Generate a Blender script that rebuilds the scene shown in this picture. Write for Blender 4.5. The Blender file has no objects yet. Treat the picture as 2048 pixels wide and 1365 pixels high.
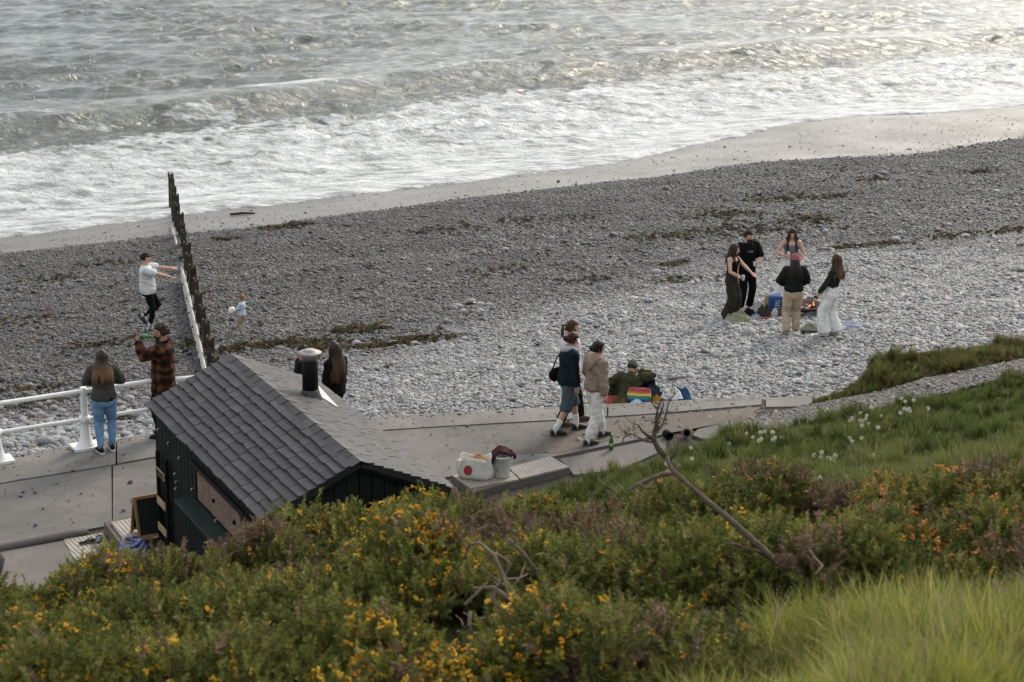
import bpy, bmesh, math, random
import numpy as np
from mathutils import Vector, Matrix
PI = math.pi
R = math.radians
random.seed(7)
rng = np.random.default_rng(7)
SC = bpy.context.scene
COL = SC.collection

# ------------------------------------------------------------------ camera
CAM_H, PITCH, ROLL, LENS = 10.8, R(17.0), 0.015, 70.0
FPX = LENS / 36.0 * 2048.0
_r0, _u0 = Vector((1, 0, 0)), Vector((0, math.sin(PITCH), math.cos(PITCH)))
CF = Vector((0, math.cos(PITCH), -math.sin(PITCH)))
CR = _r0 * math.cos(ROLL) + _u0 * math.sin(ROLL)
CU = _u0 * math.cos(ROLL) - _r0 * math.sin(ROLL)
CAM_P = Vector((0, 0, CAM_H))
cam_d = bpy.data.cameras.new('camera')
cam_d.lens, cam_d.sensor_width, cam_d.clip_end, cam_d.clip_start = LENS, 36.0, 9000.0, 0.1
cam_d.dof.use_dof = True
cam_d.dof.focus_distance = 34.0
cam_d.dof.aperture_fstop = 3.2
cam = bpy.data.objects.new('camera', cam_d)
COL.objects.link(cam)
m3 = Matrix((CR, CU, -CF)).transposed()
cam.matrix_world = Matrix.Translation(CAM_P) @ m3.to_4x4()
SC.camera = cam

# ------------------------------------------------------------------ sky, sun, exposure
SUN_AZ, SUN_EL = R(28.0), R(32.0)            # azimuth right of straight ahead (+Y)
W = bpy.data.worlds.new('World')
SC.world = W
W.use_nodes = True
wn = W.node_tree.nodes
wl = W.node_tree.links
wn.clear()
sky = wn.new('ShaderNodeTexSky')
sky.sky_type = 'NISHITA'
sky.sun_disc = False
sky.sun_elevation = SUN_EL
sky.sun_rotation = SUN_AZ
sky.air_density, sky.dust_density, sky.ozone_density = 1.0, 1.6, 1.0
hsv = wn.new('ShaderNodeHueSaturation')
hsv.inputs['Saturation'].default_value = 0.42
veil = wn.new('ShaderNodeMix')                # thin even cloud over the whole sky
veil.data_type = 'RGBA'
veil.inputs[0].default_value = 0.48
veil.inputs[7].default_value = (5.75, 5.9, 6.0, 1)
bg = wn.new('ShaderNodeBackground')
bg.inputs['Strength'].default_value = 0.13
wo = wn.new('ShaderNodeOutputWorld')
wl.new(sky.outputs[0], hsv.inputs['Color'])
wl.new(hsv.outputs[0], veil.inputs[6])
wl.new(veil.outputs[2], bg.inputs['Color'])
wl.new(bg.outputs[0], wo.inputs['Surface'])
sun_d = bpy.data.lights.new('sun', 'SUN')
sun_d.energy, sun_d.angle, sun_d.color = 1.5, R(16.0), (1.0, 0.90, 0.73)
sun = bpy.data.objects.new('sun', sun_d)
COL.objects.link(sun)
SUN_V = Vector((math.sin(SUN_AZ) * math.cos(SUN_EL), math.cos(SUN_AZ) * math.cos(SUN_EL), math.sin(SUN_EL)))
sun.rotation_euler = (-SUN_V).to_track_quat('-Z', 'Y').to_euler()
SC.view_settings.view_transform = 'Standard'
SC.view_settings.look = 'None'
SC.view_settings.exposure = 1.02
SC.view_settings.gamma = 1.0
SC.cycles.use_denoising = True
SC.cycles.max_bounces = 4
SC.cycles.use_adaptive_sampling = True
SC.cycles.adaptive_threshold = 0.025
SC.cycles.use_light_tree = False
SC.cycles.diffuse_bounces = 2
SC.cycles.glossy_bounces = 2
SC.cycles.transparent_max_bounces = 6
SC.cycles.caustics_reflective = False
SC.cycles.caustics_refractive = False

# ------------------------------------------------------------------ helpers: layout
def G(px, py, z=0.0):
    """world point where the line of sight through photo pixel (px, py) meets height z"""
    d = CF * FPX + CR * (px - 1024) - CU * (py - 682.5)
    return CAM_P + d * ((z - CAM_H) / d.z)

def at_depth(px, py, y):
    d = CF * FPX + CR * (px - 1024) - CU * (py - 682.5)
    return CAM_P + d * (y / d.y)

def hit(px, py, fz, off=0.0, y0=3.0, y1=130.0):
    """first point along the line of sight that lies on the surface fz(x, y) + off (fz takes arrays)"""
    d = CF * FPX + CR * (px - 1024) - CU * (py - 682.5)
    for _ in range(2):
        ys = np.linspace(y0, y1, 500)
        k = ys / d.y
        below = CAM_P.z + d.z * k <= fz(CAM_P.x + d.x * k, CAM_P.y + d.y * k) + off
        i = int(np.argmax(below)) if below.any() else len(ys) - 1
        y0, y1 = ys[max(i - 1, 0)], ys[i]
    return CAM_P + d * (y1 / d.y)

def proj(x, y, z):
    """numpy: photo pixel of world points"""
    dx, dy, dz = x - CAM_P.x, y - CAM_P.y, z - CAM_P.z
    c = dx * CF.x + dy * CF.y + dz * CF.z
    return (1024 + FPX * (dx * CR.x + dy * CR.y + dz * CR.z) / c,
            682.5 - FPX * (dx * CU.x + dy * CU.y + dz * CU.z) / c, c)

def pn(x, y, seed=0):
    """vectorised gradient noise, about -1..1"""
    x = np.asarray(x, float); y = np.asarray(y, float)
    xi = np.floor(x).astype(np.int64); yi = np.floor(y).astype(np.int64)
    xf = x - xi; yf = y - yi
    def h(a, b):
        n = (a * 374761393 + b * 668265263 + seed * 974711) & 0x7fffffff
        n = ((n ^ (n >> 13)) * 1274126177) & 0x7fffffff
        n = n ^ (n >> 16)
        return (n & 0xffff) / 65535.0 * 2 * PI
    def g(a, b, fx, fy):
        t = h(a, b)
        return np.cos(t) * fx + np.sin(t) * fy
    u = xf * xf * xf * (xf * (xf * 6 - 15) + 10); v = yf * yf * yf * (yf * (yf * 6 - 15) + 10)
    a = g(xi, yi, xf, yf); b = g(xi + 1, yi, xf - 1, yf)
    c = g(xi, yi + 1, xf, yf - 1); d = g(xi + 1, yi + 1, xf - 1, yf - 1)
    return ((a + u * (b - a)) * (1 - v) + (c + u * (d - c)) * v) * 1.5

def fbm(x, y, o=4, seed=0):
    s = 0; a = 1.0; f = 1.0; n = 0
    for i in range(o):
        s = s + a * pn(np.asarray(x) * f, np.asarray(y) * f, seed + i * 17); n += a
        a *= 0.5; f *= 2.03
    return s / n

def sstep(a, b, x):
    t = np.clip((np.asarray(x, float) - a) / (b - a), 0, 1)
    return t * t * (3 - 2 * t)

# ------------------------------------------------------------------ helpers: objects
def tag(o, label=None, cat=None, group=None, kind=None):
    if label: o['label'] = label
    if cat: o['category'] = cat
    if group: o['group'] = group
    if kind: o['kind'] = kind
    return o

def obj(name, me, mat=None, parent=None):
    o = bpy.data.objects.new(name, me)
    COL.objects.link(o)
    if mat is not None and me is not None and not me.materials:
        me.materials.append(mat)
    if parent is not None:
        o.parent = parent
    return o

def empty(name, loc=(0, 0, 0), rz=0.0):
    o = bpy.data.objects.new(name, None)
    o.empty_display_size = 0.1
    o.location = loc
    o.rotation_euler = (0, 0, rz)
    COL.objects.link(o)
    return o

def mesh(name, v, f, smooth=False):
    me = bpy.data.meshes.new(name)
    me.from_pydata([tuple(p) for p in v], [], [tuple(q) for q in f])
    if smooth:
        me.polygons.foreach_set('use_smooth', [True] * len(me.polygons))
    me.update()
    return me

class MB:
    """collects simple solids into one mesh"""
    def __init__(s):
        s.v = []; s.f = []
    def add(s, v, f):
        n = len(s.v)
        s.v += [Vector(p) for p in v]
        s.f += [[i + n for i in q] for q in f]
        return s
    def box(s, c, d, M=None, taper=1.0):
        x, y, z = d[0] / 2, d[1] / 2, d[2] / 2
        c = Vector(c)
        vs = [Vector((sx * x * (taper if sz > 0 else 1), sy * y * (taper if sz > 0 else 1), sz * z)) for sz in (-1, 1) for sy in (-1, 1) for sx in (-1, 1)]
        vs = [(M @ p if M else p) + c for p in vs]
        return s.add(vs, [(0, 2, 3, 1), (4, 5, 7, 6), (0, 1, 5, 4), (2, 6, 7, 3), (0, 4, 6, 2), (1, 3, 7, 5)])
    def prism(s, poly, z0, z1):
        n = len(poly)
        v = [(p[0], p[1], z0) for p in poly] + [(p[0], p[1], z1) for p in poly]
        f = [tuple(range(n))[::-1], tuple(range(n, 2 * n))] + [(i, (i + 1) % n, n + (i + 1) % n, n + i) for i in range(n)]
        return s.add(v, f)
    def loft(s, P, rad, side=(1, 0, 0), n=10, cap=0.5):
        P = [Vector(p) for p in P]
        side = Vector(side)
        rings = []
        k = len(P)
        rad = [(r, r) if not isinstance(r, (tuple, list)) else r for r in rad]
        for i in range(k):
            T = (P[min(i + 1, k - 1)] - P[max(i - 1, 0)])
            T = T.normalized() if T.length > 1e-9 else Vector((0, 0, 1))
            X = side - T * side.dot(T)
            if X.length < 1e-4:
                X = T.orthogonal()
            X.normalize()
            rings.append((P[i], X, T.cross(X), T, rad[i]))
        if cap:
            p, X, Y, T, r = rings[0]; m = min(r)
            rings.insert(0, (p - T * m * cap * 0.75, X, Y, T, (r[0] * 0.72, r[1] * 0.72)))
            p, X, Y, T, r = rings[-1]; m = min(r)
            rings.append((p + T * m * cap * 0.75, X, Y, T, (r[0] * 0.72, r[1] * 0.72)))
        v = []
        for p, X, Y, T, r in rings:
            for j in range(n):
                a = 2 * PI * j / n
                v.append(p + X * (r[0] * math.cos(a)) + Y * (r[1] * math.sin(a)))
        f = []
        q = len(rings)
        for i in range(q - 1):
            for j in range(n):
                f.append((i * n + j, i * n + (j + 1) % n, (i + 1) * n + (j + 1) % n, (i + 1) * n + j))
        p, X, Y, T, r = rings[0]
        v.append(p - T * min(r) * 0.25 * (1 if cap else 0)); c0 = len(v) - 1
        p, X, Y, T, r = rings[-1]
        v.append(p + T * min(r) * 0.25 * (1 if cap else 0)); c1 = len(v) - 1
        for j in range(n):
            f.append((c0, (j + 1) % n, j))
            f.append((c1, (q - 1) * n + j, (q - 1) * n + (j + 1) % n))
        return s.add(v, f)
    def ball(s, c, r, n=10, m=7, M=None):
        c = Vector(c)
        r = r if isinstance(r, (tuple, list)) else (r, r, r)
        v = [Vector((0, 0, r[2]))]; f = []
        for i in range(1, m):
            t = PI * i / m
            for j in range(n):
                a = 2 * PI * j / n
                v.append(Vector((r[0] * math.sin(t) * math.cos(a), r[1] * math.sin(t) * math.sin(a), r[2] * math.cos(t))))
        v.append(Vector((0, 0, -r[2])))
        e = len(v) - 1
        for j in range(n):
            f.append((0, 1 + j, 1 + (j + 1) % n))
            f.append((e, 1 + (m - 2) * n + (j + 1) % n, 1 + (m - 2) * n + j))
        for i in range(m - 2):
            for j in range(n):
                a = 1 + i * n + j; b = 1 + i * n + (j + 1) % n
                f.append((a, a + n, b + n, b))
        return s.add([(M @ p if M else p) + c for p in v], f)
    def lathe(s, prof, n=16, c=(0, 0, 0)):
        v = []; f = []
        c = Vector(c)
        for r, z in prof:
            for j in range(n):
                a = 2 * PI * j / n
                v.append(c + Vector((r * math.cos(a), r * math.sin(a), z)))
        for i in range(len(prof) - 1):
            for j in range(n):
                f.append((i * n + j, i * n + (j + 1) % n, (i + 1) * n + (j + 1) % n, (i + 1) * n + j))
        k = len(prof)
        f.append(tuple(range(n))[::-1])
        f.append(tuple(range((k - 1) * n, k * n)))
        return s.add(v, f)
    def build(s, name, mat, parent=None, smooth=False, origin=None):
        v = s.v
        if origin is not None:
            o3 = Vector(origin)
            v = [p - o3 for p in v]
        o = obj(name, mesh(name, v, s.f, smooth), mat, parent)
        if origin is not None:
            o.location = origin
        return o

def rotm(x=0, y=0, z=0):
    from mathutils import Euler
    return Euler((x, y, z)).to_matrix()

# ------------------------------------------------------------------ helpers: materials
def nodes_of(name):
    m = bpy.data.materials.new(name)
    m.use_nodes = True
    nt = m.node_tree
    b = nt.nodes['Principled BSDF']
    return m, nt, b

def N(nt, t, **kw):
    n = nt.nodes.new('ShaderNode' + t)
    for k, v in kw.items():
        if k in n.inputs:
            n.inputs[k].default_value = v
        else:
            setattr(n, k, v)
    return n

def MATH(nt, op, a, b=None, clamp=False):
    n = nt.nodes.new('ShaderNodeMath'); n.operation = op; n.use_clamp = clamp
    for i, q in enumerate((a, b)):
        if q is None: continue
        if isinstance(q, (int, float)): n.inputs[i].default_value = q
        else: nt.links.new(q, n.inputs[i])
    return n.outputs[0]

def MIX(nt, fac, a, b, mode='MIX'):
    n = nt.nodes.new('ShaderNodeMix'); n.data_type = 'RGBA'; n.blend_type = mode
    for s, q in ((n.inputs[0], fac), (n.inputs[6], a), (n.inputs[7], b)):
        if isinstance(q, (int, float)): s.default_value = q
        elif isinstance(q, tuple): s.default_value = (*q, 1) if len(q) == 3 else q
        else: nt.links.new(q, s)
    return n.outputs[2]

def RAMP(nt, fac, stops, interp='LINEAR'):
    n = nt.nodes.new('ShaderNodeValToRGB')
    n.color_ramp.interpolation = interp
    e = n.color_ramp.elements
    while len(e) < len(stops): e.new(0.5)
    for k, (p, c) in zip(e, stops):
        k.position = p
        k.color = (*c, 1) if isinstance(c, tuple) else (c, c, c, 1)
    nt.links.new(fac, n.inputs[0])
    return n.outputs[0]

def mat(name, col, rough=0.8, var=0.2, scale=6.0, bump=0.15, bscale=60.0, spec=0.3, metal=0.0, dist=0.01, detail=4, col2=None, sheen=0.0):
    m, nt, b = nodes_of(name)
    tc = N(nt, 'TexCoord')
    n1 = N(nt, 'TexNoise', Scale=scale, Detail=detail, Roughness=0.6)
    nt.links.new(tc.outputs['Object'], n1.inputs['Vector'])
    lo = tuple(c * (1 - var) for c in col)
    hi = tuple(min(1, c * (1 + var)) for c in (col2 or col))
    c = RAMP(nt, n1.outputs[0], [(0.3, lo), (0.7, hi)])
    nt.links.new(c, b.inputs['Base Color'])
    b.inputs['Roughness'].default_value = rough
    b.inputs['Specular IOR Level'].default_value = spec
    b.inputs['Metallic'].default_value = metal
    if sheen: b.inputs['Sheen Weight'].default_value = sheen
    if bump:
        n2 = N(nt, 'TexNoise', Scale=bscale, Detail=3)
        nt.links.new(tc.outputs['Object'], n2.inputs['Vector'])
        bp = N(nt, 'Bump', Strength=bump, Distance=dist)
        nt.links.new(n2.outputs[0], bp.inputs['Height'])
        nt.links.new(bp.outputs[0], b.inputs['Normal'])
    return m

def inst_mat(name, rough=0.7, bump=0.0, bscale=30, spec=0.3, trans=0.0, var=0.0):
    """material that takes its colour from the instance attribute 'col'"""
    m, nt, b = nodes_of(name)
    a = nt.nodes.new('ShaderNodeAttribute'); a.attribute_type = 'INSTANCER'; a.attribute_name = 'col'
    c = a.outputs['Color']
    tc = N(nt, 'TexCoord')
    if var:
        n1 = N(nt, 'TexNoise', Scale=bscale * 0.3, Detail=3)
        nt.links.new(tc.outputs['Object'], n1.inputs['Vector'])
        k = RAMP(nt, n1.outputs[0], [(0.3, 1 - var), (0.7, 1.0)])
        c = MIX(nt, 1.0, c, k, 'MULTIPLY')
    nt.links.new(c, b.inputs['Base Color'])
    b.inputs['Roughness'].default_value = rough
    b.inputs['Specular IOR Level'].default_value = spec
    if bump:
        n2 = N(nt, 'TexNoise', Scale=bscale, Detail=2)
        nt.links.new(tc.outputs['Object'], n2.inputs['Vector'])
        bp = N(nt, 'Bump', Strength=bump, Distance=0.05)
        nt.links.new(n2.outputs[0], bp.inputs['Height'])
        nt.links.new(bp.outputs[0], b.inputs['Normal'])
    if trans:
        out = nt.nodes['Material Output']
        t = N(nt, 'BsdfTranslucent')
        nt.links.new(c, t.inputs['Color'])
        ms = N(nt, 'MixShader')
        ms.inputs[0].default_value = trans
        nt.links.new(b.outputs[0], ms.inputs[1]); nt.links.new(t.outputs[0], ms.inputs[2])
        nt.links.new(ms.outputs[0], out.inputs['Surface'])
    return m

# ------------------------------------------------------------------ helpers: instancing (ground cover, leaves, pebbles)
def sources(name, meshes):
    c = bpy.data.collections.new(name)
    for i, me in enumerate(meshes):
        c.objects.link(bpy.data.objects.new('%s_source_%02d' % (name, i), me))
    return c

_gn = {}
def scatter_group(coll):
    if coll.name in _gn: return _gn[coll.name]
    ng = bpy.data.node_groups.new('scatter_' + coll.name, 'GeometryNodeTree')
    ng.interface.new_socket('Geometry', in_out='INPUT', socket_type='NodeSocketGeometry')
    ng.interface.new_socket('Geometry', in_out='OUTPUT', socket_type='NodeSocketGeometry')
    nn, ll = ng.nodes, ng.links
    gi = nn.new('NodeGroupInput'); go = nn.new('NodeGroupOutput')
    ci = nn.new('GeometryNodeCollectionInfo')
    ci.inputs['Collection'].default_value = coll
    ci.inputs['Separate Children'].default_value = True
    ci.inputs['Reset Children'].default_value = True
    ip = nn.new('GeometryNodeInstanceOnPoints')
    ip.inputs['Pick Instance'].default_value = True
    def na(n, t):
        q = nn.new('GeometryNodeInputNamedAttribute'); q.data_type = t; q.inputs['Name'].default_value = n
        return q.outputs['Attribute']
    e = nn.new('FunctionNodeEulerToRotation')
    ll.new(na('rot', 'FLOAT_VECTOR'), e.inputs[0])
    ll.new(gi.outputs[0], ip.inputs['Points'])
    ll.new(ci.outputs[0], ip.inputs['Instance'])
    ll.new(na('idx', 'INT'), ip.inputs['Instance Index'])
    ll.new(e.outputs[0], ip.inputs['Rotation'])
    ll.new(na('scl', 'FLOAT_VECTOR'), ip.inputs['Scale'])
    ll.new(ip.outputs[0], go.inputs[0])
    _gn[coll.name] = ng
    return ng

def scatter(name, coll, pts, rot, scl, col, idx, parent=None, kind='stuff'):
    n = len(pts)
    me = bpy.data.meshes.new(name)
    me.vertices.add(n)
    me.vertices.foreach_set('co', np.asarray(pts, np.float32).ravel())
    scl = np.asarray(scl, np.float32)
    if scl.ndim == 1: scl = np.repeat(scl[:, None], 3, 1)
    for nm, ty, arr, key in (('rot', 'FLOAT_VECTOR', rot, 'vector'), ('scl', 'FLOAT_VECTOR', scl, 'vector'), ('idx', 'INT', idx, 'value')):
        a = me.attributes.new(nm, ty, 'POINT')
        a.data.foreach_set(key, np.asarray(arr, np.int32 if ty == 'INT' else np.float32).ravel())
    a = me.attributes.new('col', 'FLOAT_COLOR', 'POINT')
    c4 = np.ones((n, 4), np.float32); c4[:, :3] = col
    a.data.foreach_set('color', c4.ravel())
    o = bpy.data.objects.new(name, me)
    COL.objects.link(o)
    md = o.modifiers.new('scatter', 'NODES')
    md.node_group = scatter_group(coll)
    if parent is not None: o.parent = parent
    if kind: o['kind'] = kind
    return o

def grid_mesh(name, X, Y, Z, smooth=True):
    ny, nx = X.shape
    me = bpy.data.meshes.new(name)
    me.vertices.add(nx * ny)
    me.vertices.foreach_set('co', np.stack([X, Y, Z], -1).astype(np.float32).ravel())
    i = np.arange(nx * ny).reshape(ny, nx)
    q = np.stack([i[:-1, :-1], i[:-1, 1:], i[1:, 1:], i[1:, :-1]], -1).reshape(-1, 4)
    me.loops.add(q.size)
    me.loops.foreach_set('vertex_index', q.ravel().astype(np.int32))
    me.polygons.add(len(q))
    me.polygons.foreach_set('loop_start', np.arange(0, q.size, 4, dtype=np.int32))
    me.polygons.foreach_set('use_smooth', np.full(len(q), smooth))
    me.update(calc_edges=True)
    return me

def vattr(me, name, arr):
    a = me.attributes.new(name, 'FLOAT', 'POINT')
    a.data.foreach_set('value', np.asarray(arr, np.float32).ravel())

def ATTR(nt, name):
    a = nt.nodes.new('ShaderNodeAttribute'); a.attribute_name = name
    return a.outputs['Fac']
# ------------------------------------------------------------------ the shore: s runs along the beach, t out to sea
ES = (0.857, 0.515)
def st(x, y):
    return x * ES[0] + y * ES[1], -x * ES[1] + y * ES[0]
def xy(s, t):
    return s * ES[0] - t * ES[1], s * ES[1] + t * ES[0]
BT = [0, 22, 25, 29, 34, 41, 47, 50.3, 56, 62, 80, 400]
BZ = [-0.25, -0.2, -0.22, -0.66, -1.35, -2.05, -2.4, -2.58, -3.42, -4.1, -6, -30]
EDGE0 = lambda s: np.interp(s, [15.9, 37.0, 39.4, 42.2, 45.1, 48.2, 50.9, 53.7, 56.3, 70], [55.3, 55.9, 56.4, 57.3, 58.1, 59.0, 59.2, 58.3, 58.0, 57.6])
def beach_z(x, y):
    s, t = st(np.asarray(x, float), np.asarray(y, float))
    z = np.interp(t - sstep(50, 56, t) * (EDGE0(s) - 55.5), BT, BZ)
    k = sstep(52, 49, t)
    return z + k * (0.09 * fbm(s * 0.22, t * 0.3, 3, 3) + 0.03 * pn(s * 1.1, t * 1.1, 5)) + (1 - k) * 0.02 * pn(s * 0.35, t * 0.5, 9) * sstep(60, 56, t)
def beach_f(x, y):
    return float(beach_z(x, y))

# ---- hillside heights by bearing (photo column) and distance
HILL = {
    -400: [(5, 6.6), (9, 5.3), (12, 4.2), (15, 3.0), (17, 2.2), (19, 0.9), (21, 0.25), (23, -0.4), (27, -2.5), (40, -9)],
    0:    [(5, 6.9), (9, 5.3), (12, 4.2), (15, 3.05), (17, 2.35), (19, 1.0), (21, 0.25), (23, -0.4), (27, -2.5), (40, -9)],
    300:  [(5, 7.0), (9, 5.3), (12, 4.3), (15, 3.3), (17, 2.65), (19, 1.7), (20.6, 0.5), (22, -0.4), (27, -2.5), (40, -9)],
    600:  [(5, 7.0), (9, 5.35), (12, 4.4), (15, 3.5), (17, 2.95), (19, 2.3), (20.3, 1.1), (21.2, -0.4), (27, -2.5), (40, -9)],
    900:  [(5, 7.0), (9, 5.4), (12, 4.45), (15, 3.65), (18, 2.9), (20, 2.2), (21.2, 1.1), (22.2, 0.2), (25.8, 0.08), (26.8, -0.4), (40, -9)],
    1200: [(5, 7.0), (9, 5.4), (12, 4.5), (15, 3.75), (18, 3.0), (20, 2.4), (22, 1.7), (25, 0.85), (27, 0.3), (28.4, 0.03), (29, -0.3), (40, -9)],
    1500: [(5, 7.1), (9, 5.55), (12, 4.65), (15, 3.9), (18, 3.2), (20, 2.85), (22, 2.35), (24, 1.75), (26, 1.1), (28, 0.5), (30, 0.12), (30.9, 0.02), (31.6, -0.3), (40, -9)],
    1640: [(5, 7.1), (9, 5.7), (12, 4.75), (15, 3.95), (18, 3.3), (20, 2.95), (22, 2.4), (24, 1.8), (26, 1.2), (28, 0.65), (30, 0.25), (31.5, 0.08), (32.6, -0.02), (33.2, -0.5), (40, -9)],
    1760: [(5, 7.1), (9, 5.8), (12, 4.9), (15, 4.0), (17, 3.6), (19, 3.2), (21, 2.75), (23, 2.2), (25, 1.6), (27, 1.1), (29, 0.65), (31, 0.28), (32.5, 0.12), (33.2, 0.26), (34.2, 0.2), (34.9, -0.35), (35.5, -1.1), (40, -9)],
    1900: [(5, 7.1), (9, 5.9), (12, 4.95), (15, 4.0), (17, 3.55), (19, 3.25), (21, 2.85), (23, 2.3), (25, 1.75), (27, 1.25), (29, 0.8), (31, 0.4), (33, 0.3), (34.4, 0.22), (35.4, -0.3), (36.2, -1.1), (40, -9)],
    2048: [(5, 7.1), (9, 6.0), (12, 5.0), (15, 4.05), (17, 3.6), (19, 3.3), (21, 2.95), (23, 2.45), (25, 1.9), (27, 1.4), (29, 0.95), (31, 0.55), (33, 0.42), (35.0, 0.25), (36, -0.3), (36.8, -1.1), (40, -9)],
    2500: [(5, 7.1), (9, 6.0), (12, 5.1), (15, 4.2), (19, 3.5), (23, 2.7), (27, 1.7), (31, 0.8), (34, 0.5), (36.4, 0.3), (37.4, -0.3), (38.2, -1.1), (45, -9)],
}
_cols = sorted(HILL)
_hd = np.linspace(5, 42, 297)
_hz = np.array([np.interp(_hd, [a for a, b in HILL[c]], [b for a, b in HILL[c]]) for c in _cols])
for _i in range(2):
    _hz[:, 2:-2] = (_hz[:, :-4] + _hz[:, 1:-3] + _hz[:, 2:-2] + _hz[:, 3:-1] + _hz[:, 4:]) / 5
_hu = np.array([(c - 1024) / FPX * 1.045 for c in _cols])
def hill_z(x, y, rough=True):
    x = np.asarray(x, float); y = np.asarray(y, float)
    u = np.clip(x / np.maximum(y, 5.0), _hu[0], _hu[-1])
    d = np.clip(y, 5, 42)
    j = np.clip(np.searchsorted(_hu, u) - 1, 0, len(_hu) - 2)
    w = (u - _hu[j]) / (_hu[j + 1] - _hu[j])
    w = w * w * (3 - 2 * w) * 0.5 + w * 0.5
    k = (d - 5) / (37.0) * 296
    k0 = np.clip(np.floor(k).astype(int), 0, 295); kf = k - k0
    def col(jj):
        return _hz[jj, k0] * (1 - kf) + _hz[jj, k0 + 1] * kf
    z = col(j) * (1 - w) + col(j + 1) * w
    near = np.clip(5 - y, 0, 60)
    z = z + np.minimum(near, 7) * 0.32 + np.clip(near - 7, 0, 60) * 0.12
    if rough:
        z = z + sstep(0.05, 0.4, z) * (0.10 * fbm(x * 0.7, y * 0.7, 3, 21) + sstep(19, 21, y) * (0.16 * np.abs(fbm(x * 1.1 + 3, y * 1.1, 3, 22)) - 0.04))
    return z
def hill_f(x, y):
    return float(hill_z(x, y))

# ---- materials of the ground
def mat_beach():
    m, nt, b = nodes_of('beach_shingle')
    tc = N(nt, 'TexCoord')
    wet = ATTR(nt, 'wet')
    v = N(nt, 'TexVoronoi', Scale=17.0)
    v2 = N(nt, 'TexVoronoi', Scale=42.0)
    n1 = N(nt, 'TexNoise', Scale=0.6, Detail=5)
    for q in (v, v2, n1): nt.links.new(tc.outputs['Object'], q.inputs['Vector'])
    c = RAMP(nt, v.outputs['Color'], [(0.0, (0.05, 0.05, 0.052)), (0.5, (0.115, 0.112, 0.11)), (1.0, (0.2, 0.195, 0.19))])
    cw = RAMP(nt, v2.outputs['Color'], [(0.0, (0.03, 0.027, 0.024)), (1.0, (0.115, 0.107, 0.096))])
    col = MIX(nt, wet, c, cw)
    k = RAMP(nt, n1.outputs[0], [(0.3, 0.75), (0.7, 1.1)])
    col = MIX(nt, 1.0, col, k, 'MULTIPLY')
    nt.links.new(col, b.inputs['Base Color'])
    n3 = N(nt, 'TexNoise', Scale=0.35, Detail=3)
    nt.links.new(tc.outputs['Object'], n3.inputs['Vector'])
    rw = MATH(nt, 'MULTIPLY', n3.outputs[0], 0.4)
    r = N(nt, 'Mix'); r.data_type = 'FLOAT'
    nt.links.new(wet, r.inputs[0]); r.inputs[2].default_value = 0.7; nt.links.new(MATH(nt, 'ADD', rw, 0.16), r.inputs[3])
    nt.links.new(r.outputs[0], b.inputs['Roughness'])
    b.inputs['Specular IOR Level'].default_value = 0.29
    bp = N(nt, 'Bump', Strength=0.8, Distance=0.05); bp.invert = True
    bp2 = N(nt, 'Bump', Strength=0.9, Distance=0.02); bp2.invert = True
    nt.links.new(v.outputs['Distance'], bp.inputs['Height'])
    nt.links.new(MATH(nt, 'SUBTRACT', 1.0, wet), bp.inputs['Strength'])
    nt.links.new(v2.outputs['Distance'], bp2.inputs['Height'])
    nt.links.new(bp.outputs[0], bp2.inputs['Normal'])
    nt.links.new(bp2.outputs[0], b.inputs['Normal'])
    return m

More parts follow.
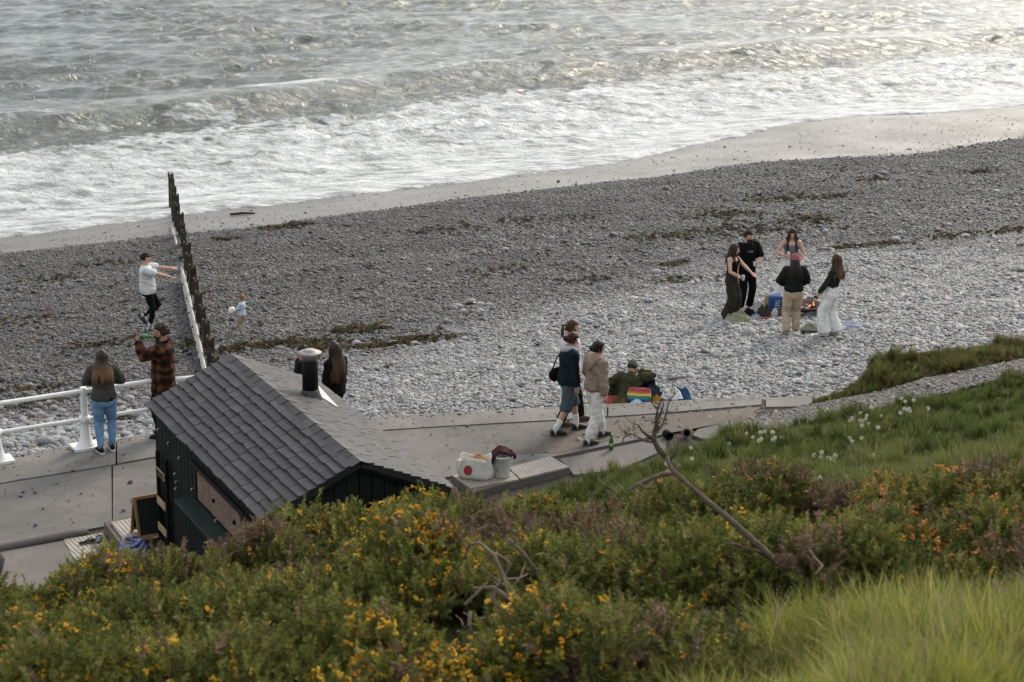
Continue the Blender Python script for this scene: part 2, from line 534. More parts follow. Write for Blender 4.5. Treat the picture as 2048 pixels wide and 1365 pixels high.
def mat_sea():
    m, nt, b = nodes_of('sea_water')
    out = nt.nodes['Material Output']
    tc = N(nt, 'TexCoord')
    mp = N(nt, 'Mapping'); mp.inputs['Rotation'].default_value = (0, 0, -R(31)); mp.inputs['Scale'].default_value = (0.55, 1.0, 1.0)
    nt.links.new(tc.outputs['Object'], mp.inputs['Vector'])
    foam = ATTR(nt, 'foam'); murk = ATTR(nt, 'murk')
    n1 = N(nt, 'TexNoise', Scale=2.4, Detail=5, Roughness=0.66)
    n1.inputs['Distortion'].default_value = 1.2
    v = N(nt, 'TexVoronoi', Scale=1.5); v.feature = 'DISTANCE_TO_EDGE'
    nw = N(nt, 'TexNoise', Scale=1.3, Detail=4)
    nt.links.new(mp.outputs[0], nw.inputs['Vector'])
    warp = nt.nodes.new('ShaderNodeVectorMath'); warp.operation = 'MULTIPLY_ADD'
    nt.links.new(nw.outputs['Color'], warp.inputs[0]); warp.inputs[1].default_value = (1.2, 1.2, 1.2); nt.links.new(mp.outputs[0], warp.inputs[2])
    nt.links.new(warp.outputs[0], v.inputs['Vector'])
    nt.links.new(mp.outputs[0], n1.inputs['Vector'])
    web = MATH(nt, 'MULTIPLY', MATH(nt, 'SUBTRACT', 0.22, v.outputs['Distance']), 1.6)
    pat = MATH(nt, 'ADD', MATH(nt, 'SUBTRACT', n1.outputs[0], 0.5), web)
    lev = MATH(nt, 'ADD', MATH(nt, 'MULTIPLY', MATH(nt, 'SUBTRACT', foam, 0.5), 1.5), pat)
    cov = MATH(nt, 'MULTIPLY', MATH(nt, 'ADD', lev, 0.03), 3.0, True)
    cov = MATH(nt, 'MULTIPLY', cov, MATH(nt, 'MULTIPLY', foam, 12.0, True))
    # water body
    deep = MIX(nt, murk, (0.098, 0.112, 0.106), (0.105, 0.115, 0.102))
    nt.links.new(deep, b.inputs['Base Color'])
    b.inputs['Roughness'].default_value = 0.17
    b.inputs['IOR'].default_value = 1.33
    w1 = N(nt, 'TexNoise', Scale=2.7, Detail=5, Roughness=0.68)
    w1.inputs['Distortion'].default_value = 0.6
    nt.links.new(mp.outputs[0], w1.inputs['Vector'])
    bw = N(nt, 'Bump', Strength=1.0, Distance=0.20)
    nt.links.new(w1.outputs[0], bw.inputs['Height'])
    nt.links.new(bw.outputs[0], b.inputs['Normal'])
    # foam
    fb = N(nt, 'BsdfPrincipled')
    n4 = N(nt, 'TexNoise', Scale=1.6, Detail=5, Roughness=0.7)
    nt.links.new(mp.outputs[0], n4.inputs['Vector'])
    fc = RAMP(nt, n4.outputs[0], [(0.36, (0.17, 0.178, 0.172)), (0.48, (0.40, 0.415, 0.42)), (0.62, (0.58, 0.59, 0.595))])
    nt.links.new(fc, fb.inputs['Base Color'])
    fb.inputs['Roughness'].default_value = 0.55
    n5 = N(nt, 'TexNoise', Scale=4.0, Detail=4, Roughness=0.7)
    nt.links.new(mp.outputs[0], n5.inputs['Vector'])
    bf = N(nt, 'Bump', Strength=1.0, Distance=0.20)
    nt.links.new(MATH(nt, 'ADD', n5.outputs[0], MATH(nt, 'MULTIPLY', n1.outputs[0], 1.2)), bf.inputs['Height'])
    nt.links.new(bf.outputs[0], fb.inputs['Normal'])
    ms = N(nt, 'MixShader')
    nt.links.new(cov, ms.inputs[0]); nt.links.new(b.outputs[0], ms.inputs[1]); nt.links.new(fb.outputs[0], ms.inputs[2])
    nt.links.new(ms.outputs[0], out.inputs['Surface'])
    return m

def mat_concrete(name, c1, c2, stain=0.5):
    m, nt, b = nodes_of(name)
    tc = N(nt, 'TexCoord')
    a = N(nt, 'TexNoise', Scale=0.55, Detail=7, Roughness=0.7)
    s = N(nt, 'TexNoise', Scale=120.0, Detail=3)
    d = N(nt, 'TexNoise', Scale=3.3, Detail=6, Roughness=0.7)
    for q in (a, s, d): nt.links.new(tc.outputs['Object'], q.inputs['Vector'])
    c = RAMP(nt, a.outputs[0], [(0.3, c1), (0.7, c2)])
    k = RAMP(nt, s.outputs[0], [(0.3, 0.55), (0.55, 1.0), (0.75, 1.25)])
    c = MIX(nt, 0.8, c, k, 'MULTIPLY')
    sp = RAMP(nt, d.outputs[0], [(0.58, 0.0), (0.75, stain)])
    c = MIX(nt, sp, c, (0.10, 0.075, 0.055))
    vc = N(nt, 'TexVoronoi', Scale=0.33); vc.feature = 'DISTANCE_TO_EDGE'
    wv = nt.nodes.new('ShaderNodeVectorMath'); wv.operation = 'MULTIPLY_ADD'
    nt.links.new(d.outputs['Color'], wv.inputs[0]); wv.inputs[1].default_value = (0.5, 0.5, 0.0); nt.links.new(tc.outputs['Object'], wv.inputs[2])
    nt.links.new(wv.outputs[0], vc.inputs['Vector'])
    crack = RAMP(nt, vc.outputs['Distance'], [(0.0, 0.32), (0.006, 0.12), (0.012, 0.0)])
    c = MIX(nt, crack, c, (0.06, 0.05, 0.042))
    pit = N(nt, 'TexNoise', Scale=16.0, Detail=4); nt.links.new(tc.outputs['Object'], pit.inputs['Vector'])
    c = MIX(nt, RAMP(nt, pit.outputs[0], [(0.62, 0.0), (0.72, 0.55)]), c, (0.07, 0.06, 0.05))
    nt.links.new(c, b.inputs['Base Color'])
    b.inputs['Roughness'].default_value = 0.85
    b.inputs['Specular IOR Level'].default_value = 0.25
    bp = N(nt, 'Bump', Strength=0.5, Distance=0.006)
    nt.links.new(MATH(nt, 'ADD', s.outputs[0], MATH(nt, 'MULTIPLY', d.outputs[0], 2.0)), bp.inputs['Height'])
    nt.links.new(bp.outputs[0], b.inputs['Normal'])
    return m

# ---- beach sheet
def spaced(a, b, d, far0, far1, g=1.35):
    mid = list(np.arange(a, b + 1e-6, d))
    lo = []; q = a; e = d
    while q > far0:
        e *= g; q -= e; lo.append(q)
    hi = []; q = b; e = d
    while q < far1:
        e *= g; q += e; hi.append(q)
    return np.array(lo[::-1] + mid + hi)
_s = spaced(0, 75, 0.22, -400, 400); _t = np.arange(8, 70, 0.2)
S_, T_ = np.meshgrid(_s, _t)
X_, Y_ = xy(S_, T_)
Z_ = beach_z(X_, Y_)
me = grid_mesh('beach', X_, Y_, Z_)
WETLINE = lambda s: np.interp(s, [14.7, 19.8, 22.5, 26.6, 30.1, 40.8, 43.1, 45.6, 48.2, 50.8], [50.9, 50.7, 50.2, 50.8, 51.0, 51.1, 50.1, 49.2, 49.6, 49.9]) + 0.22 * pn(s * 0.5, 0.7, 32)
vattr(me, 'wet', sstep(-0.35, 0.5, T_ - WETLINE(S_) - 0.25 * pn(S_ * 1.7, T_ * 1.7, 33)))
beach = tag(obj('beach', me, mat_beach()), kind='structure')

# ---- sea sheet
_s = spaced(10, 88, 0.17, -2600, 2600); _t = np.concatenate([np.arange(53, 110, 0.135), spaced(110, 110.2, 0.2, 110, 5200, 1.12)[2:]])
S_, T_ = np.meshgrid(_s, _t)
X_, Y_ = xy(S_, T_)
EDGE = lambda s: EDGE0(s) + 0.3 * pn(s * 0.33, 2.2, 42) + 0.16 * pn(s * 1.3, 0.1, 43) + 0.07 * pn(s * 3.7, 0.5, 44)
ed = EDGE(S_)
TC = np.interp(S_, [18, 44, 74], [70.4, 73.2, 72.8]) + 0.5 * pn(S_ * 0.06, 5.1, 44) + 0.45 * pn(S_ * 0.21, 1.7, 45)
AM = 0.78 + 0.26 * pn(S_ * 0.075, 9.1, 46) + 0.15 * pn(S_ * 0.3, 3.3, 47)
AM = np.clip(AM, 0.4, 0.95) * (1 - 0.45 * sstep(64, 70, S_))
dd = T_ - TC
brk = AM * np.where(dd > 0, np.exp(-(dd / 3.0) ** 2), np.exp(-(np.abs(dd) / 1.45) ** 2.2))
brk += 0.22 * np.exp(-((T_ - TC - 15 - 2 * pn(S_ * 0.05, 0.5, 48)) / 2.6) ** 2) * (0.6 + 0.8 * pn(S_ * 0.05, 7.7, 49))
Zw = np.zeros_like(S_); DX = np.zeros_like(S_); DY = np.zeros_like(S_)
wr = np.random.default_rng(11)
fade = np.exp(-np.maximum(0, np.hypot(X_, Y_) - 120) / 90) * np.exp(-np.maximum(0, np.abs(S_ - 48) - 45) / 40)
for i in range(64):
    lam = 0.62 * 10 ** (wr.random() ** 1.35 * 0.88)
    a = wr.normal(0, 0.42)
    kx, ky = 2 * PI / lam * math.sin(a), -2 * PI / lam * math.cos(a)
    ph = wr.random() * 2 * PI
    amp = 0.0096 * lam ** 0.62 * (0.6 + 0.8 * wr.random())
    th = kx * S_ + ky * T_ + ph
    Zw += amp * np.cos(th)
    DX -= amp * 0.55 * kx / math.hypot(kx, ky) * np.sin(th); DY -= amp * 0.55 * ky / math.hypot(kx, ky) * np.sin(th)
Zw *= (0.75 + 0.75 * pn(S_ * 0.09, T_ * 0.13, 50))
surf = sstep(76, 69, T_ - (TC - 74))          # 1 inshore of the breaker
shore = sstep(8.0, 1.5, T_ - ed)
Zs = -3.5 + brk + Zw * (1 - 0.35 * surf) * fade
rid = 1 - np.abs(fbm(S_ * 0.55, T_ * 0.8, 5, 60)) * 2
lump = 0.13 * rid + 0.10 * fbm(S_ * 1.7, T_ * 2.3, 3, 61) + 0.12 * fbm(S_ * 0.25, T_ * 0.5, 3, 62)
Zs += surf * lump * sstep(0, 2.0, T_ - ed)
bz = beach_z(X_, Y_)
sheet = bz + 0.11 * (1 - np.exp(-np.maximum(T_ - ed, 0) / 0.35)) + 0.03 * rid * sstep(0, 1, T_ - ed) - 0.25 * sstep(0, -0.4, T_ - ed)
Zs = np.where(shore > 0, np.maximum(Zs * (1 - shore) + sheet * shore, np.where(T_ > ed, sheet * shore + (1 - shore) * -9, -99)), Zs)
Zs = np.where(T_ < ed - 0.02, bz - 0.25, Zs)
gx = (ES[0] * DX - ES[1] * DY) * fade * (1 - shore); gy = (ES[1] * DX + ES[0] * DY) * fade * (1 - shore)
me = grid_mesh('sea', X_ + gx, Y_ + gy, Zs)
strk = fbm(S_ * 0.13, T_ * 0.5, 4, 64)
foam = 0.92 * sstep(74.5, 67.5, T_ - (TC - 74) + 2.2 * strk)
foam = np.maximum(foam, 0.58 * np.exp(-((dd - 0.6) / 1.2) ** 2) * (0.75 + 0.9 * pn(S_ * 0.11, T_ * 0.3, 65)))
foam = np.maximum(foam, 0.36 * np.exp(-((dd + 1.4) / 1.5) ** 2) * (1.0 + 0.7 * pn(S_ * 0.3, T_ * 0.4, 66)))
foam = foam - 0.30 * sstep(0.1, 0.6, fbm(S_ * 0.16, T_ * 0.33, 4, 67)) * sstep(64, 70, T_)
foam = foam - 0.26 * sstep(-0.05, 0.45, fbm(S_ * 0.3, T_ * 0.6, 4, 68))
foam = np.maximum(foam, 1.0 * sstep(3.5, 0.5, T_ - ed) * (T_ > ed - 0.5))
foam = np.maximum(foam, 0.34 * sstep(0.25, 0.55, fbm(S_ * 0.12, T_ * 0.35, 4, 69)) * np.exp(-np.maximum(0, T_ - 78) / 8))
vattr(me, 'foam', np.clip(foam, 0, 1))
vattr(me, 'murk', np.clip(sstep(80, 68, T_) * 0.9, 0, 1))
sea = tag(obj('sea', me, mat_sea()), kind='structure')

# ---- hillside
def mat_hill():
    m, nt, b = nodes_of('hillside_turf')
    tc = N(nt, 'TexCoord')
    a = N(nt, 'TexNoise', Scale=1.3, Detail=7, Roughness=0.65)
    d = N(nt, 'TexNoise', Scale=30.0, Detail=4)
    for q in (a, d): nt.links.new(tc.outputs['Object'], q.inputs['Vector'])
    c = RAMP(nt, a.outputs[0], [(0.28, (0.018, 0.026, 0.010)), (0.5, (0.03, 0.042, 0.013)), (0.62, (0.05, 0.045, 0.025)), (0.75, (0.07, 0.055, 0.04))])
    k = RAMP(nt, d.outputs[0], [(0.25, 0.5), (0.75, 1.3)])
    c = MIX(nt, 1.0, c, k, 'MULTIPLY')
    nt.links.new(c, b.inputs['Base Color'])
    b.inputs['Roughness'].default_value = 0.95
    b.inputs['Specular IOR Level'].default_value = 0.1
    bp = N(nt, 'Bump', Strength=0.8, Distance=0.03)
    nt.links.new(d.outputs[0], bp.inputs['Height']); nt.links.new(bp.outputs[0], b.inputs['Normal'])
    return m
_x = spaced(-16, 18, 0.2, -260, 260, 1.3); _y = np.concatenate([spaced(-4, -3.8, 0.3, -220, -3.9, 1.3)[:-2], np.arange(-4, 40.5, 0.2)])
X_, Y_ = np.meshgrid(_x, _y)
Z_ = hill_z(X_, Y_)
hillside = tag(obj('hillside', grid_mesh('hillside', X_, Y_, Z_), mat_hill()), kind='structure')

# ---- promenade: a bed with concrete slabs on it, dark joints between them
E_PX = [(-420, 975), (-200, 948), (0, 917), (150, 893), (300, 869), (500, 850), (700, 838), (900, 826.5), (1110, 815), (1300, 806), (1524, 794)]
I_PX = [(-420, 1058), (-200, 1010), (0, 968), (150, 944), (300, 918), (500, 889), (700, 866), (900, 853.5), (1110, 842), (1300, 830), (1524, 811)]
L_PX = [(-420, 1180), (-200, 1133), (0, 1092), (150, 1064), (300, 1036), (500, 1008), (700, 985), (905, 953), (1110, 913), (1310, 872), (1524, 832)]
E_W = [G(a, b) for a, b in E_PX]; I_W = [G(a, b) for a, b in I_PX]; L_W = [G(a, b) for a, b in L_PX]
def pl(P, px, line):
    xs = [a for a, b in line]
    i = max(0, min(len(xs) - 2, int(np.searchsorted(xs, px)) - 1))
    w = (px - xs[i]) / (xs[i + 1] - xs[i])
    return P[i].lerp(P[i + 1], w)
def edge_pt(px): return pl(E_W, px, E_PX)
M_PAVE = mat_concrete('promenade_concrete', (0.088, 0.082, 0.076), (0.185, 0.172, 0.158), 0.75)
M_STRIP = mat_concrete('edge_strip_concrete', (0.112, 0.104, 0.094), (0.235, 0.22, 0.20), 0.8)
M_BED = mat('joint_dirt', (0.045, 0.036, 0.028), 0.95, 0.4, 8, 0.5, 40, dist=0.02)
bed = [p for p in E_W] + [Vector((5.2, 31.6, 0)), Vector((3.5, 26.5, 0)), Vector((1.5, 19.5, 0)), Vector((-14, 17, 0)), Vector((-14, 22.5, 0))]
b_ = MB(); b_.prism([(p.x, p.y) for p in bed], -1.3, -0.035)
promenade = tag(b_.build('promenade', M_BED), kind='structure')
def slab(name, pxs, outer, inner, oP, iP, m, gap=0.018, z1=0.0, z0=-0.3, fi=0.0, fo=1.0):
    a, b = pxs
    k = max(2, int((b - a) / 60))
    o_ = [pl(oP, a + (b - a) * i / k, outer) for i in range(k + 1)]
    i_ = [pl(iP, a + (b - a) * i / k, inner) for i in range(k + 1)]
    o2 = [p.lerp(q, gap / max(0.1, (p - q).length)) for p, q in zip(o_, i_)]
    i2 = [q.lerp(p, gap / max(0.1, (p - q).length)) for p, q in zip(o_, i_)]
    def trim(L):
        d = (L[1] - L[0]).normalized(); L[0] = L[0] + d * gap
        d = (L[-2] - L[-1]).normalized(); L[-1] = L[-1] + d * gap
        return L
    o2, i2 = trim(o2), trim(i2)
    rr = random.Random(int(a * 7 + b))
    jit = lambda p, s: Vector((p.x + rr.uniform(-s, s), p.y + rr.uniform(-s, s), 0))
    poly = [jit(p, 0.006) for p in i2] + [jit(p, 0.006) for p in o2[::-1]]
    bb = MB(); bb.prism([(p.x, p.y) for p in poly], z0, z1)
    return bb.build(name, m, promenade)
for i, ab in enumerate([(-420, 232), (232, 700), (700, 1215), (1215, 1524)]):
    slab('edge_slab', ab, E_PX, I_PX, E_W, I_W, M_STRIP, z1=0.012 + 0.004 * (i % 2), gap=0.012)
for i, ab in enumerate([(-420, 224), (224, 640), (640, 1336)]):
    slab('road_slab', ab, I_PX, L_PX, I_W, L_W, M_PAVE, gap=0.012, z1=-0.002 - 0.003 * (i % 2))
# broken continuation of the edge strip beyond the last slab
b_ = MB(); b_.prism([(G(a, c).x, G(a, c).y) for a, c in [(1532, 813), (1532, 795), (1620, 790), (1700, 785), (1706, 794), (1640, 803), (1590, 812)]], -0.4, -0.01)
b_.build('broken_slab', M_STRIP, promenade)
# inner pavement: landward of the kerb on the left, and to the right of the plates
b_ = MB(); b_.prism([(G(a, c, -0.06).x, G(a, c, -0.06).y) for a, c in [(-420, 1200), (-200, 1152), (0, 1109), (130, 1086), (170, 1079), (215, 1120), (280, 1190), (300, 1240), (-300, 1330)]], -0.3, -0.02)
b_.build('inner_pavement', M_PAVE, promenade)
b_ = MB(); b_.prism([(G(a, c).x, G(a, c).y) for a, c in [(1120, 919), (1306, 880), (1336, 874), (1330, 900), (1240, 940), (1148, 950)]], -0.3, 0.004)
b_.build('inner_pavement', M_PAVE, promenade)
b_ = MB(); b_.prism([(G(a, c).x, G(a, c).y) for a, c in [(1385, 872), (1395, 860), (1500, 836), (1535, 830), (1530, 850), (1470, 866), (1410, 880)]], -0.3, 0.01)
b_.build('inner_pavement', M_PAVE, promenade)
# rounded kerb at the landward edge, left
b_ = MB()
kp = [pl(L_W, px, L_PX) + Vector((0, -0.08, 0.0)) for px in range(-420, 208, 35)]
b_.loft(kp, [(0.085, 0.075)] * len(kp), side=(0, 1, 0), n=10, cap=0.2)
b_.build('kerb', mat_concrete('kerb_concrete', (0.11, 0.10, 0.09), (0.17, 0.155, 0.14), 0.7), promenade, smooth=True)

# trodden dirt over the end of the road
M_DIRT = mat_concrete('road_dirt', (0.085, 0.068, 0.054), (0.14, 0.118, 0.098), 0.5)
def dirt(L, seed, z=0.003):
    P = [G(a, b, z) for a, b in L]; n = len(P); v = []; k = 10
    rr = random.Random(seed)
    for i in range(n):
        for j in range(k):
            q = P[i].lerp(P[(i + 1) % n], j / k)
            w = float(pn(q.x * 2.2 + seed, q.y * 5.0, 3)) * 0.10
            v.append((q.x + w, q.y + w * 0.6, z))
    o = obj('dirt_patch', mesh('dirt_patch', v, [tuple(range(len(v)))]), M_DIRT, promenade)
    return o
dirt([(1020, 905), (1075, 893), (1095, 876), (1080, 862), (1180, 848), (1290, 834), (1400, 824), (1520, 815), (1500, 838), (1400, 855), (1330, 868), (1280, 866), (1240, 872), (1180, 892), (1110, 908)], 1)
dirt([(905, 950), (960, 940), (1010, 930), (1060, 916), (1050, 922), (1000, 936), (940, 950)], 2, 0.004)
# ------------------------------------------------------------------ beach stones
def pebble_mesh(seed, sub=2, name='pebble'):
    bm = bmesh.new()
    bmesh.ops.create_icosphere(bm, subdivisions=sub, radius=0.5)
    rr = random.Random(seed)
    ax = [Vector((rr.gauss(0, 1), rr.gauss(0, 1), rr.gauss(0, 1))).normalized() for _ in range(5)]
    am = [rr.uniform(0.03, 0.11) for _ in range(5)]
    cut = [(Vector((rr.gauss(0, 1), rr.gauss(0, 1), rr.gauss(0, 0.6))).normalized(), rr.uniform(0.36, 0.46)) for _ in range(3)]
    for v in bm.verts:
        d = v.co.normalized(); k = 1.0
        for a, m_ in zip(ax, am): k += m_ * math.sin(3.1 * d.dot(a) + m_ * 40)
        v.co = d * 0.5 * k
        for a, c in cut:
            q = v.co.dot(a)
            if q > c: v.co -= a * (q - c) * 0.75
    me = bpy.data.meshes.new(name); bm.to_mesh(me); bm.free()
    me.polygons.foreach_set('use_smooth', [True] * len(me.polygons))
    return me
M_PEB = inst_mat('pebble_stone', rough=0.62, bump=0.25, bscale=9, spec=0.35, var=0.25)
PEB = []
for i in range(7):
    me = pebble_mesh(i, 1 if i < 4 else 2); me.materials.append(M_PEB); PEB.append(me)
C_PEB = sources('pebbles', PEB)
PAL = np.array([(0.30, 0.31, 0.315), (0.36, 0.36, 0.35), (0.25, 0.255, 0.27), (0.27, 0.245, 0.25), (0.33, 0.31, 0.28), (0.20, 0.205, 0.215), (0.42, 0.42, 0.41), (0.24, 0.20, 0.18)])
PW = np.array([0.24, 0.2, 0.17, 0.12, 0.08, 0.12, 0.05, 0.02]); PW /= PW.sum()
def stone_cols(n, g):
    c = PAL[g.choice(len(PAL), n, p=PW)] * np.exp(g.normal(0, 0.16, n))[:, None]
    return c
def damp_of(s, t):
    """0 dry and pale, 1 damp and dark"""
    q = t + 1.8 * fbm(s * 0.11, t * 0.16, 3, 71)
    left = sstep(24, 14, s)
    return np.clip(sstep(34.8, 38.8, q + 3.0 * left - 1.2 * sstep(24, 30, s) * sstep(36, 31, s)) * 0.9 + 0.1 * pn(s * 0.6, t * 0.6, 73), 0, 1)
def beach_ok(x, y, z, margin=0.02):
    px, py, c = proj(x, y, z)
    ok = (px > -110) & (px < 2160) & (py > 230) & (py < 1010)
    # not under the promenade: stay seaward of its edge
    ex = np.array([p.x for p in E_W]); ey = np.array([p.y for p in E_W])
    lim = np.interp(x, ex, ey, right=-1e9)
    ok &= (y > lim + margin)
    ok &= z > hill_z(x, y) - 0.12
    return ok
def make_pebbles():
    g = np.random.default_rng(5)
    P = []; SZ = []; 
    bands = [(23, 30, 620, 0.044), (30, 34, 700, 0.042), (34, 40, 760, 0.040), (40, 46, 760, 0.038), (46, 51.6, 800, 0.035)]
    for t0, t1, dens, m in bands:
        n = int((t1 - t0) * 66 * dens)
        s = g.uniform(0, 66, n); t = g.uniform(t0, t1, n)
        x, y = xy(s, t)
        px, py, c = proj(x, y, np.interp(t, BT, BZ))
        k = (px > -60) & (px < 2110) & (py > 230) & (py < 1000)
        s, t = s[k], t[k]
        x, y = xy(s, t)
        z = beach_z(x, y)
        k = beach_ok(x, y, z)
        s, t, x, y, z = s[k], t[k], x[k], y[k], z[k]
        big = 1.0 + 0.75 * sstep(16, 8, s) * sstep(36, 30, t) + 0.25 * sstep(0.1, 0.5, fbm(s * 0.2, t * 0.2, 3, 75)) + 0.35 * sstep(0.1, 0.6, pn(s * 0.06, t * 0.55, 76)) - 0.14 * sstep(0.1, 0.6, pn(s * 0.06 + 9, t * 0.5, 78))
        sz = m * big * np.exp(g.normal(0, 0.42, len(s)))
        keep = g.random(len(s)) < 1.0 / big ** 1.6
        keep &= (t < WETLINE(s) + 0.3 * g.normal(0, 1, len(s)) * 0.6)
        P.append(np.stack([x, y, z, s, t], 1)[keep]); SZ.append(sz[keep])
    # a few strays on the wet shingle
    n = 3600
    s = g.uniform(8, 64, n); t = WETLINE(s) - 0.2 + g.random(n) ** 1.8 * 7
    k = t < EDGE(s) - 0.15; s, t = s[k], t[k]; n = len(s)
    x, y = xy(s, t); z = beach_z(x, y)
    P.append(np.stack([x, y, z, s, t], 1)); SZ.append(0.024 * np.exp(g.normal(0, 0.5, n)))
    P = np.concatenate(P); SZ = np.concatenate(SZ)
    n = len(P)
    d = damp_of(P[:, 3], P[:, 4])
    col = stone_cols(n, g)
    dark = np.exp(g.normal(0, 0.25, n))
    col = col * ((1 - d) * 0.82 + d * 0.20 * dark)[:, None]
    col *= 1 + d[:, None] * np.array((0.03, -0.01, -0.01))
    odd = g.random(n) < 0.045
    tint = np.array([(1.35, 0.95, 0.75), (1.25, 1.1, 0.8), (1.6, 1.6, 1.55), (1.2, 0.85, 0.85), (0.85, 1.05, 0.95)])[g.integers(0, 5, n)]
    col = np.where(odd[:, None], col * tint, col)
    asp = g.uniform(0.6, 0.95, n); fl = g.uniform(0.35, 0.62, n)
    scl = np.stack([SZ * 1.18, SZ * 1.18 * asp, SZ * 1.18 * fl], 1)
    rot = np.stack([g.normal(0, 0.22, n), g.normal(0, 0.22, n), g.uniform(0, 6.28, n)], 1)
    pts = P[:, :3].copy(); pts[:, 2] += SZ * fl * g.uniform(0.05, 0.42, n)
    print('pebbles', n)
    return scatter('pebbles', C_PEB, pts, rot, scl, np.clip(col, 0.01, 0.8), g.integers(0, 7, n), beach)
make_pebbles()

# the largest stones, one object each
STONE_MATS = []
for i, c in enumerate([(0.25, 0.255, 0.26), (0.19, 0.195, 0.205), (0.28, 0.275, 0.265), (0.21, 0.19, 0.185), (0.12, 0.12, 0.122), (0.08, 0.078, 0.08)]):
    STONE_MATS.append(mat('beach_stone_%d' % i, c, 0.65, 0.22, 5, 0.3, 26, dist=0.03))
STONE_ME = []
for i in range(6):
    row = []
    for k in range(6):
        me = pebble_mesh(40 + i, 2, 'stone'); me.materials.append(STONE_MATS[k]); row.append(me)
    STONE_ME.append(row)
def stone(p, size, rz=0.0, k=0, shape=0, flat=0.55, asp=0.75, tilt=0.0, parent=None, sink=0.25):
    o = obj('stone', STONE_ME[shape % 6][k], None, parent if parent is not None else beach)
    o.location = (p[0], p[1], p[2] + size * flat * (0.5 - sink))
    o.scale = (size, size * asp, size * flat)
    o.rotation_euler = (tilt, tilt * 0.5, rz)
    return o
def beach_pt(px, py):
    return hit(px, py, beach_z, 0.0, 27, 75)
n_st = 0
g_ = random.Random(3)
def hand_stone(px, py, wpx, k=0, **kw):
    global n_st
    p = beach_pt(px, py)
    d = (p - CAM_P).length
    n_st += 1
    return stone(p, 0.85 * wpx * d / FPX, g_.uniform(-0.5, 0.5), k, n_st, **kw)
for a in [(1272, 672, 42, 2), (1300, 605, 22, 0), (1312, 548, 26, 0), (1010, 500, 20, 0), (858, 542, 16, 2), (915, 616, 24, 0), (925, 626, 20, 2), (945, 606, 22, 2), (960, 612, 22, 0), (978, 612, 20, 2), (962, 624, 20, 0), (935, 616, 14, 4),
          (1224, 640, 18, 4), (1105, 480, 16, 2), (1155, 492, 14, 0), (1480, 480, 14, 0), (1765, 352, 34, 5), (1992, 385, 18, 0), (1650, 466, 18, 0), (1440, 652, 22, 0), (1520, 640, 16, 1), (1516, 652, 20, 0), (1590, 674, 32, 0), (1615, 676, 20, 1),
          (712, 690, 26, 0), (830, 690, 20, 2), (745, 762, 24, 0), (430, 700, 18, 0), (1420, 792, 20, 2), (1452, 790, 22, 2), (1345, 785, 12, 2), (1205, 690, 18, 1), (1090, 775, 24, 1), (1175, 645, 20, 0), (2018, 552, 24, 3), (2032, 562, 22, 4), (2040, 545, 26, 5), (2010, 560, 16, 3), (2028, 545, 20, 4), (2044, 558, 20, 3), (1880, 545, 18, 5), (1760, 535, 16, 1), (1790, 482, 26, 0), (1800, 470, 18, 1), (1930, 475, 24, 0), (1745, 690, 16, 5), (1880, 675, 22, 0), (1870, 630, 22, 0), (1820, 620, 22, 1),
          (95, 890, 46, 1), (40, 868, 22, 0), (150, 862, 30, 0), (260, 800, 26, 0), (215, 765, 20, 0), (25, 812, 24, 0), (60, 775, 22, 1), (300, 850, 34, 0), (280, 835, 36, 1), (120, 870, 34, 0), (240, 852, 30, 1), (190, 840, 24, 0), (20, 895, 26, 0), (70, 905, 22, 2)]:
    hand_stone(a[0], a[1], a[2], a[3], flat=g_.uniform(0.45, 0.65))
while n_st < 296:
    left = g_.random() < 0.62
    px = g_.uniform(-10, 300) if left else g_.uniform(430, 2050)
    py = g_.uniform(770, 905) if left else g_.uniform(560, 800)
    p = beach_pt(px, py)
    if not bool(beach_ok(np.array([p.x]), np.array([p.y]), np.array([p.z]), 0.1)[0]): continue
    s_, t_ = st(p.x, p.y)
    if t_ > 44: continue
    dk = float(damp_of(s_, t_))
    k = g_.choice([0, 0, 1, 2, 3]) if dk < 0.55 else g_.choice([1, 4, 5, 3])
    sz = g_.uniform(0.13, 0.22) if left else g_.uniform(0.085, 0.135)
    n_st += 1
    stone(p, sz, g_.uniform(0, 6.3), k, n_st, g_.uniform(0.4, 0.65), g_.uniform(0.6, 0.9), g_.uniform(-0.2, 0.2), sink=g_.uniform(0.15, 0.4))

# ------------------------------------------------------------------ seaweed on the strand line
def flake_mesh(seed):
    rr = random.Random(seed); v = []; f = []
    for k in range(7):
        a = rr.uniform(0, 6.28); L = rr.uniform(0.3, 0.75); w = rr.uniform(0.05, 0.12)
        d = Vector((math.cos(a), math.sin(a), 0)); q = Vector((-d.y, d.x, 0))
        o = Vector((rr.uniform(-.25, .25), rr.uniform(-.25, .25), 0)); n = len(v)
        for i in range(4):
            t = i / 3
            c = o + d * (L * (t - 0.3)) + Vector((0, 0, 0.06 + 0.16 * math.sin(t * 3.1 + k) * rr.random())) + q * 0.08 * math.sin(t * 5 + k)
            v += [c + q * w * (1 - 0.5 * t), c - q * w * (1 - 0.5 * t)]
        f += [(n + 2 * i, n + 2 * i + 1, n + 2 * i + 3, n + 2 * i + 2) for i in range(3)]
    return mesh('seaweed_frond', v, f, True)
M_WEED = inst_mat('seaweed', rough=0.85, spec=0.08)
fl = []
for i in range(4):
    me = flake_mesh(i); me.materials.append(M_WEED); fl.append(me)
C_WEED = sources('weed', fl)
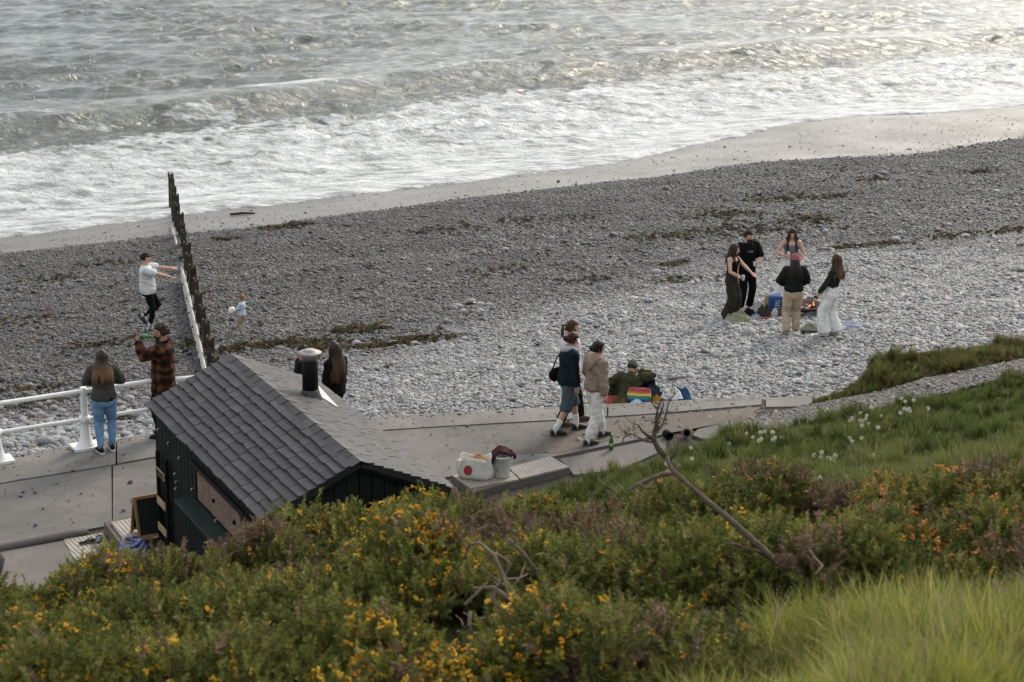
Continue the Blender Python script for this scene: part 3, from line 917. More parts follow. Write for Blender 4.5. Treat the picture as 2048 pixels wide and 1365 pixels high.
def make_weed():
    g = np.random.default_rng(9); P = []
    def patch(px, py, rx, ry, n):
        c = beach_pt(px, py)
        d = (c - CAM_P).length
        qx = g.normal(0, 0.62, n) * rx * d / FPX; qy = g.standard_t(3, n) * 0.42 * ry * d / FPX / 0.28 + 0.25 * fbm(qx * 1.4 + px, qx * 0 + py, 2, 4)
        P.append(np.stack([c.x + qx, c.y + qy + qx * 0.25], 1))
    for a in [(470, 700, 40, 6, 140), (520, 694, 60, 5, 200), (585, 688, 55, 6, 200), (640, 694, 40, 6, 170), (700, 662, 30, 8, 170), (735, 664, 40, 5, 120), (800, 686, 70, 6, 260), (850, 678, 50, 5, 200), (760, 694, 60, 5, 160), (655, 700, 20, 6, 100), (620, 716, 16, 5, 40),
              (570, 455, 40, 7, 110), (450, 480, 25, 4, 40), (1450, 430, 60, 16, 150), (1560, 400, 60, 14, 150), (1500, 460, 80, 18, 190), (1620, 440, 60, 14, 130), (1380, 470, 50, 12, 90), (1750, 360, 40, 10, 70), (1960, 345, 40, 10, 80), (1750, 492, 60, 8, 130), (1920, 472, 60, 9, 110), (2030, 462, 40, 10, 110), (1690, 498, 30, 5, 50), (1355, 528, 30, 5, 45), (1660, 395, 50, 8, 70),
              (100, 560, 60, 12, 60), (210, 530, 50, 10, 50), (60, 640, 60, 14, 60), (90, 800, 60, 18, 110), (40, 780, 50, 14, 80), (200, 690, 60, 12, 60), (240, 840, 40, 10, 50), (1000, 540, 60, 16, 60), (1180, 560, 60, 12, 60), (900, 460, 90, 14, 90), (1100, 440, 90, 14, 90), (380, 690, 16, 30, 60), (1290, 478, 60, 12, 70), (1350, 560, 30, 8, 40)]:
        patch(*a)
    # loose scraps all over the damp shingle
    m = 2600
    s_ = g.uniform(8, 58, m); t_ = g.uniform(33, 50, m)
    k = fbm(s_ * 0.35, t_ * 0.5, 3, 77) + 0.25 * g.random(m) > 0.22
    P.append(np.stack(xy(s_[k], t_[k]), 1))
    P = np.concatenate(P)
    z = beach_z(P[:, 0], P[:, 1]); k = beach_ok(P[:, 0], P[:, 1], z, 0.25)
    P, z = P[k], z[k]; n = len(P)
    col = np.array((0.030, 0.024, 0.011))[None] * np.exp(g.normal(0, 0.5, n))[:, None] + (g.random(n) < 0.12)[:, None] * np.array((0.05, 0.025, 0.0))
    rot = np.stack([g.normal(0, .2, n), g.normal(0, .2, n), g.uniform(0, 6.3, n)], 1)
    o = scatter('seaweed', C_WEED, np.stack([P[:, 0], P[:, 1], z + 0.03], 1), rot, g.uniform(0.07, 0.22, n), col, g.integers(0, 4, n))
    tag(o, 'dark brown seaweed strewn in strand lines over the shingle', 'seaweed', kind='stuff')
make_weed()

# ------------------------------------------------------------------ gravel path on the right
PATH_PX = [((1480, 842), (1545, 868)), ((1600, 815), (1640, 842)), ((1690, 797), (1730, 826)), ((1760, 784), (1810, 810)), ((1850, 758), (1900, 786)), ((1950, 738), (1990, 762)), ((2060, 716), (2080, 752)), ((2250, 690), (2260, 730))]
M_PATH = mat_concrete('path_gravel', (0.115, 0.102, 0.092), (0.18, 0.165, 0.152), 0.6)
path_z = lambda x, y: np.maximum(hill_z(x, y), 0.0)
pv = []; pf = []
rows = []
for i in range(len(PATH_PX) - 1):
    for k in range(6):
        w = k / 6
        rows.append(tuple(tuple(PATH_PX[i][e][c] * (1 - w) + PATH_PX[i + 1][e][c] * w for c in (0, 1)) for e in (0, 1)))
for a, b in rows:
    A = hit(a[0], a[1], path_z, 0, 24, 40); B = hit(b[0], b[1], path_z, 0, 24, 40)
    for j in range(9):
        q = A.lerp(B, j / 8)
        pv.append((q.x, q.y, max(hill_f(q.x, q.y), 0.0) + 0.012))
for i in range(len(rows) - 1):
    for j in range(8):
        pf.append((i * 9 + j, i * 9 + j + 1, (i + 1) * 9 + j + 1, (i + 1) * 9 + j))
path = tag(obj('path', mesh('path', pv, pf, True), M_PATH), kind='structure')
def in_path(px, py):
    a = np.interp(px, [r[0][0] for r in PATH_PX], [r[0][1] for r in PATH_PX]); b = np.interp(px, [r[1][0] for r in PATH_PX], [r[1][1] for r in PATH_PX])
    return (px > 1470) & (py > a - 1) & (py < b + 1)
def make_gravel():
    g = np.random.default_rng(12)
    A = np.array(pv).reshape(-1, 9, 3); P = []
    n = 6500
    i = g.integers(0, len(A) - 1, n); j = g.integers(0, 8, n); u = g.random(n)[:, None]; v = g.random(n)[:, None]
    q = (A[i, j] * (1 - u) + A[i + 1, j] * u) * (1 - v) + (A[i, j + 1] * (1 - u) + A[i + 1, j + 1] * u) * v
    # loose grit on the road right of the last slab
    m = 2600
    px = g.uniform(1120, 1530, m); py = np.interp(px, [1110, 1300, 1524], [843, 831, 812]) + g.random(m) * np.interp(px, [1110, 1300, 1524], [66, 38, 22])
    r2 = np.array([G(a, b, -0.02) for a, b in zip(px, py)])
    # shingle thrown up onto the edge strip
    m3 = 800
    px3 = g.uniform(-150, 1520, m3); f3 = g.random(m3) ** 2.6
    ey = np.interp(px3, [a for a, b in E_PX], [b for a, b in E_PX]); ly = np.interp(px3, [a for a, b in L_PX], [b for a, b in L_PX])
    r3 = np.array([G(a, b, 0.014) for a, b in zip(px3, ey + 1.5 + f3 * (ly - ey) * 0.95)])
    q = np.concatenate([q, r2, r3]); n = len(q)
    sz = 0.020 * np.exp(g.normal(0, 0.55, n))
    col = stone_cols(n, g) * g.uniform(0.25, 0.62, n)[:, None] * np.array((1.02, 0.95, 0.89))
    o = scatter('gravel', C_PEB, q + np.array((0, 0, 0.004)), np.stack([g.normal(0, .3, n), g.normal(0, .3, n), g.uniform(0, 6.3, n)], 1), np.stack([sz * 1.2, sz, sz * 0.55], 1), col, g.integers(0, 7, n))
    tag(o, 'loose grey gravel scattered along the path and dirt verge', 'gravel', kind='stuff')
make_gravel()
# ------------------------------------------------------------------ gorse
def sprig_mesh(seed, n=34, L=1.0, spread=1.0, w=0.030):
    """a spiny shoot: short spikes all round a stem (unit length)"""
    rr = random.Random(seed); v = []; f = []
    bend = Vector((rr.uniform(-.2, .2), rr.uniform(-.2, .2), 0))
    for i in range(n):
        t = (i + rr.random()) / n
        a = rr.uniform(0, 6.28)
        c = Vector((0, 0, t * L)) + bend * t * t
        up = 0.35 + 0.9 * t
        d = Vector((math.cos(a), math.sin(a), up)).normalized()
        ln = (0.34 - 0.16 * t) * rr.uniform(0.7, 1.25) * spread
        q = d.cross(Vector((rr.gauss(0, 1), rr.gauss(0, 1), rr.gauss(0, 1)))).normalized() * w * rr.uniform(0.7, 1.3)
        k = len(v)
        v += [c - q, c + q, c + d * ln * 0.6 + q * 0.8, c + d * ln, c + d * ln * 0.6 - q * 0.8]
        f += [(k, k + 1, k + 2, k + 3, k + 4)]
    k = len(v)
    v += [Vector((-0.015, 0, -0.15)), Vector((0.015, 0, -0.15)), Vector((0.01, 0, L)) + bend, Vector((-0.01, 0, L)) + bend]
    f += [(k, k + 1, k + 2, k + 3)]
    return mesh('sprig', v, f, True)
def flower_mesh(seed):
    rr = random.Random(seed); m = MB()
    for i in range(5):
        c = Vector((rr.uniform(-.35, .35), rr.uniform(-.35, .35), rr.uniform(-.1, .6)))
        for k in range(2):
            a = rr.uniform(0, 6.28); d = Vector((math.cos(a), math.sin(a), rr.uniform(0.1, 0.9))).normalized()
            q = d.cross(Vector((0, 0, 1))).normalized(); u = q.cross(d)
            m.add([c, c + d * .22 + q * .17 + u * .07, c + d * .42 + u * .03, c + d * .22 - q * .17 + u * .07], [(0, 1, 2, 3)])
        m.ball(c, (.13, .13, .16), 5, 3)
    return mesh('flower_cluster', m.v, m.f, True)
M_LEAF = inst_mat('gorse_leaf', rough=0.6, spec=0.25, trans=0.18)
M_FLOWER = inst_mat('gorse_flower', rough=0.6, spec=0.2, trans=0.3)
sp = []
for i in range(5):
    me = sprig_mesh(i, 50, w=0.021); me.materials.append(M_LEAF); sp.append(me)
C_SPRIG = sources('sprig', sp)
flw = []
for i in range(3):
    me = flower_mesh(i); me.materials.append(M_FLOWER); flw.append(me)
C_FLOWER = sources('flower', flw)
M_WOOD = mat('gorse_wood', (0.10, 0.075, 0.055), 0.9, 0.3, 8, 0.5, 40, dist=0.01)

def dir_euler(d, spin):
    """euler angles (XYZ) that send +Z to each row of d"""
    d = d / np.linalg.norm(d, axis=1, keepdims=True)
    th = np.arccos(np.clip(d[:, 2], -1, 1)); ph = np.arctan2(d[:, 1], d[:, 0])
    return np.stack([np.zeros(len(d)), th, ph], 1)

GREEN = np.array([(0.132, 0.146, 0.028), (0.180, 0.184, 0.036), (0.085, 0.106, 0.023), (0.23, 0.22, 0.056)])
BROWN = np.array([(0.190, 0.122, 0.075), (0.225, 0.150, 0.105), (0.150, 0.098, 0.058)])
YEL = np.array([(0.60, 0.34, 0.025), (0.64, 0.40, 0.035), (0.56, 0.26, 0.02)])
ORANGE = np.array([(0.52, 0.20, 0.035), (0.52, 0.25, 0.08), (0.46, 0.17, 0.05)])
bush_no = [0]
def gorse(px, D, rx, h, fl, br, label, ry=None, orange=False, olive=0.0, name='gorse_bush', dens=1.0):
    """px: photo column, D: distance; rx, ry, h in metres; fl flowers per clump; br share of dry brown shoots"""
    bush_no[0] += 1
    g = np.random.default_rng(100 + bush_no[0])
    ry = ry or rx * 0.85
    rx, ry, h = rx * 0.93, ry * 0.93, h * 1.07
    x = (px - 1024) / FPX * D * 1.045
    z0 = hill_f(x, D)
    root = empty(name, (x, D, z0))
    tag(root, label, 'gorse' if name == 'gorse_bush' else 'heather', 'gorse and heather on the bank')
    # clumps over a dome
    nc = int(33 * rx * ry * dens) + 10
    a = g.uniform(0, 6.28, nc); r = np.sqrt(g.random(nc)) * 0.98
    cx = rx * r * np.cos(a); cy = ry * r * np.sin(a)
    top = h * (1 - r ** 2.4) ** 0.6 * (0.78 + 0.3 * pn(cx * 1.3 + bush_no[0] * 7.7, cy * 1.3, 80))
    gz = hill_z(x + cx, D + cy) - z0
    cz = gz + np.maximum(top - 0.14, 0.10)
    cr = g.uniform(0.12, 0.235, nc) * (0.75 + 0.25 * rx)
    P = []; Dr = []; Cc = []; Sz = []; FP = []; FC = []; FS = []
    brown_c = sstep(0.85 - br, 0.97 - br * 0.8, 0.5 + 0.5 * fbm(cx * 1.1 + 3 * bush_no[0], cy * 1.1, 2, 81) + g.normal(0, 0.1, nc))
    flo_c = np.clip(fl * (0.45 + 0.9 * pn(cx * 0.9 + bush_no[0], cy * 0.9, 82)) * g.uniform(0.3, 1.7, nc), 0, 3)
    for i in range(nc):
        n = int((70 * (cr[i] / 0.2) ** 2) * 0.85) + 12
        d = g.normal(0, 1, (n, 3)); d[:, 2] = np.abs(d[:, 2]) * 0.9 - 0.25
        d /= np.linalg.norm(d, axis=1, keepdims=True)
        rr = cr[i] * g.uniform(0.55, 1.12, n)
        p = np.array((cx[i], cy[i], cz[i])) + d * rr[:, None]
        P.append(p)
        Dr.append(d + np.array((0, 0, 0.75)) + g.normal(0, 0.25, (n, 3)))
        base = GREEN[g.integers(0, 4, n)] * np.exp(g.normal(0, 0.18, n))[:, None]
        lift = 0.7 + 0.6 * np.clip(d[:, 2], 0, 1)
        base = base * (1 + olive * np.array((0.6, 0.35, 0.3)))
        isb = g.random(n) < np.clip(0.02 + brown_c[i] * 0.8 * (d[:, 2] > 0.1), 0, 0.9)
        c = np.where(isb[:, None], BROWN[g.integers(0, 3, n)] * np.exp(g.normal(0, 0.15, n))[:, None], base)
        Cc.append(c); Sz.append(g.uniform(0.085, 0.15, n) * np.where(isb, 1.2, 1.0) * np.where(g.random(n) < 0.05, 1.5, 1.0))
        m = int(g.poisson(flo_c[i] * 14.0))
        if m:
            d2 = g.normal(0, 1, (m, 3)); d2[:, 2] = np.abs(d2[:, 2]); d2 /= np.linalg.norm(d2, axis=1, keepdims=True)
            FP.append(np.array((cx[i], cy[i], cz[i])) + d2 * (cr[i] * 1.15 + 0.035))
            FC.append((ORANGE if orange else YEL)[g.integers(0, 3, m)] * np.exp(g.normal(0, 0.12, m))[:, None])
            FS.append(g.uniform(0.036, 0.070, m))
    P = np.concatenate(P); Dr = np.concatenate(Dr); Cc = np.concatenate(Cc); Sz = np.concatenate(Sz)
    n = len(P)
    scatter('foliage', C_SPRIG, P, dir_euler(Dr, 0), np.stack([Sz * 1.15, Sz * 1.15, Sz], 1), Cc, g.integers(0, 5, n), root)
    if FP:
        FP = np.concatenate(FP); FC = np.concatenate(FC); FS = np.concatenate(FS)
        scatter('flowers', C_FLOWER, FP, np.stack([g.normal(0, .5, len(FP)), g.normal(0, .5, len(FP)), g.uniform(0, 6.3, len(FP))], 1), FS, FC, g.integers(0, 3, len(FP)), root)
    m = MB(); rr = random.Random(bush_no[0])
    for i in range(9):
        a = rr.uniform(0, 6.28); q = rr.uniform(0.3, 0.75)
        e = Vector((rx * q * math.cos(a), ry * q * math.sin(a), 0)); e.z = hill_f(x + e.x, D + e.y) - z0 + h * 0.55
        m.loft([(0, 0, -0.05), e * 0.45 + Vector((rr.uniform(-.1, .1), rr.uniform(-.1, .1), 0.08)), e], [0.03, 0.02, 0.008], n=5, cap=0)
    m.build('stem', M_WOOD, root)
    return root

for a in [
    (660, 18.8, 1.10, 0.92, 1.5, 0.10, 'gorse bush with yellow flowers right below the gable of the black hut'),
    (860, 18.6, 1.10, 0.80, 0.9, 0.28, 'gorse bush with brown dry tops below the low eave of the hut roof'),
    (1090, 18.6, 1.20, 0.66, 0.25, 0.40, 'pale green gorse bush with brown tops below the perforated plates'),
    (1330, 18.4, 1.20, 0.70, 0.12, 0.34, 'green gorse bush behind the upper end of the bare dead trunk'),
    (1560, 18.3, 1.15, 0.72, 0.10, 0.34, 'green gorse bush with mauve tops below the grass bank, right of the trunk'),
    (440, 17.7, 1.0, 0.78, 0.15, 0.44, 'gorse bush with pinkish brown dry tops against the hut side wall'),
    (235, 17.3, 1.15, 1.06, 0.7, 0.06, 'gorse bush with yellow flowers hiding the foot of the chalkboard sign'),
    (60, 16.7, 1.15, 0.98, 0.8, 0.05, 'gorse bush at the left edge in front of the perforated step plate'),
    (-150, 16.0, 1.2, 0.9, 0.6, 0.08, 'gorse bush reaching in from the left edge of the picture'),
    (70, 14.0, 1.15, 0.80, 0.8, 0.10, 'dark green gorse bush in the second row at the far left'),
    (310, 14.6, 1.15, 0.84, 0.5, 0.12, 'gorse bush in the second row, left of the brown dry one'),
    (545, 15.2, 1.10, 0.82, 0.6, 0.20, 'gorse bush in the second row below the hut corner'),
    (775, 14.9, 1.15, 1.02, 1.9, 0.12, 'big rounded gorse bush thick with yellow flowers, left of the dead grey branches'),
    (1010, 15.8, 1.05, 0.74, 0.9, 0.22, 'gorse bush with orange yellow flowers behind the dead grey branches'),
    (1225, 15.2, 1.15, 0.86, 0.4, 0.30, 'gorse bush with brown tops right of the dead grey branches'),
    (1450, 15.2, 1.10, 0.84, 0.5, 0.16, 'dark green gorse bush behind the middle of the bare dead trunk'),
    (1660, 15.0, 1.05, 0.74, 0.30, 0.34, 'dry gorse bush right of the bare dead trunk'),
    (100, 11.7, 1.05, 0.70, 0.9, 0.10, 'near gorse bush with yellow flowers by the lower left edge'),
    (370, 11.9, 1.10, 0.72, 0.6, 0.10, 'near gorse bush with a dark hollow behind it, lower left'),
    (640, 12.0, 1.10, 0.80, 1.3, 0.12, 'near gorse bush with clusters of yellow flowers, lower middle left'),
    (1170, 12.5, 1.00, 0.82, 1.0, 0.12, 'near gorse bush with yellow flowers right of the dead grey branches'),
    (1330, 12.4, 0.70, 0.62, 0.4, 0.34, 'near gorse bush with mauve tips left of the foot of the dead trunk'),
    (150, 9.1, 0.95, 0.55, 0.8, 0.18, 'blurred nearest gorse bush in the lower left corner'),
    (460, 9.2, 0.95, 0.55, 0.7, 0.18, 'blurred nearest gorse bush at the bottom edge, left of the middle'),
    (760, 9.3, 0.90, 0.52, 0.35, 0.36, 'blurred nearest gorse bush with dry shoots at the bottom edge'),
    (1030, 9.3, 0.80, 0.45, 0.15, 0.42, 'blurred dry gorse bush at the bottom edge below the dead branches'),
]:
    gorse(*a)
gorse(1940, 17.2, 1.2, 0.84, 1.5, 0.24, 'dark gorse bush with orange flowers at the right edge', orange=True)
gorse(1800, 15.3, 1.0, 0.74, 2.2, 0.26, 'gorse bush glowing with orange flowers, right of the dry bushes', orange=True)
gorse(2080, 15.0, 1.0, 0.80, 0.7, 0.30, 'dark gorse bush cut off by the right edge', orange=True)
gorse(1705, 17.9, 0.60, 0.55, 0.05, 0.95, 'mauve brown heather clump standing up against the grass bank', name='heather_bush', olive=0.5)

# ------------------------------------------------------------------ grass
def tuft_mesh(seed, n=16, h=1.0, lean=0.5, w=0.018):
    rr = random.Random(seed); v = []; f = []
    for i in range(n):
        a = rr.uniform(0, 6.28); b = rr.uniform(0, 6.28)
        o = Vector((math.cos(b), math.sin(b), 0)) * rr.uniform(0, 0.16)
        d = Vector((math.cos(a), math.sin(a), 0)); q = Vector((-d.y, d.x, 0))
        L = h * rr.uniform(0.55, 1.1); ln = rr.uniform(0.15, 1.0) * lean
        k = len(v)
        for j in range(4):
            t = j / 3
            c = o + Vector((0, 0, L * (t - 0.25 * ln * t * t))) + d * (L * ln * t * t)
            ww = w * (1 - t * 0.95) * rr.uniform(0.8, 1.2)
            v += [c - q * ww, c + q * ww]
        f += [(k + 2 * j, k + 2 * j + 1, k + 2 * j + 3, k + 2 * j + 2) for j in range(3)]
    return mesh('tuft', v, f, True)
M_GRASS = inst_mat('grass_blade', rough=0.55, spec=0.25, trans=0.4)
tf = []
for i in range(4):
    me = tuft_mesh(i, 18, 1.0, 0.55, 0.026); me.materials.append(M_GRASS); tf.append(me)
C_TUFT = sources('tuft', tf)
tf = []
for i in range(4):
    me = tuft_mesh(20 + i, 16, 1.0, 0.75, 0.015); me.materials.append(M_GRASS); tf.append(me)
C_LONG = sources('long_tuft', tf)
def grass(name, label, box, n, mask, coll, hgt, cols, seed, lean=0.15):
    g = np.random.default_rng(seed)
    u0, u1, d0, d1 = box
    d = np.sqrt(g.uniform(d0 ** 2, d1 ** 2, n)); u = g.uniform(u0, u1, n)
    x = (u - 1024) / FPX * 1.045 * d
    z = hill_z(x, d)
    px, py, c = proj(x, d, z)
    k = mask(px, py, d, x, z, g)
    x, d, z, px, py = x[k], d[k], z[k], px[k], py[k]
    n = len(x)
    hh, cc = hgt(px, py, d, x, g), cols(px, py, d, x, g)
    rot = np.stack([g.normal(0, lean, n), g.normal(0, lean, n), g.uniform(0, 6.3, n)], 1)
    o = scatter(name, coll, np.stack([x, d, z - 0.01], 1), rot, np.stack([hh * 1.0, hh * 1.0, hh], 1), cc, g.integers(0, 4, n))
    tag(o, label, 'grass', kind='stuff')
    print(name, n)
def pick(g, pal, n):
    pal = np.array(pal)
    return pal[g.integers(0, len(pal), n)] * np.exp(g.normal(0, 0.16, n))[:, None]
BARE = [(1545, 922, 60, 16), (1620, 930, 50, 14), (1180, 955, 40, 12), (1150, 985, 50, 8), (1460, 920, 26, 10)]
def bare(px, py):
    b = np.zeros(len(px), bool)
    for a, c, rx, ry in BARE: b |= ((px - a) / rx) ** 2 + ((py - c) / ry) ** 2 < 1
    return b
def m_mid(px, py, d, x, z, g):
    k = (z > 0.03) & ~in_path(px, py)
    sparse = bare(px, py) | (fbm(x * 1.6, d * 1.6, 3, 94) > 0.42)
    return k & (d > np.interp(px, [900, 1500, 1700, 2048], [22, 20, 19, 18.2])) & (~sparse | (g.random(len(px)) < 0.25))
def h_mid(px, py, d, x, g):
    t = 0.5 + 0.5 * fbm(x * 0.9, d * 0.9, 3, 91)
    near = sstep(23.5, 20.5, d) * sstep(1450, 1650, px)
    tus = sstep(0.08, 0.4, fbm(x * 1.5 + 4, d * 1.5, 2, 98))
    return (0.07 + 0.09 * t + 0.19 * tus + 0.10 * near) * g.uniform(0.6, 1.4, len(px))
def c_mid(px, py, d, x, g):
    n = len(px)
    dark = pick(g, [(0.055, 0.078, 0.014), (0.078, 0.102, 0.020), (0.095, 0.112, 0.026), (0.040, 0.058, 0.013)], n)
    pale = pick(g, [(0.15, 0.165, 0.045), (0.12, 0.145, 0.035), (0.19, 0.175, 0.075), (0.10, 0.125, 0.03)], n)
    dry = pick(g, [(0.12, 0.095, 0.035), (0.10, 0.085, 0.03)], n)
    near = np.clip(sstep(23.8, 21.0, d + 0.8 * fbm(x, d, 2, 92)) * sstep(1400, 1600, px), 0, 1)
    edge = sstep(1560, 1680, px) * sstep(31.5, 33.0, d)
    w = np.clip(near + 0.2 + 0.85 * sstep(0.05, 0.45, fbm(x * 0.9, d * 0.9, 3, 93)), 0, 1)
    c = np.where((g.random(n) < w)[:, None], pale, dark)
    return np.where((g.random(n) < edge * 0.55)[:, None], dry, c)
grass('meadow_grass', 'dark green tussocky grass on the bank with dandelions', (960, 2330, 18, 36.5), 62000, m_mid, C_TUFT, h_mid, c_mid, 31, 0.25)
def m_near(px, py, d, x, z, g):
    lim = np.interp(px, [1000, 1100, 1250, 1420, 1560, 1750, 2048, 2400], [0, 8.6, 9.3, 11.6, 13.2, 13.6, 14.4, 14.6])
    return (d < lim + 0.5 * pn(x * 1.3, d * 1.3, 95)) & (d > 5.5)
def h_near(px, py, d, x, g):
    return (0.34 + 0.24 * pn(x * 0.9, d * 0.9, 96)) * g.uniform(0.6, 1.5, len(px))
def c_near(px, py, d, x, g):
    n = len(px)
    a = pick(g, [(0.23, 0.25, 0.036), (0.29, 0.30, 0.052), (0.16, 0.19, 0.026), (0.33, 0.315, 0.09)], n)
    b = pick(g, [(0.30, 0.24, 0.13), (0.19, 0.14, 0.09)], n)
    w = 0.16 + 0.55 * sstep(0.12, 0.5, fbm(x * 1.1, d * 1.1, 3, 97))
    dk = 1.0 - 0.45 * sstep(0.0, 0.4, fbm(x * 2.2 + 5, d * 2.2, 2, 99))
    return np.where((g.random(n) < w)[:, None], b, a * dk[:, None])
grass('long_grass', 'bright yellow green long grass in the near right corner', (1000, 2450, 5.5, 15), 15000, m_near, C_LONG, h_near, c_near, 32, 0.3)
def m_under(px, py, d, x, z, g):
    return (z > 0.1)
grass('undergrowth', 'rough dark grass growing between the gorse bushes', (-420, 2300, 6, 20.8), 15000, m_under, C_LONG, lambda px, py, d, x, g: g.uniform(0.16, 0.36, len(px)), lambda px, py, d, x, g: pick(g, [(0.06, 0.075, 0.02), (0.04, 0.055, 0.015), (0.10, 0.08, 0.045)], len(px)), 33, 0.3)

# ------------------------------------------------------------------ dandelion clocks
def clock_mesh():
    m = MB(); rr = random.Random(4)
    m.ball((0, 0, 0), 0.22, 6, 4)
    for i in range(60):
        d = Vector((rr.gauss(0, 1), rr.gauss(0, 1), rr.gauss(0, 1))).normalized()
        q = d.orthogonal().normalized(); u = d.cross(q)
        for k in range(2):
            e = (q if k else u) * 0.24
            m.add([d * 0.75 - e, d * 1.0 - e * 0.5, d * 1.0 + e * 0.5, d * 0.75 + e], [(0, 1, 2, 3)])
        m.add([d * .1 - q * .015, d * .1 + q * .015, d * .8], [(0, 1, 2)])
    return mesh('seed_head', m.v, m.f, True)
M_CLOCK = mat('dandelion_down', (0.68, 0.66, 0.58), 0.9, 0.1, 30, 0)
M_STALK = mat('dandelion_stalk', (0.20, 0.22, 0.06), 0.6, 0.2, 20, 0)
ME_CLOCK = clock_mesh(); ME_CLOCK.materials.append(M_CLOCK)
m = MB(); m.loft([(0, 0, -0.2), (0.03, 0, 0.4), (0.06, 0.02, 1.0)], [0.02, 0.018, 0.015], n=5, cap=0)
ME_STALK = mesh('stem', m.v, m.f, True); ME_STALK.materials.append(M_STALK)
ORD = ['first', 'second', 'third', 'fourth', 'fifth', 'sixth', 'seventh', 'eighth', 'ninth', 'tenth', 'eleventh', 'twelfth', 'thirteenth', 'fourteenth', 'fifteenth', 'sixteenth']
CLOCKS = {
    'in the cluster nearest the kerb end': [(1498, 868), (1510, 876), (1520, 866), (1524, 866), (1537, 862), (1544, 866), (1555, 866), (1541, 880), (1549, 878), (1562, 876), (1527, 879), (1520, 880)],
    'on the grass rim by the path': [(1555, 826), (1559, 823), (1569, 830), (1536, 840), (1536, 846)],
    'in the middle cluster on the bank': [(1690, 854), (1696, 840), (1704, 839), (1711, 838), (1714, 835), (1720, 827), (1725, 843), (1734, 835), (1738, 831), (1740, 846), (1752, 852), (1759, 833), (1721, 851), (1698, 882), (1707, 876), (1724, 877)],
    'in the top cluster beside the path': [(1803, 822), (1811, 822), (1819, 818), (1825, 820), (1803, 818), (1817, 804), (1832, 802), (1853, 816), (1748, 815), (1787, 796), (1804, 796)],
    'in the cluster behind the heather': [(1630, 913), (1637, 904), (1645, 913), (1649, 914), (1659, 915), (1668, 914), (1665, 918), (1651, 945), (1659, 948), (1650, 956), (1690, 957)],
    'in the lowest cluster above the gorse': [(1508, 972), (1516, 966), (1519, 960), (1528, 968), (1511, 966)],
    'standing alone on the bank': [(1740, 908), (1431, 970), (1385, 920), (1344, 926), (1452, 886), (1378, 895), (1650, 818)],
}
rr = random.Random(8)
for lab, L in CLOCKS.items():
    for i_, (px, py) in enumerate(sorted(L)):
        hh = rr.uniform(0.20, 0.32)
        p = hit(px, py, hill_z, hh * 0.95, 17, 36)
        gz = hill_f(p.x, p.y)
        o = empty('dandelion', (p.x, p.y, gz)); o.rotation_euler = (rr.uniform(-.2, .2), rr.uniform(-.2, .2), rr.uniform(0, 6.3))
        tag(o, '%s from the left of the white dandelion clocks %s' % (ORD[i_], lab), 'dandelion', 'dandelion clocks ' + lab)
        s_ = obj('stem', ME_STALK, None, o); s_.scale = (0.25, 0.25, p.z - gz)
        c = obj('seed_head', ME_CLOCK, None, o); r_ = rr.uniform(0.026, 0.034)
        c.location = (0.06 * 0.25, 0.0, p.z - gz); c.scale = (r_, r_, r_)

# ------------------------------------------------------------------ dead wood
M_DEAD = mat('dead_trunk_bark', (0.075, 0.055, 0.040), 0.9, 0.3, 9, 0.7, 30, dist=0.015, col2=(0.10, 0.075, 0.055))
M_GREY = mat('grey_dead_wood', (0.155, 0.118, 0.092), 0.9, 0.3, 12, 0.6, 40, dist=0.01)
def branch(m, pts, r0, r1, n=7):
    k = len(pts)
    m.loft(pts, [r0 + (r1 - r0) * i / (k - 1) for i in range(k)], n=n, cap=0.3)
def px_path(L, y0, y1):
    out = []
    for i, (a, b) in enumerate(L):
        out.append(at_depth(a, b, y0 + (y1 - y0) * i / (len(L) - 1)))
    return out
tb = hit(1612, 1196, hill_z, 0.1, 6, 20)
root = empty('dead_tree', tb); tag(root, 'bare leaning dead trunk with twiggy top rising out of the gorse', 'dead tree')
inv = Matrix.Translation(-tb)
def local(L): return [p - tb for p in L]
yb = tb.y - 0.7; yt = yb + 0.7
foot = at_depth(1640, 1230, yb); foot.z = hill_f(foot.x, foot.y) - 0.05
m = MB(); rr = random.Random(2)
branch(m, local([foot] + px_path([(1625, 1215), (1600, 1170), (1560, 1130), (1500, 1075), (1450, 1032), (1400, 990), (1365, 960), (1340, 935), (1332, 910)], yb, yt)), 0.032, 0.016, 9)
m.build('trunk', M_DEAD, root, True)
def twigs(name, L, r0, r1, y0, y1):
    m = MB(); branch(m, local(px_path(L, y0, y1)), r0, r1); return m.build(name, M_DEAD, root, True)
twigs('branch', [(1332, 912), (1318, 900), (1310, 885), (1308, 868), (1312, 850), (1320, 830)], 0.030, 0.010, yt, yt)
twigs('branch', [(1310, 880), (1296, 872), (1284, 862), (1276, 850)], 0.018, 0.006, yt, yt - 0.2)
twigs('branch', [(1308, 870), (1325, 850), (1332, 830), (1336, 810), (1345, 792)], 0.014, 0.004, yt, yt + 0.2)
twigs('branch', [(1311, 860), (1312, 836), (1316, 815), (1322, 800)], 0.014, 0.004, yt, yt)
twigs('branch', [(1320, 832), (1327, 812), (1325, 795)], 0.009, 0.003, yt, yt)
twigs('branch', [(1310, 885), (1290, 882), (1278, 876), (1262, 868), (1250, 866)], 0.013, 0.004, yt, yt + .2)
twigs('branch', [(1262, 868), (1248, 875), (1244, 888), (1250, 890)], 0.008, 0.003, yt + .2, yt + .3)
twigs('branch', [(1250, 866), (1240, 858), (1236, 845)], 0.006, 0.002, yt + .2, yt + .3)
twigs('branch', [(1338, 925), (1352, 902), (1358, 885), (1352, 868)], 0.014, 0.005, yt, yt + .1)
twigs('branch', [(1344, 945), (1322, 950), (1295, 960), (1275, 970), (1255, 982)], 0.026, 0.010, yt, yt - .3)
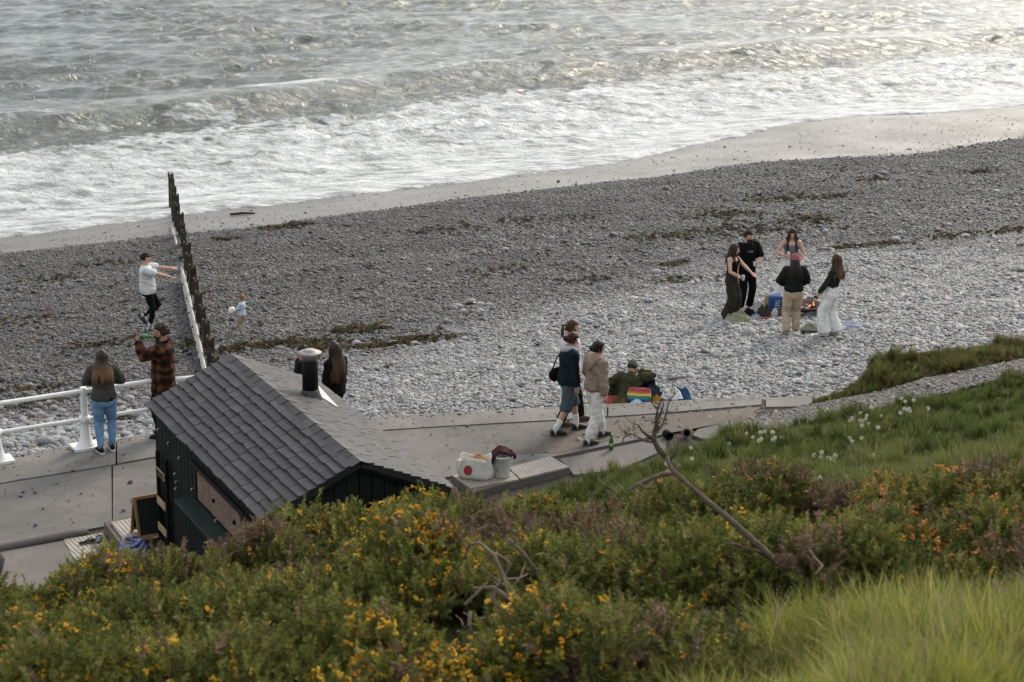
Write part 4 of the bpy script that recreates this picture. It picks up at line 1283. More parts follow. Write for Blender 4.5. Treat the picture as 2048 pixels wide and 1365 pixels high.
twigs('branch', [(1278, 968), (1292, 978), (1312, 977)], 0.014, 0.006, yt - .3, yt - .4)
twigs('branch', [(1555, 1128), (1520, 1105), (1490, 1095), (1470, 1088), (1452, 1088)], 0.014, 0.005, yb + .3, yb + .1)
twigs('branch', [(1276, 850), (1262, 846), (1250, 832)], 0.006, 0.002, yt - .2, yt - .1)
rr = random.Random(11)
m = MB()
for i in range(46):
    a = rr.choice([(1320, 830), (1345, 795), (1300, 875), (1276, 855), (1336, 815), (1245, 862), (1316, 820), (1260, 870), (1312, 850)])
    q = (a[0] + rr.uniform(-12, 12), a[1] + rr.uniform(-14, 10)); e = (q[0] + rr.uniform(-18, 18), q[1] - rr.uniform(2, 22))
    branch(m, local(px_path([q, ((q[0] + e[0]) / 2 + rr.uniform(-3, 3), (q[1] + e[1]) / 2), e], yt + rr.uniform(-.2, .2), yt + rr.uniform(-.2, .2))), 0.0055, 0.002, 4)
m.build('twigs', M_DEAD, root)['kind'] = 'stuff'

dp = hit(1030, 1290, hill_z, 0.1, 6, 20)
root = empty('dead_shrub', dp); tag(root, 'tangle of dead grey branches in front of the gorse', 'dead shrub')
tb = dp
def dead(L, r0, r1, y0, y1, nm='branch', mt=None):
    m = MB(); branch(m, local(px_path(L, y0, y1)), r0, r1); m.build(nm, mt or M_GREY, root, True)
Y = dp.y - 0.45
dead([(1020, 1352), (1045, 1320), (1075, 1285), (1080, 1276)], 0.034, 0.030, Y - .5, Y, 'trunk')
dead([(1080, 1278), (1060, 1240), (1030, 1205), (985, 1175), (948, 1178)], 0.030, 0.014, Y, Y + .5)
dead([(1080, 1276), (1110, 1285), (1140, 1310)], 0.028, 0.016, Y, Y - .2)
dead([(1030, 1205), (1012, 1165), (988, 1110), (958, 1085), (938, 1090), (930, 1118)], 0.020, 0.007, Y + .3, Y + .5)
dead([(990, 1108), (1010, 1118), (1020, 1130), (1012, 1150), (1000, 1165)], 0.013, 0.006, Y + .4, Y + .4)
dead([(988, 1250), (995, 1215), (986, 1190), (1000, 1160)], 0.018, 0.011, Y + .2, Y + .3)
dead([(940, 1225), (938, 1250), (955, 1280), (962, 1290), (945, 1325)], 0.016, 0.008, Y + .1, Y - .1)
dead([(1018, 1080), (1045, 1105), (1070, 1138), (1072, 1152)], 0.018, 0.010, Y + .7, Y + .8)
dead([(1070, 1138), (1088, 1140)], 0.010, 0.005, Y + .8, Y + .8)
dead([(1030, 1075), (1030, 1088), (1020, 1084)], 0.009, 0.004, Y + .7, Y + .7)
dead([(1072, 1110), (1085, 1107), (1102, 1118), (1122, 1132), (1128, 1150)], 0.008, 0.004, Y + .8, Y + .9)
dead([(962, 1290), (985, 1275), (1010, 1280), (1038, 1262)], 0.011, 0.005, Y, Y)
dead([(1008, 1158), (1018, 1195), (1030, 1230)], 0.011, 0.006, Y + .3, Y + .2)
dead([(930, 1210), (950, 1190), (975, 1165)], 0.013, 0.007, Y + .2, Y + .3)
rr = random.Random(5)
for i in range(16):
    a = (rr.uniform(925, 1050), rr.uniform(1150, 1300)); e = (a[0] + rr.uniform(-45, 45), a[1] - rr.uniform(10, 45))
    dead([a, ((a[0] + e[0]) / 2 + rr.uniform(-8, 8), (a[1] + e[1]) / 2 + rr.uniform(-6, 6)), e], 0.008, 0.003, Y + rr.uniform(-.1, .4), Y + rr.uniform(-.1, .4), 'twig')
for i, (L, lb) in enumerate([([(1618, 1098), (1632, 1118), (1645, 1132), (1632, 1148)], 'thin grey dead twig standing in the gorse right of the trunk'), ([(1985, 1160), (2005, 1195), (2030, 1235)], 'thin grey dead stalk in the grass at the right edge')]):
    p0 = at_depth(*L[-1], 13.5 - i * 1.5); tb = p0
    m = MB(); branch(m, local(px_path(L, 13.7 - i * 1.5, 13.5 - i * 1.5)), 0.006, 0.010)
    o = m.build('dead_twig', M_GREY, None, True); o.location = p0; tag(o, lb, 'twig')
# ------------------------------------------------------------------ the black hut
HA = Vector((-4.85, 25.32, 0)); HB = Vector((-2.75, 21.19, 0)); HC = Vector((-2.82, 26.53, 0)); HDn = Vector((-0.73, 22.35, 0))
HO = (HA + HB + HC + HDn) / 4
AX = (HB - HA).normalized()                     # along the ridge, towards the camera
BX = Vector((-AX.y, AX.x, 0))                   # across, from the left eave to the right eave
if BX.dot(HC - HA) < 0: BX = -BX
HL = 4.58; HW = 2.34; EZ = 2.10; RZ = 2.62
hut_m = Matrix((( AX.x, BX.x, 0, HO.x), (AX.y, BX.y, 0, HO.y), (0, 0, 1, 0), (0, 0, 0, 1)))
flip = AX.cross(BX).z < 0
hut = empty('hut')
if flip:
    # keep a right-handed frame: local x = along, y = towards the left eave
    hut_m = Matrix(((AX.x, -BX.x, 0, HO.x), (AX.y, -BX.y, 0, HO.y), (0, 0, 1, 0), (0, 0, 0, 1)))
hut.matrix_world = hut_m
tag(hut, 'small black board hut with a slate grey shingle roof and stove pipe', 'hut')
LY = 1.0 if flip else -1.0                       # sign of local y on the left (hatch) side
M_BOARD = mat('black_boards', (0.008, 0.011, 0.009), 0.7, 0.35, 4, 0.25, 40, spec=0.12, dist=0.01)
M_TRIM = mat('black_trim', (0.007, 0.008, 0.008), 0.65, 0.3, 6, 0.1, 40, spec=0.15)
M_LEDGE = mat('dark_green_ledge', (0.010, 0.024, 0.021), 0.5, 0.3, 6, 0.1, 40, spec=0.25)
M_PLY = mat('hatch_board', (0.17, 0.115, 0.085), 0.8, 0.25, 7, 0.2, 50)
M_STEEL = mat('steel', (0.55, 0.55, 0.54), 0.35, 0.15, 10, 0.05, 40, metal=0.9)
WL, WW = HL / 2 - 0.04, HW / 2 - 0.05            # wall half sizes
wallm = MB()
wallm.box((0, 0, (EZ - 0.06) / 2), (2 * WL - 0.08, 2 * WW - 0.10, EZ - 0.06))
for sx in (-1, 1):
    x0 = sx * (WL - 0.045)
    wallm.add([(x0 - .02, -WW, EZ - .1), (x0 - .02, WW, EZ - .1), (x0 - .02, 0, RZ - .06), (x0 + .02, -WW, EZ - .1), (x0 + .02, WW, EZ - .1), (x0 + .02, 0, RZ - .06)], [(0, 1, 2), (5, 4, 3), (0, 3, 4, 1), (1, 4, 5, 2), (2, 5, 3, 0)])
core = wallm.build('wall', M_BOARD, hut)
# hatch side: boards around an opening
bw = 0.155; nb = int(2 * WL / bw); hx0, hx1 = -0.62, 1.98; hz0, hz1 = 1.30, 1.80
rr = random.Random(21)
for i in range(nb):
    xc = -WL + (i + 0.5) * (2 * WL / nb)
    for (za, zb) in ([(0.0, hz0), (hz1, EZ - 0.02)] if hx0 < xc < hx1 else [(0.0, EZ - 0.02)]):
        m = MB(); t = 0.022 + rr.uniform(0, 0.006)
        m.box((xc, LY * (WW - 0.05 + t / 2 + 0.012), (za + zb) / 2), (2 * WL / nb - 0.016, t, zb - za))
        m.build('board', M_BOARD, hut)
for s_ in (-1, 1):                                # gable boards
    ng = int(2 * WW / bw)
    for i in range(ng):
        yc = -WW + (i + 0.5) * (2 * WW / ng)
        zt = EZ - 0.08 + (RZ - EZ) * (1 - abs(yc) / (HW / 2))
        m = MB(); m.box((s_ * (WL - 0.012), yc, zt / 2), (0.024 + rr.uniform(0, .004), 2 * WW / ng - 0.014, zt)); m.build('board', M_BOARD, hut)
m = MB(); m.box((0, -LY * (WW - 0.03), (EZ - .04) / 2), (2 * WL - 0.02, 0.03, EZ - .04)); m.build('rear_wall', M_BOARD, hut)
# opening: folded board, ledge, reveal
m = MB(); n = 26
pts = []
for i in range(n + 1):
    x = hx0 + 0.10 + (hx1 - hx0 - 0.16) * i / n
    t = i / n
    top = hz1 - 0.03 - 0.05 * abs(math.sin(i * 1.9)) * rr.random() - (0.14 if 0.66 < t < 0.72 else 0.0)
    pts.append((x, top))
v = [(x, LY * (WW - 0.026), hz0 + 0.04) for x, t in pts] + [(x, LY * (WW - 0.026), t) for x, t in pts]
v += [(x, LY * (WW - 0.045), hz0 + 0.04) for x, t in pts] + [(x, LY * (WW - 0.045), t) for x, t in pts]
k = n + 1
f = [(i, i + 1, k + i + 1, k + i) for i in range(n)] + [(k + i, k + i + 1, 3 * k + i + 1, 3 * k + i) for i in range(n)]
m.add(v, f); hatch = m.build('hatch_panel', M_PLY, hut)
for fx in (0.30, 0.60, 0.84):
    m = MB(); m.ball((hx0 + (hx1 - hx0) * fx, LY * (WW - 0.01), 1.56), (0.022, 0.02, 0.032), 8, 6); m.build('knob', M_TRIM, hatch, True)
m = MB(); m.box(((hx0 + hx1) / 2, LY * (WW + 0.10), hz0 - 0.01), (hx1 - hx0 + 0.16, 0.26, 0.035)); m.build('ledge', M_LEDGE, hut)
m = MB(); m.box(((hx0 + hx1) / 2, LY * (WW + 0.02), hz0 - 0.09), (hx1 - hx0 + 0.10, 0.05, 0.09)); m.build('ledge_rail', M_LEDGE, hut)
m = MB(); m.box(((hx0 + hx1) / 2, LY * (WW + 0.012), hz1 + 0.02), (hx1 - hx0 + 0.06, 0.04, 0.06)); m.build('hatch_head', M_TRIM, hut)
for fx, z in [(-2.0, 1.82), (-1.55, 1.78), (-1.1, 1.72), (-0.58, 1.47), (0.35, 1.38), (0.95, 1.36), (1.45, 1.35), (1.85, 1.34), (2.1, 1.30), (-1.32, 1.42), (-1.26, 1.33), (-1.30, 1.22)]:
    m = MB(); q = Vector((fx, LY * (WW + 0.0), z))
    m.loft([q, q + Vector((0, LY * 0.035, 0)), q + Vector((0, LY * 0.042, -0.03)), q + Vector((0, LY * 0.025, -0.045))], [0.005, 0.005, 0.006, 0.008], n=6)
    m.build('hook', M_STEEL, hut, True)
# roof deck, fascia, shingles
roof = empty('roof'); roof.parent = hut
SLP = math.hypot(HW / 2, RZ - EZ); ang = math.atan2(RZ - EZ, HW / 2)
def roof_pt(side, x, d, off=0.0):
    """side +-1 in local y, d metres down from the ridge"""
    return Vector((x, side * (d * math.cos(ang) + off * math.sin(ang)), RZ - d * math.sin(ang) + off * math.cos(ang)))
for side in (-1, 1):
    m = MB()
    a = [roof_pt(side, sx * (HL / 2 - .01), d, o) for o in (-0.05, -0.012) for d in (0, SLP) for sx in (-1, 1)]
    m.add(a, [(0, 1, 3, 2), (4, 6, 7, 5), (0, 4, 5, 1), (2, 3, 7, 6), (0, 2, 6, 4), (1, 5, 7, 3)])
    m.build('deck', M_TRIM, roof)
    m = MB(); p = roof_pt(side, 0, SLP, -0.06); m.box(p, (HL + .02, 0.025, 0.11), rotm(side * -ang * 0)); m.build('eave_board', M_TRIM, roof)
    for sx in (-1, 1):
        m = MB(); m.loft([roof_pt(side, sx * (HL / 2), 0.02, -0.045), roof_pt(side, sx * (HL / 2), SLP, -0.045)], [(0.022, 0.055)] * 2, side=(1, 0, 0), n=4, cap=0)
        m.build('rake_board', M_TRIM, roof)
def shingle_mat(name, c):
    m, nt, b = nodes_of(name)
    tc = N(nt, 'TexCoord'); oi = N(nt, 'ObjectInfo')
    mp = N(nt, 'Mapping'); mp.inputs['Scale'].default_value = (60, 3.0, 10)
    nt.links.new(tc.outputs['Object'], mp.inputs['Vector'])
    n1 = N(nt, 'TexNoise', Scale=1.0, Detail=5, Roughness=0.7)
    nt.links.new(mp.outputs[0], n1.inputs['Vector'])
    ofs = nt.nodes.new('ShaderNodeVectorMath'); ofs.operation = 'ADD'
    nt.links.new(mp.outputs[0], ofs.inputs[0]); nt.links.new(oi.outputs['Location'], ofs.inputs[1]); nt.links.new(ofs.outputs[0], n1.inputs['Vector'])
    k = RAMP(nt, n1.outputs[0], [(0.25, 0.6), (0.5, 1.0), (0.75, 1.5)])
    rv = RAMP(nt, oi.outputs['Random'], [(0.0, 0.55), (0.4, 0.95), (0.8, 1.15), (1.0, 1.7)])
    col = MIX(nt, 1.0, MIX(nt, 1.0, (c[0], c[1], c[2]), k, 'MULTIPLY'), rv, 'MULTIPLY')
    nt.links.new(col, b.inputs['Base Color'])
    b.inputs['Roughness'].default_value = 0.62
    b.inputs['Specular IOR Level'].default_value = 0.32
    bp = N(nt, 'Bump', Strength=0.5, Distance=0.004)
    nt.links.new(n1.outputs[0], bp.inputs['Height']); nt.links.new(bp.outputs[0], b.inputs['Normal'])
    return m
M_SHIN = shingle_mat('slate_shingle', (0.025, 0.022, 0.025))
ROWS, EXPO = 10, SLP / 10
def shingle_mesh(w, L, sk):
    t = 0.019
    v = [(-w / 2, -L, 0.0), (w / 2, -L + sk, 0.0), (w / 2, 0, 0), (-w / 2, 0, 0), (-w / 2, -L, t), (w / 2, -L + sk, t), (w / 2, 0, t * 0.35), (-w / 2, 0, t * 0.35)]
    return mesh('shingle', v, [(0, 3, 2, 1), (4, 5, 6, 7), (0, 1, 5, 4), (1, 2, 6, 5), (2, 3, 7, 6), (3, 0, 4, 7)])
SH = {}
rr = random.Random(33)
for w10 in range(20, 44, 2):
    for q in range(3):
        me = shingle_mesh(w10 / 100, EXPO + 0.075 + (0, 0.012, -0.012)[q], (0, 0.012, -0.014)[q]); me.materials.append(M_SHIN); SH[(w10, q)] = me
def lay(side):
    for r in range(ROWS):
        widths = []
        tot = 0
        while tot < HL - 0.2:
            w = rr.choice(range(20, 44, 2)); widths.append(w); tot += w / 100
        if len(widths) > 15: widths = widths[:15]
        # stretch to fill
        k = HL / sum(w / 100 for w in widths)
        x = -HL / 2
        for w in widths:
            ww = w / 100 * k
            d = r * EXPO
            o = obj('shingle', SH[(w, rr.randrange(3))], None, roof)
            p = roof_pt(side, x + ww / 2, d - 0.012, 0.001)
            X = Vector((1, 0, 0)); Yv = -(roof_pt(side, 0, 1) - roof_pt(side, 0, 0)).normalized()
            if side > 0: X = Vector((-1, 0, 0))
            Z = X.cross(Yv)
            if Z.z < 0: X = -X; Z = -Z
            Rm = Matrix((X, Yv, Z)).transposed()
            tilt = rotm(-0.105 + rr.uniform(-.012, .012), rr.uniform(-.006, .006), rr.uniform(-.012, .012))
            o.matrix_parent_inverse = Matrix.Identity(4)
            # x-scale fits the row
            o.matrix_basis = Matrix.Translation(p) @ (Rm @ tilt).to_4x4() @ Matrix.Diagonal((ww / (w / 100) * rr.uniform(0.955, 0.975), 1, 1, 1))
            x += ww
lay(LY); lay(-LY)
nr = 19
for i in range(nr):
    m = MB(); w = HL / nr
    for sd in (-1, 1):
        a = [Vector((sx * (w / 2 + .02), sd * dd * math.cos(ang), -dd * math.sin(ang) + o)) for o in (0.0, 0.012) for dd in (0, 0.135) for sx in (-1, 1)]
        m.add(a, [(0, 1, 3, 2), (4, 6, 7, 5), (0, 4, 5, 1), (2, 3, 7, 6), (0, 2, 6, 4), (1, 5, 7, 3)])
    o = m.build('ridge_cap', M_SHIN, roof); o.location = (-HL / 2 + (i + .5) * w, 0, RZ + 0.014 + rr.uniform(0, 0.006)); o.rotation_euler = (0, -0.02 + rr.uniform(-.012, .012), rr.uniform(-.01, .01))
# stove pipe
def on_roof(px, py):
    n = (hut_m.to_3x3() @ Vector((0, -LY * math.sin(ang), math.cos(ang))))
    q = hut_m @ Vector((0, 0, RZ))
    d = CF * FPX + CR * (px - 1024) - CU * (py - 682.5)
    k = (q - CAM_P).dot(n) / d.dot(n)
    return hut_m.inverted() @ (CAM_P + d * k)
pb = on_roof(621, 796)
M_PIPE = mat('black_flue', (0.006, 0.006, 0.006), 0.55, 0.2, 10, 0.05, 40, spec=0.15)
M_CAPM = mat('galvanised_cap', (0.27, 0.25, 0.235), 0.6, 0.15, 8, 0.05, 40, metal=0.4)
M_LEAD = mat('lead_flashing', (0.05, 0.05, 0.052), 0.6, 0.2, 8, 0.1, 40, spec=0.2)
flue = empty('stove_pipe', pb); flue.parent = hut
m = MB(); m.lathe([(0.105, -0.12), (0.105, 0.52), (0.10, 0.53)], 20); m.build('pipe', M_PIPE, flue, True)
m = MB(); m.lathe([(0.17, -0.07), (0.165, -0.02), (0.135, 0.05), (0.112, 0.12), (0.106, 0.125)], 20); m.build('collar', M_LEAD, flue, True)
m = MB(); m.lathe([(0.095, 0.525), (0.10, 0.56), (0.115, 0.575), (0.12, 0.60), (0.105, 0.615)], 20); m.build('cowl', M_CAPM, flue, True)
m = MB(); m.lathe([(0.10, 0.612), (0.155, 0.618), (0.160, 0.626), (0.125, 0.644), (0.078, 0.652), (0.076, 0.664), (0.02, 0.667)], 24); m.build('cap', M_CAPM, flue, True)
m = MB()
a, b_, c_ = on_roof(634, 778), on_roof(640, 801), on_roof(674, 822)
nv = Vector((0, -LY * math.sin(ang), math.cos(ang))) * 0.05
m.add([a + nv, b_ + nv, c_ + nv, a + nv * .3, b_ + nv * .3, c_ + nv * .3], [(0, 1, 2), (5, 4, 3), (0, 3, 4, 1), (1, 4, 5, 2), (2, 5, 3, 0)])
m.build('flashing', mat('bright_flashing', (0.52, 0.49, 0.43), 0.5, 0.1, 8, 0.05, 40), hut)

# slatted rack hung on the hatch side near the corner
M_PINE = mat('pale_slats', (0.34, 0.25, 0.14), 0.75, 0.2, 8, 0.2, 40)
rk = empty('slatted_rack'); rk.matrix_world = hut_m @ Matrix.Translation((-1.86, LY * (WW + 0.02), 0.25))
tag(rk, 'black wall rack with three pale wooden slats on the hut side', 'rack')
for dx in (-0.2, 0.2):
    m = MB(); m.box((dx, 0.012 * LY, 0.62), (0.035, 0.05, 1.24)); m.build('upright', M_TRIM, rk)
for z in (0.18, 0.56, 0.98):
    m = MB(); m.box((0, LY * 0.045, z), (0.36, 0.014, 0.105)); s_ = m.build('slat', M_PINE, rk)
    if z > 0.9:
        for i in range(5):
            m = MB(); m.box((-0.13 + i * .065, LY * 0.055, z), (0.02, 0.012, 0.09)); m.build('notch', M_TRIM, s_)

# ------------------------------------------------------------------ step, plates, sign by the hut
def mat_plate():
    m, nt, b = nodes_of('perforated_plate')
    tc = N(nt, 'TexCoord'); sx = N(nt, 'SeparateXYZ')
    nt.links.new(tc.outputs['Object'], sx.inputs[0])
    def cell(o, k): return MATH(nt, 'ABSOLUTE', MATH(nt, 'SUBTRACT', MATH(nt, 'FRACT', MATH(nt, 'MULTIPLY', o, k)), 0.5))
    hole = MATH(nt, 'MULTIPLY', MATH(nt, 'LESS_THAN', cell(sx.outputs[0], 17.0), 0.27), MATH(nt, 'LESS_THAN', cell(sx.outputs[1], 23.0), 0.27))
    n1 = N(nt, 'TexNoise', Scale=5.0, Detail=5); nt.links.new(tc.outputs['Object'], n1.inputs['Vector'])
    c = RAMP(nt, n1.outputs[0], [(0.3, (0.29, 0.245, 0.205)), (0.7, (0.40, 0.345, 0.295))])
    c = MIX(nt, hole, c, (0.035, 0.03, 0.027))
    nt.links.new(c, b.inputs['Base Color']); b.inputs['Roughness'].default_value = 0.7
    bp = N(nt, 'Bump', Strength=1.0, Distance=0.01); bp.invert = True
    nt.links.new(hole, bp.inputs['Height']); nt.links.new(bp.outputs[0], b.inputs['Normal'])
    return m
M_PLATE = mat_plate()
M_STEP = mat_concrete('step_concrete', (0.10, 0.085, 0.07), (0.16, 0.14, 0.12), 0.6)
def plate(c4, z, label, thick=0.025):
    P = [G(a, b, z) for a, b in c4]
    c = sum(P, Vector()) / 4
    d = (P[1] - P[0]).normalized(); an = math.atan2(d.y, d.x)
    Ri = rotm(0, 0, -an)
    poly = [Ri @ (p - c) for p in P]
    m = MB(); m.prism([(p.x, p.y) for p in poly], -thick, 0)
    o = m.build('perforated_plate', M_PLATE); o.location = (c.x, c.y, z); o.rotation_euler = (0, 0, an)
    tag(o, label, 'plate', 'perforated plates'); return o
plate([(942, 976), (1038, 958.5), (1014, 936), (906, 951)], 0.10, 'pale perforated plate under the white tote bag')
plate([(1041, 957.5), (1137, 934), (1100, 913), (1017, 935)], 0.10, 'pale perforated plate right of the bags with nothing on it')
plate([(150, 1122), (232, 1105), (204, 1066), (127, 1079)], -0.01, 'low perforated plate beside the kerb, left of the step')
plate([(247, 1077), (330, 1062), (295, 1030), (221, 1045)], 0.20, 'perforated plate on the step under the chalkboard sign')
m = MB(); m.prism([(G(a, b, 0.073).x, G(a, b, 0.073).y) for a, b in [(945, 985), (1040, 961), (1140, 936), (1102, 912), (1014, 931), (902, 950)]], -0.2, 0.072)
tag(m.build('concrete_step', M_STEP), 'weathered concrete step carrying the plates by the tote bag', 'step')
m = MB(); m.prism([(G(a, b, 0.172).x, G(a, b, 0.172).y) for a, b in [(242, 1090), (345, 1070), (300, 1026), (208, 1044)]], -0.2, 0.172)
tag(m.build('concrete_step', M_STEP), 'brown concrete step beside the hut below the chalkboard sign', 'step')

M_FRAME = mat('sign_frame_wood', (0.27, 0.145, 0.065), 0.55, 0.25, 6, 0.2, 40)
M_SLATE = mat('chalkboard', (0.006, 0.007, 0.007), 0.7, 0.3, 4, 0.05, 40)
sp0 = G(286, 1068, 0.2)
sg = empty('chalkboard_sign', (sp0.x + 0.12, sp0.y, 0.2)); sg.rotation_euler = (0, 0, R(28))
tag(sg, 'small folding chalkboard with brown wooden frame against the hut corner', 'sign')
for k, sy in enumerate((-1, 1)):
    pn_ = empty('leaf'); pn_.parent = sg; pn_.location = (0, sy * 0.012, 0.56); pn_.rotation_euler = (sy * 0.30, 0, 0)
    m = MB(); m.box((0, 0, -0.29), (0.42, 0.012, 0.52)); m.build('board', M_SLATE, pn_)
    for c, d in (((-0.225, 0, -0.29), (0.035, 0.028, 0.62)), ((0.225, 0, -0.29), (0.035, 0.028, 0.62)), ((0, 0, 0.0), (0.418, 0.030, 0.04)), ((0, 0, -0.53), (0.414, 0.026, 0.035))):
        m = MB(); m.box(c, d); m.build('frame', M_FRAME, pn_)
# coiled hose and sandals near the step
M_HOSE = mat('blue_hose', (0.16, 0.20, 0.42), 0.5, 0.2, 8, 0.05, 40)
hp = G(266, 1100, 0.2)
m = MB()
for k in range(3):
    pts = [Vector((0.17 * (1 - .14 * k) * math.cos(a), 0.14 * (1 - .12 * k) * math.sin(a), 0.02 + 0.05 * k + 0.03 * math.sin(a * 2 + k))) for a in np.linspace(0, 2 * PI, 22)]
    m.loft(pts, [0.022] * 22, n=7, side=(0, 0, 1))
o = m.build('hose', M_HOSE, None, True); o.location = (hp.x, hp.y, 0.2); tag(o, 'coiled lavender blue hose on the step at the edge of the gorse', 'hose')
M_RUB = mat('black_rubber', (0.008, 0.008, 0.009), 0.7, 0.3, 9, 0.1, 40, spec=0.12)
for i, (a, b, lb) in enumerate([(176, 1085, 'black flip flop lying crooked on the low perforated plate'), (198, 1079, 'blue grey flip flop beside the kerb end')]):
    p = G(a, b, 0.0); m = MB()
    m.loft([(-0.12, 0, 0.01), (-0.05, 0.0, 0.012), (0.05, 0.005, 0.012), (0.12, 0, 0.012)], [(0.035, 0.012), (0.032, 0.012), (0.045, 0.012), (0.03, 0.012)], side=(0, 1, 0), n=10)
    m.loft([(0.09, 0, 0.02), (0.05, 0.03, 0.045), (-0.01, 0.04, 0.02)], [0.007] * 3, n=5); m.loft([(0.09, 0, 0.02), (0.05, -0.03, 0.045), (-0.01, -0.04, 0.02)], [0.007] * 3, n=5)
    o = m.build('flip_flop', M_RUB if i == 0 else mat('grey_blue_foam', (0.12, 0.16, 0.2), 0.7), None, True); o.location = (p.x, p.y, 0.004); o.rotation_euler = (0, 0, 0.6 + i); tag(o, lb, 'flip flop')
bp_ = G(2, 1150, 0.0)
M_DROCK = mat('dark_rock', (0.05, 0.047, 0.055), 0.8, 0.3, 6, 0.6, 20, dist=0.03)
me = pebble_mesh(77, 3, 'boulder'); me.materials.append(M_DROCK)
o = obj('boulder', me); o.location = (bp_.x - 0.14, bp_.y, 0.10); o.scale = (0.38, 0.55, 0.5); tag(o, 'dark grey boulder cut off by the left edge beside the pavement', 'boulder')
# black drain pipe mouths by the grass
M_TAN = mat('pipe_rim', (0.27, 0.20, 0.155), 0.9, 0.25, 9, 0.4, 30)
for a, b, rad, an, lb in [(1338, 874, 0.07, 0.25, 'dark rounded pipe end lying at the grass edge, left of its rimmed neighbour'), (1374, 866, 0.062, -0.15, 'dark pipe mouth with a tan rim at the grass edge')]:
    p = G(a, b, 0.06); t = empty('drain_pipe', (p.x, p.y, 0.0)); t.rotation_euler = (0, 0, an); tag(t, lb, 'pipe')
    m = MB()
    ro, ri = rad, rad * 0.8; v = []; f = []; nn = 18
    for (r_, y) in ((ro, 0.14), (ro, -0.02), (ri, -0.02), (ri, 0.13)):
        v += [Vector((r_ * math.cos(2 * PI * j / nn), y, ro + r_ * math.sin(2 * PI * j / nn))) for j in range(nn)]
    for i in range(3): f += [(i * nn + j, i * nn + (j + 1) % nn, (i + 1) * nn + (j + 1) % nn, (i + 1) * nn + j) for j in range(nn)]
    f.append(tuple(range(3 * nn, 4 * nn)))
    m.add(v, f); m.build('pipe', M_RUB, t, True)
    if a > 1360:
        m = MB(); m.loft([Vector((1.22 * ro * math.cos(q), -0.01, ro + 1.22 * ro * math.sin(q))) for q in np.linspace(-0.5, 3.6, 14)], [0.024] * 14, n=6, side=(0, 1, 0)); m.build('rim', M_TAN, t, True)

# ------------------------------------------------------------------ railing
M_WHITE = mat('white_paint', (0.72, 0.72, 0.70), 0.5, 0.1, 5, 0.25, 25, dist=0.01, col2=(0.74, 0.73, 0.69))
rail_root = empty('railing', edge_pt(170)); tag(rail_root, 'white painted tube railing along the left end of the promenade', 'railing')
RB = rail_root.location.copy()
def rail_pt(px, z):
    p = edge_pt(px); n = (pl(L_W, px, L_PX) - p).normalized()
    q = p + n * 0.17
    return Vector((q.x, q.y, z)) - RB
for z, r_ in ((0.94, 0.038), (0.48, 0.033)):
    pts = [rail_pt(px, z) for px in range(-380, 421, 40)]
    m = MB(); m.loft(pts, [r_] * len(pts), side=(0, 0, 1), n=12, cap=0.4); m.build('rail', M_WHITE, rail_root, True)
for px in (-330, -168, -4, 172, 345):
    q = rail_pt(px, 0)
    m = MB(); m.lathe([(0.165, 0.012), (0.16, 0.05), (0.115, 0.10), (0.085, 0.20), (0.066, 0.34), (0.056, 0.5), (0.053, 0.88), (0.06, 0.90), (0.062, 0.97), (0.05, 1.0), (0.01, 1.005)], 16, q)
    m.lathe([(0.085, 0.43), (0.092, 0.48), (0.085, 0.53)], 14, q)
    pst = m.build('post', M_WHITE, rail_root, True)
    m = MB(); d = (rail_pt(px + 10, 0) - q).normalized(); m.box(q + Vector((0, 0, 0.034)), (0.44, 0.34, 0.045), rotm(0, 0, math.atan2(d.y, d.x))); m.build('foot', M_WHITE, pst)

# ------------------------------------------------------------------ groyne
M_PILE = mat('dark_wet_timber', (0.020, 0.015, 0.010), 0.9, 0.4, 6, 0.5, 30, dist=0.02, col2=(0.045, 0.036, 0.02))
M_PLANK = mat('bleached_plank', (0.42, 0.395, 0.36), 0.85, 0.25, 9, 0.5, 35, dist=0.015)
M_BOLT = mat('rusty_bolt', (0.06, 0.04, 0.03), 0.7)
TOPS = [(341, 350), (344, 358.5), (347, 376), (352, 392), (355, 411), (361, 429), (365, 450), (368, 466), (374, 489), (378, 512), (384.5, 534.5), (392, 562.5), (398, 589), (405, 617), (412, 645), (421, 678.5), (431, 716)]
A0 = Vector((-5.55, 36.8, 0)); A1 = Vector((-10.75, 60.2, 0)); GD = (A1 - A0).normalized(); GN = Vector((-GD.y, GD.x, 0))
if GN.x > 0: GN = -GN
groyne = empty('groyne', (A0.x, A0.y, 0)); tag(groyne, 'timber groyne of dark piles and bleached planks running into the surf', 'groyne')
K = len(TOPS); rr = random.Random(6)
gp = []
for i in range(K):
    t = 1 - i / (K - 1)
    base = A0.lerp(A1, t ** 0.97)
    # height so that the pile top lies on the photo's line of tops
    d = CF * FPX + CR * (TOPS[i][0] - 1024) - CU * (TOPS[i][1] - 682.5)
    k = base.y / d.y
    base = Vector((CAM_P.x + d.x * k, base.y, 0)); zt = CAM_P.z + d.z * k
    gp.append((base, zt))
for i, (b0, zt) in enumerate(gp):
    zb = beach_f(b0.x, b0.y) - 0.5
    p = b0 - A0
    m = MB(); w = 0.15 + rr.uniform(-.03, .03)
    Mr = rotm(rr.uniform(-.02, .02), rr.uniform(-.02, .02), math.atan2(GD.y, GD.x) + rr.uniform(-.08, .08))
    m.box(p + Vector((0, 0, (zt + zb) / 2)), (0.17, w, zt - zb), Mr)
    m.box(p + Vector((0.0, 0, zt + 0.02)) + Mr @ Vector((0, w * 0.36, 0)), (0.16, w * 0.26, 0.10), Mr)
    m.box(p + Vector((0.0, 0, zt + 0.02)) + Mr @ Vector((0, -w * 0.36, 0)), (0.16, w * 0.26, 0.07), Mr)
    m.build('pile', M_PILE, groyne)
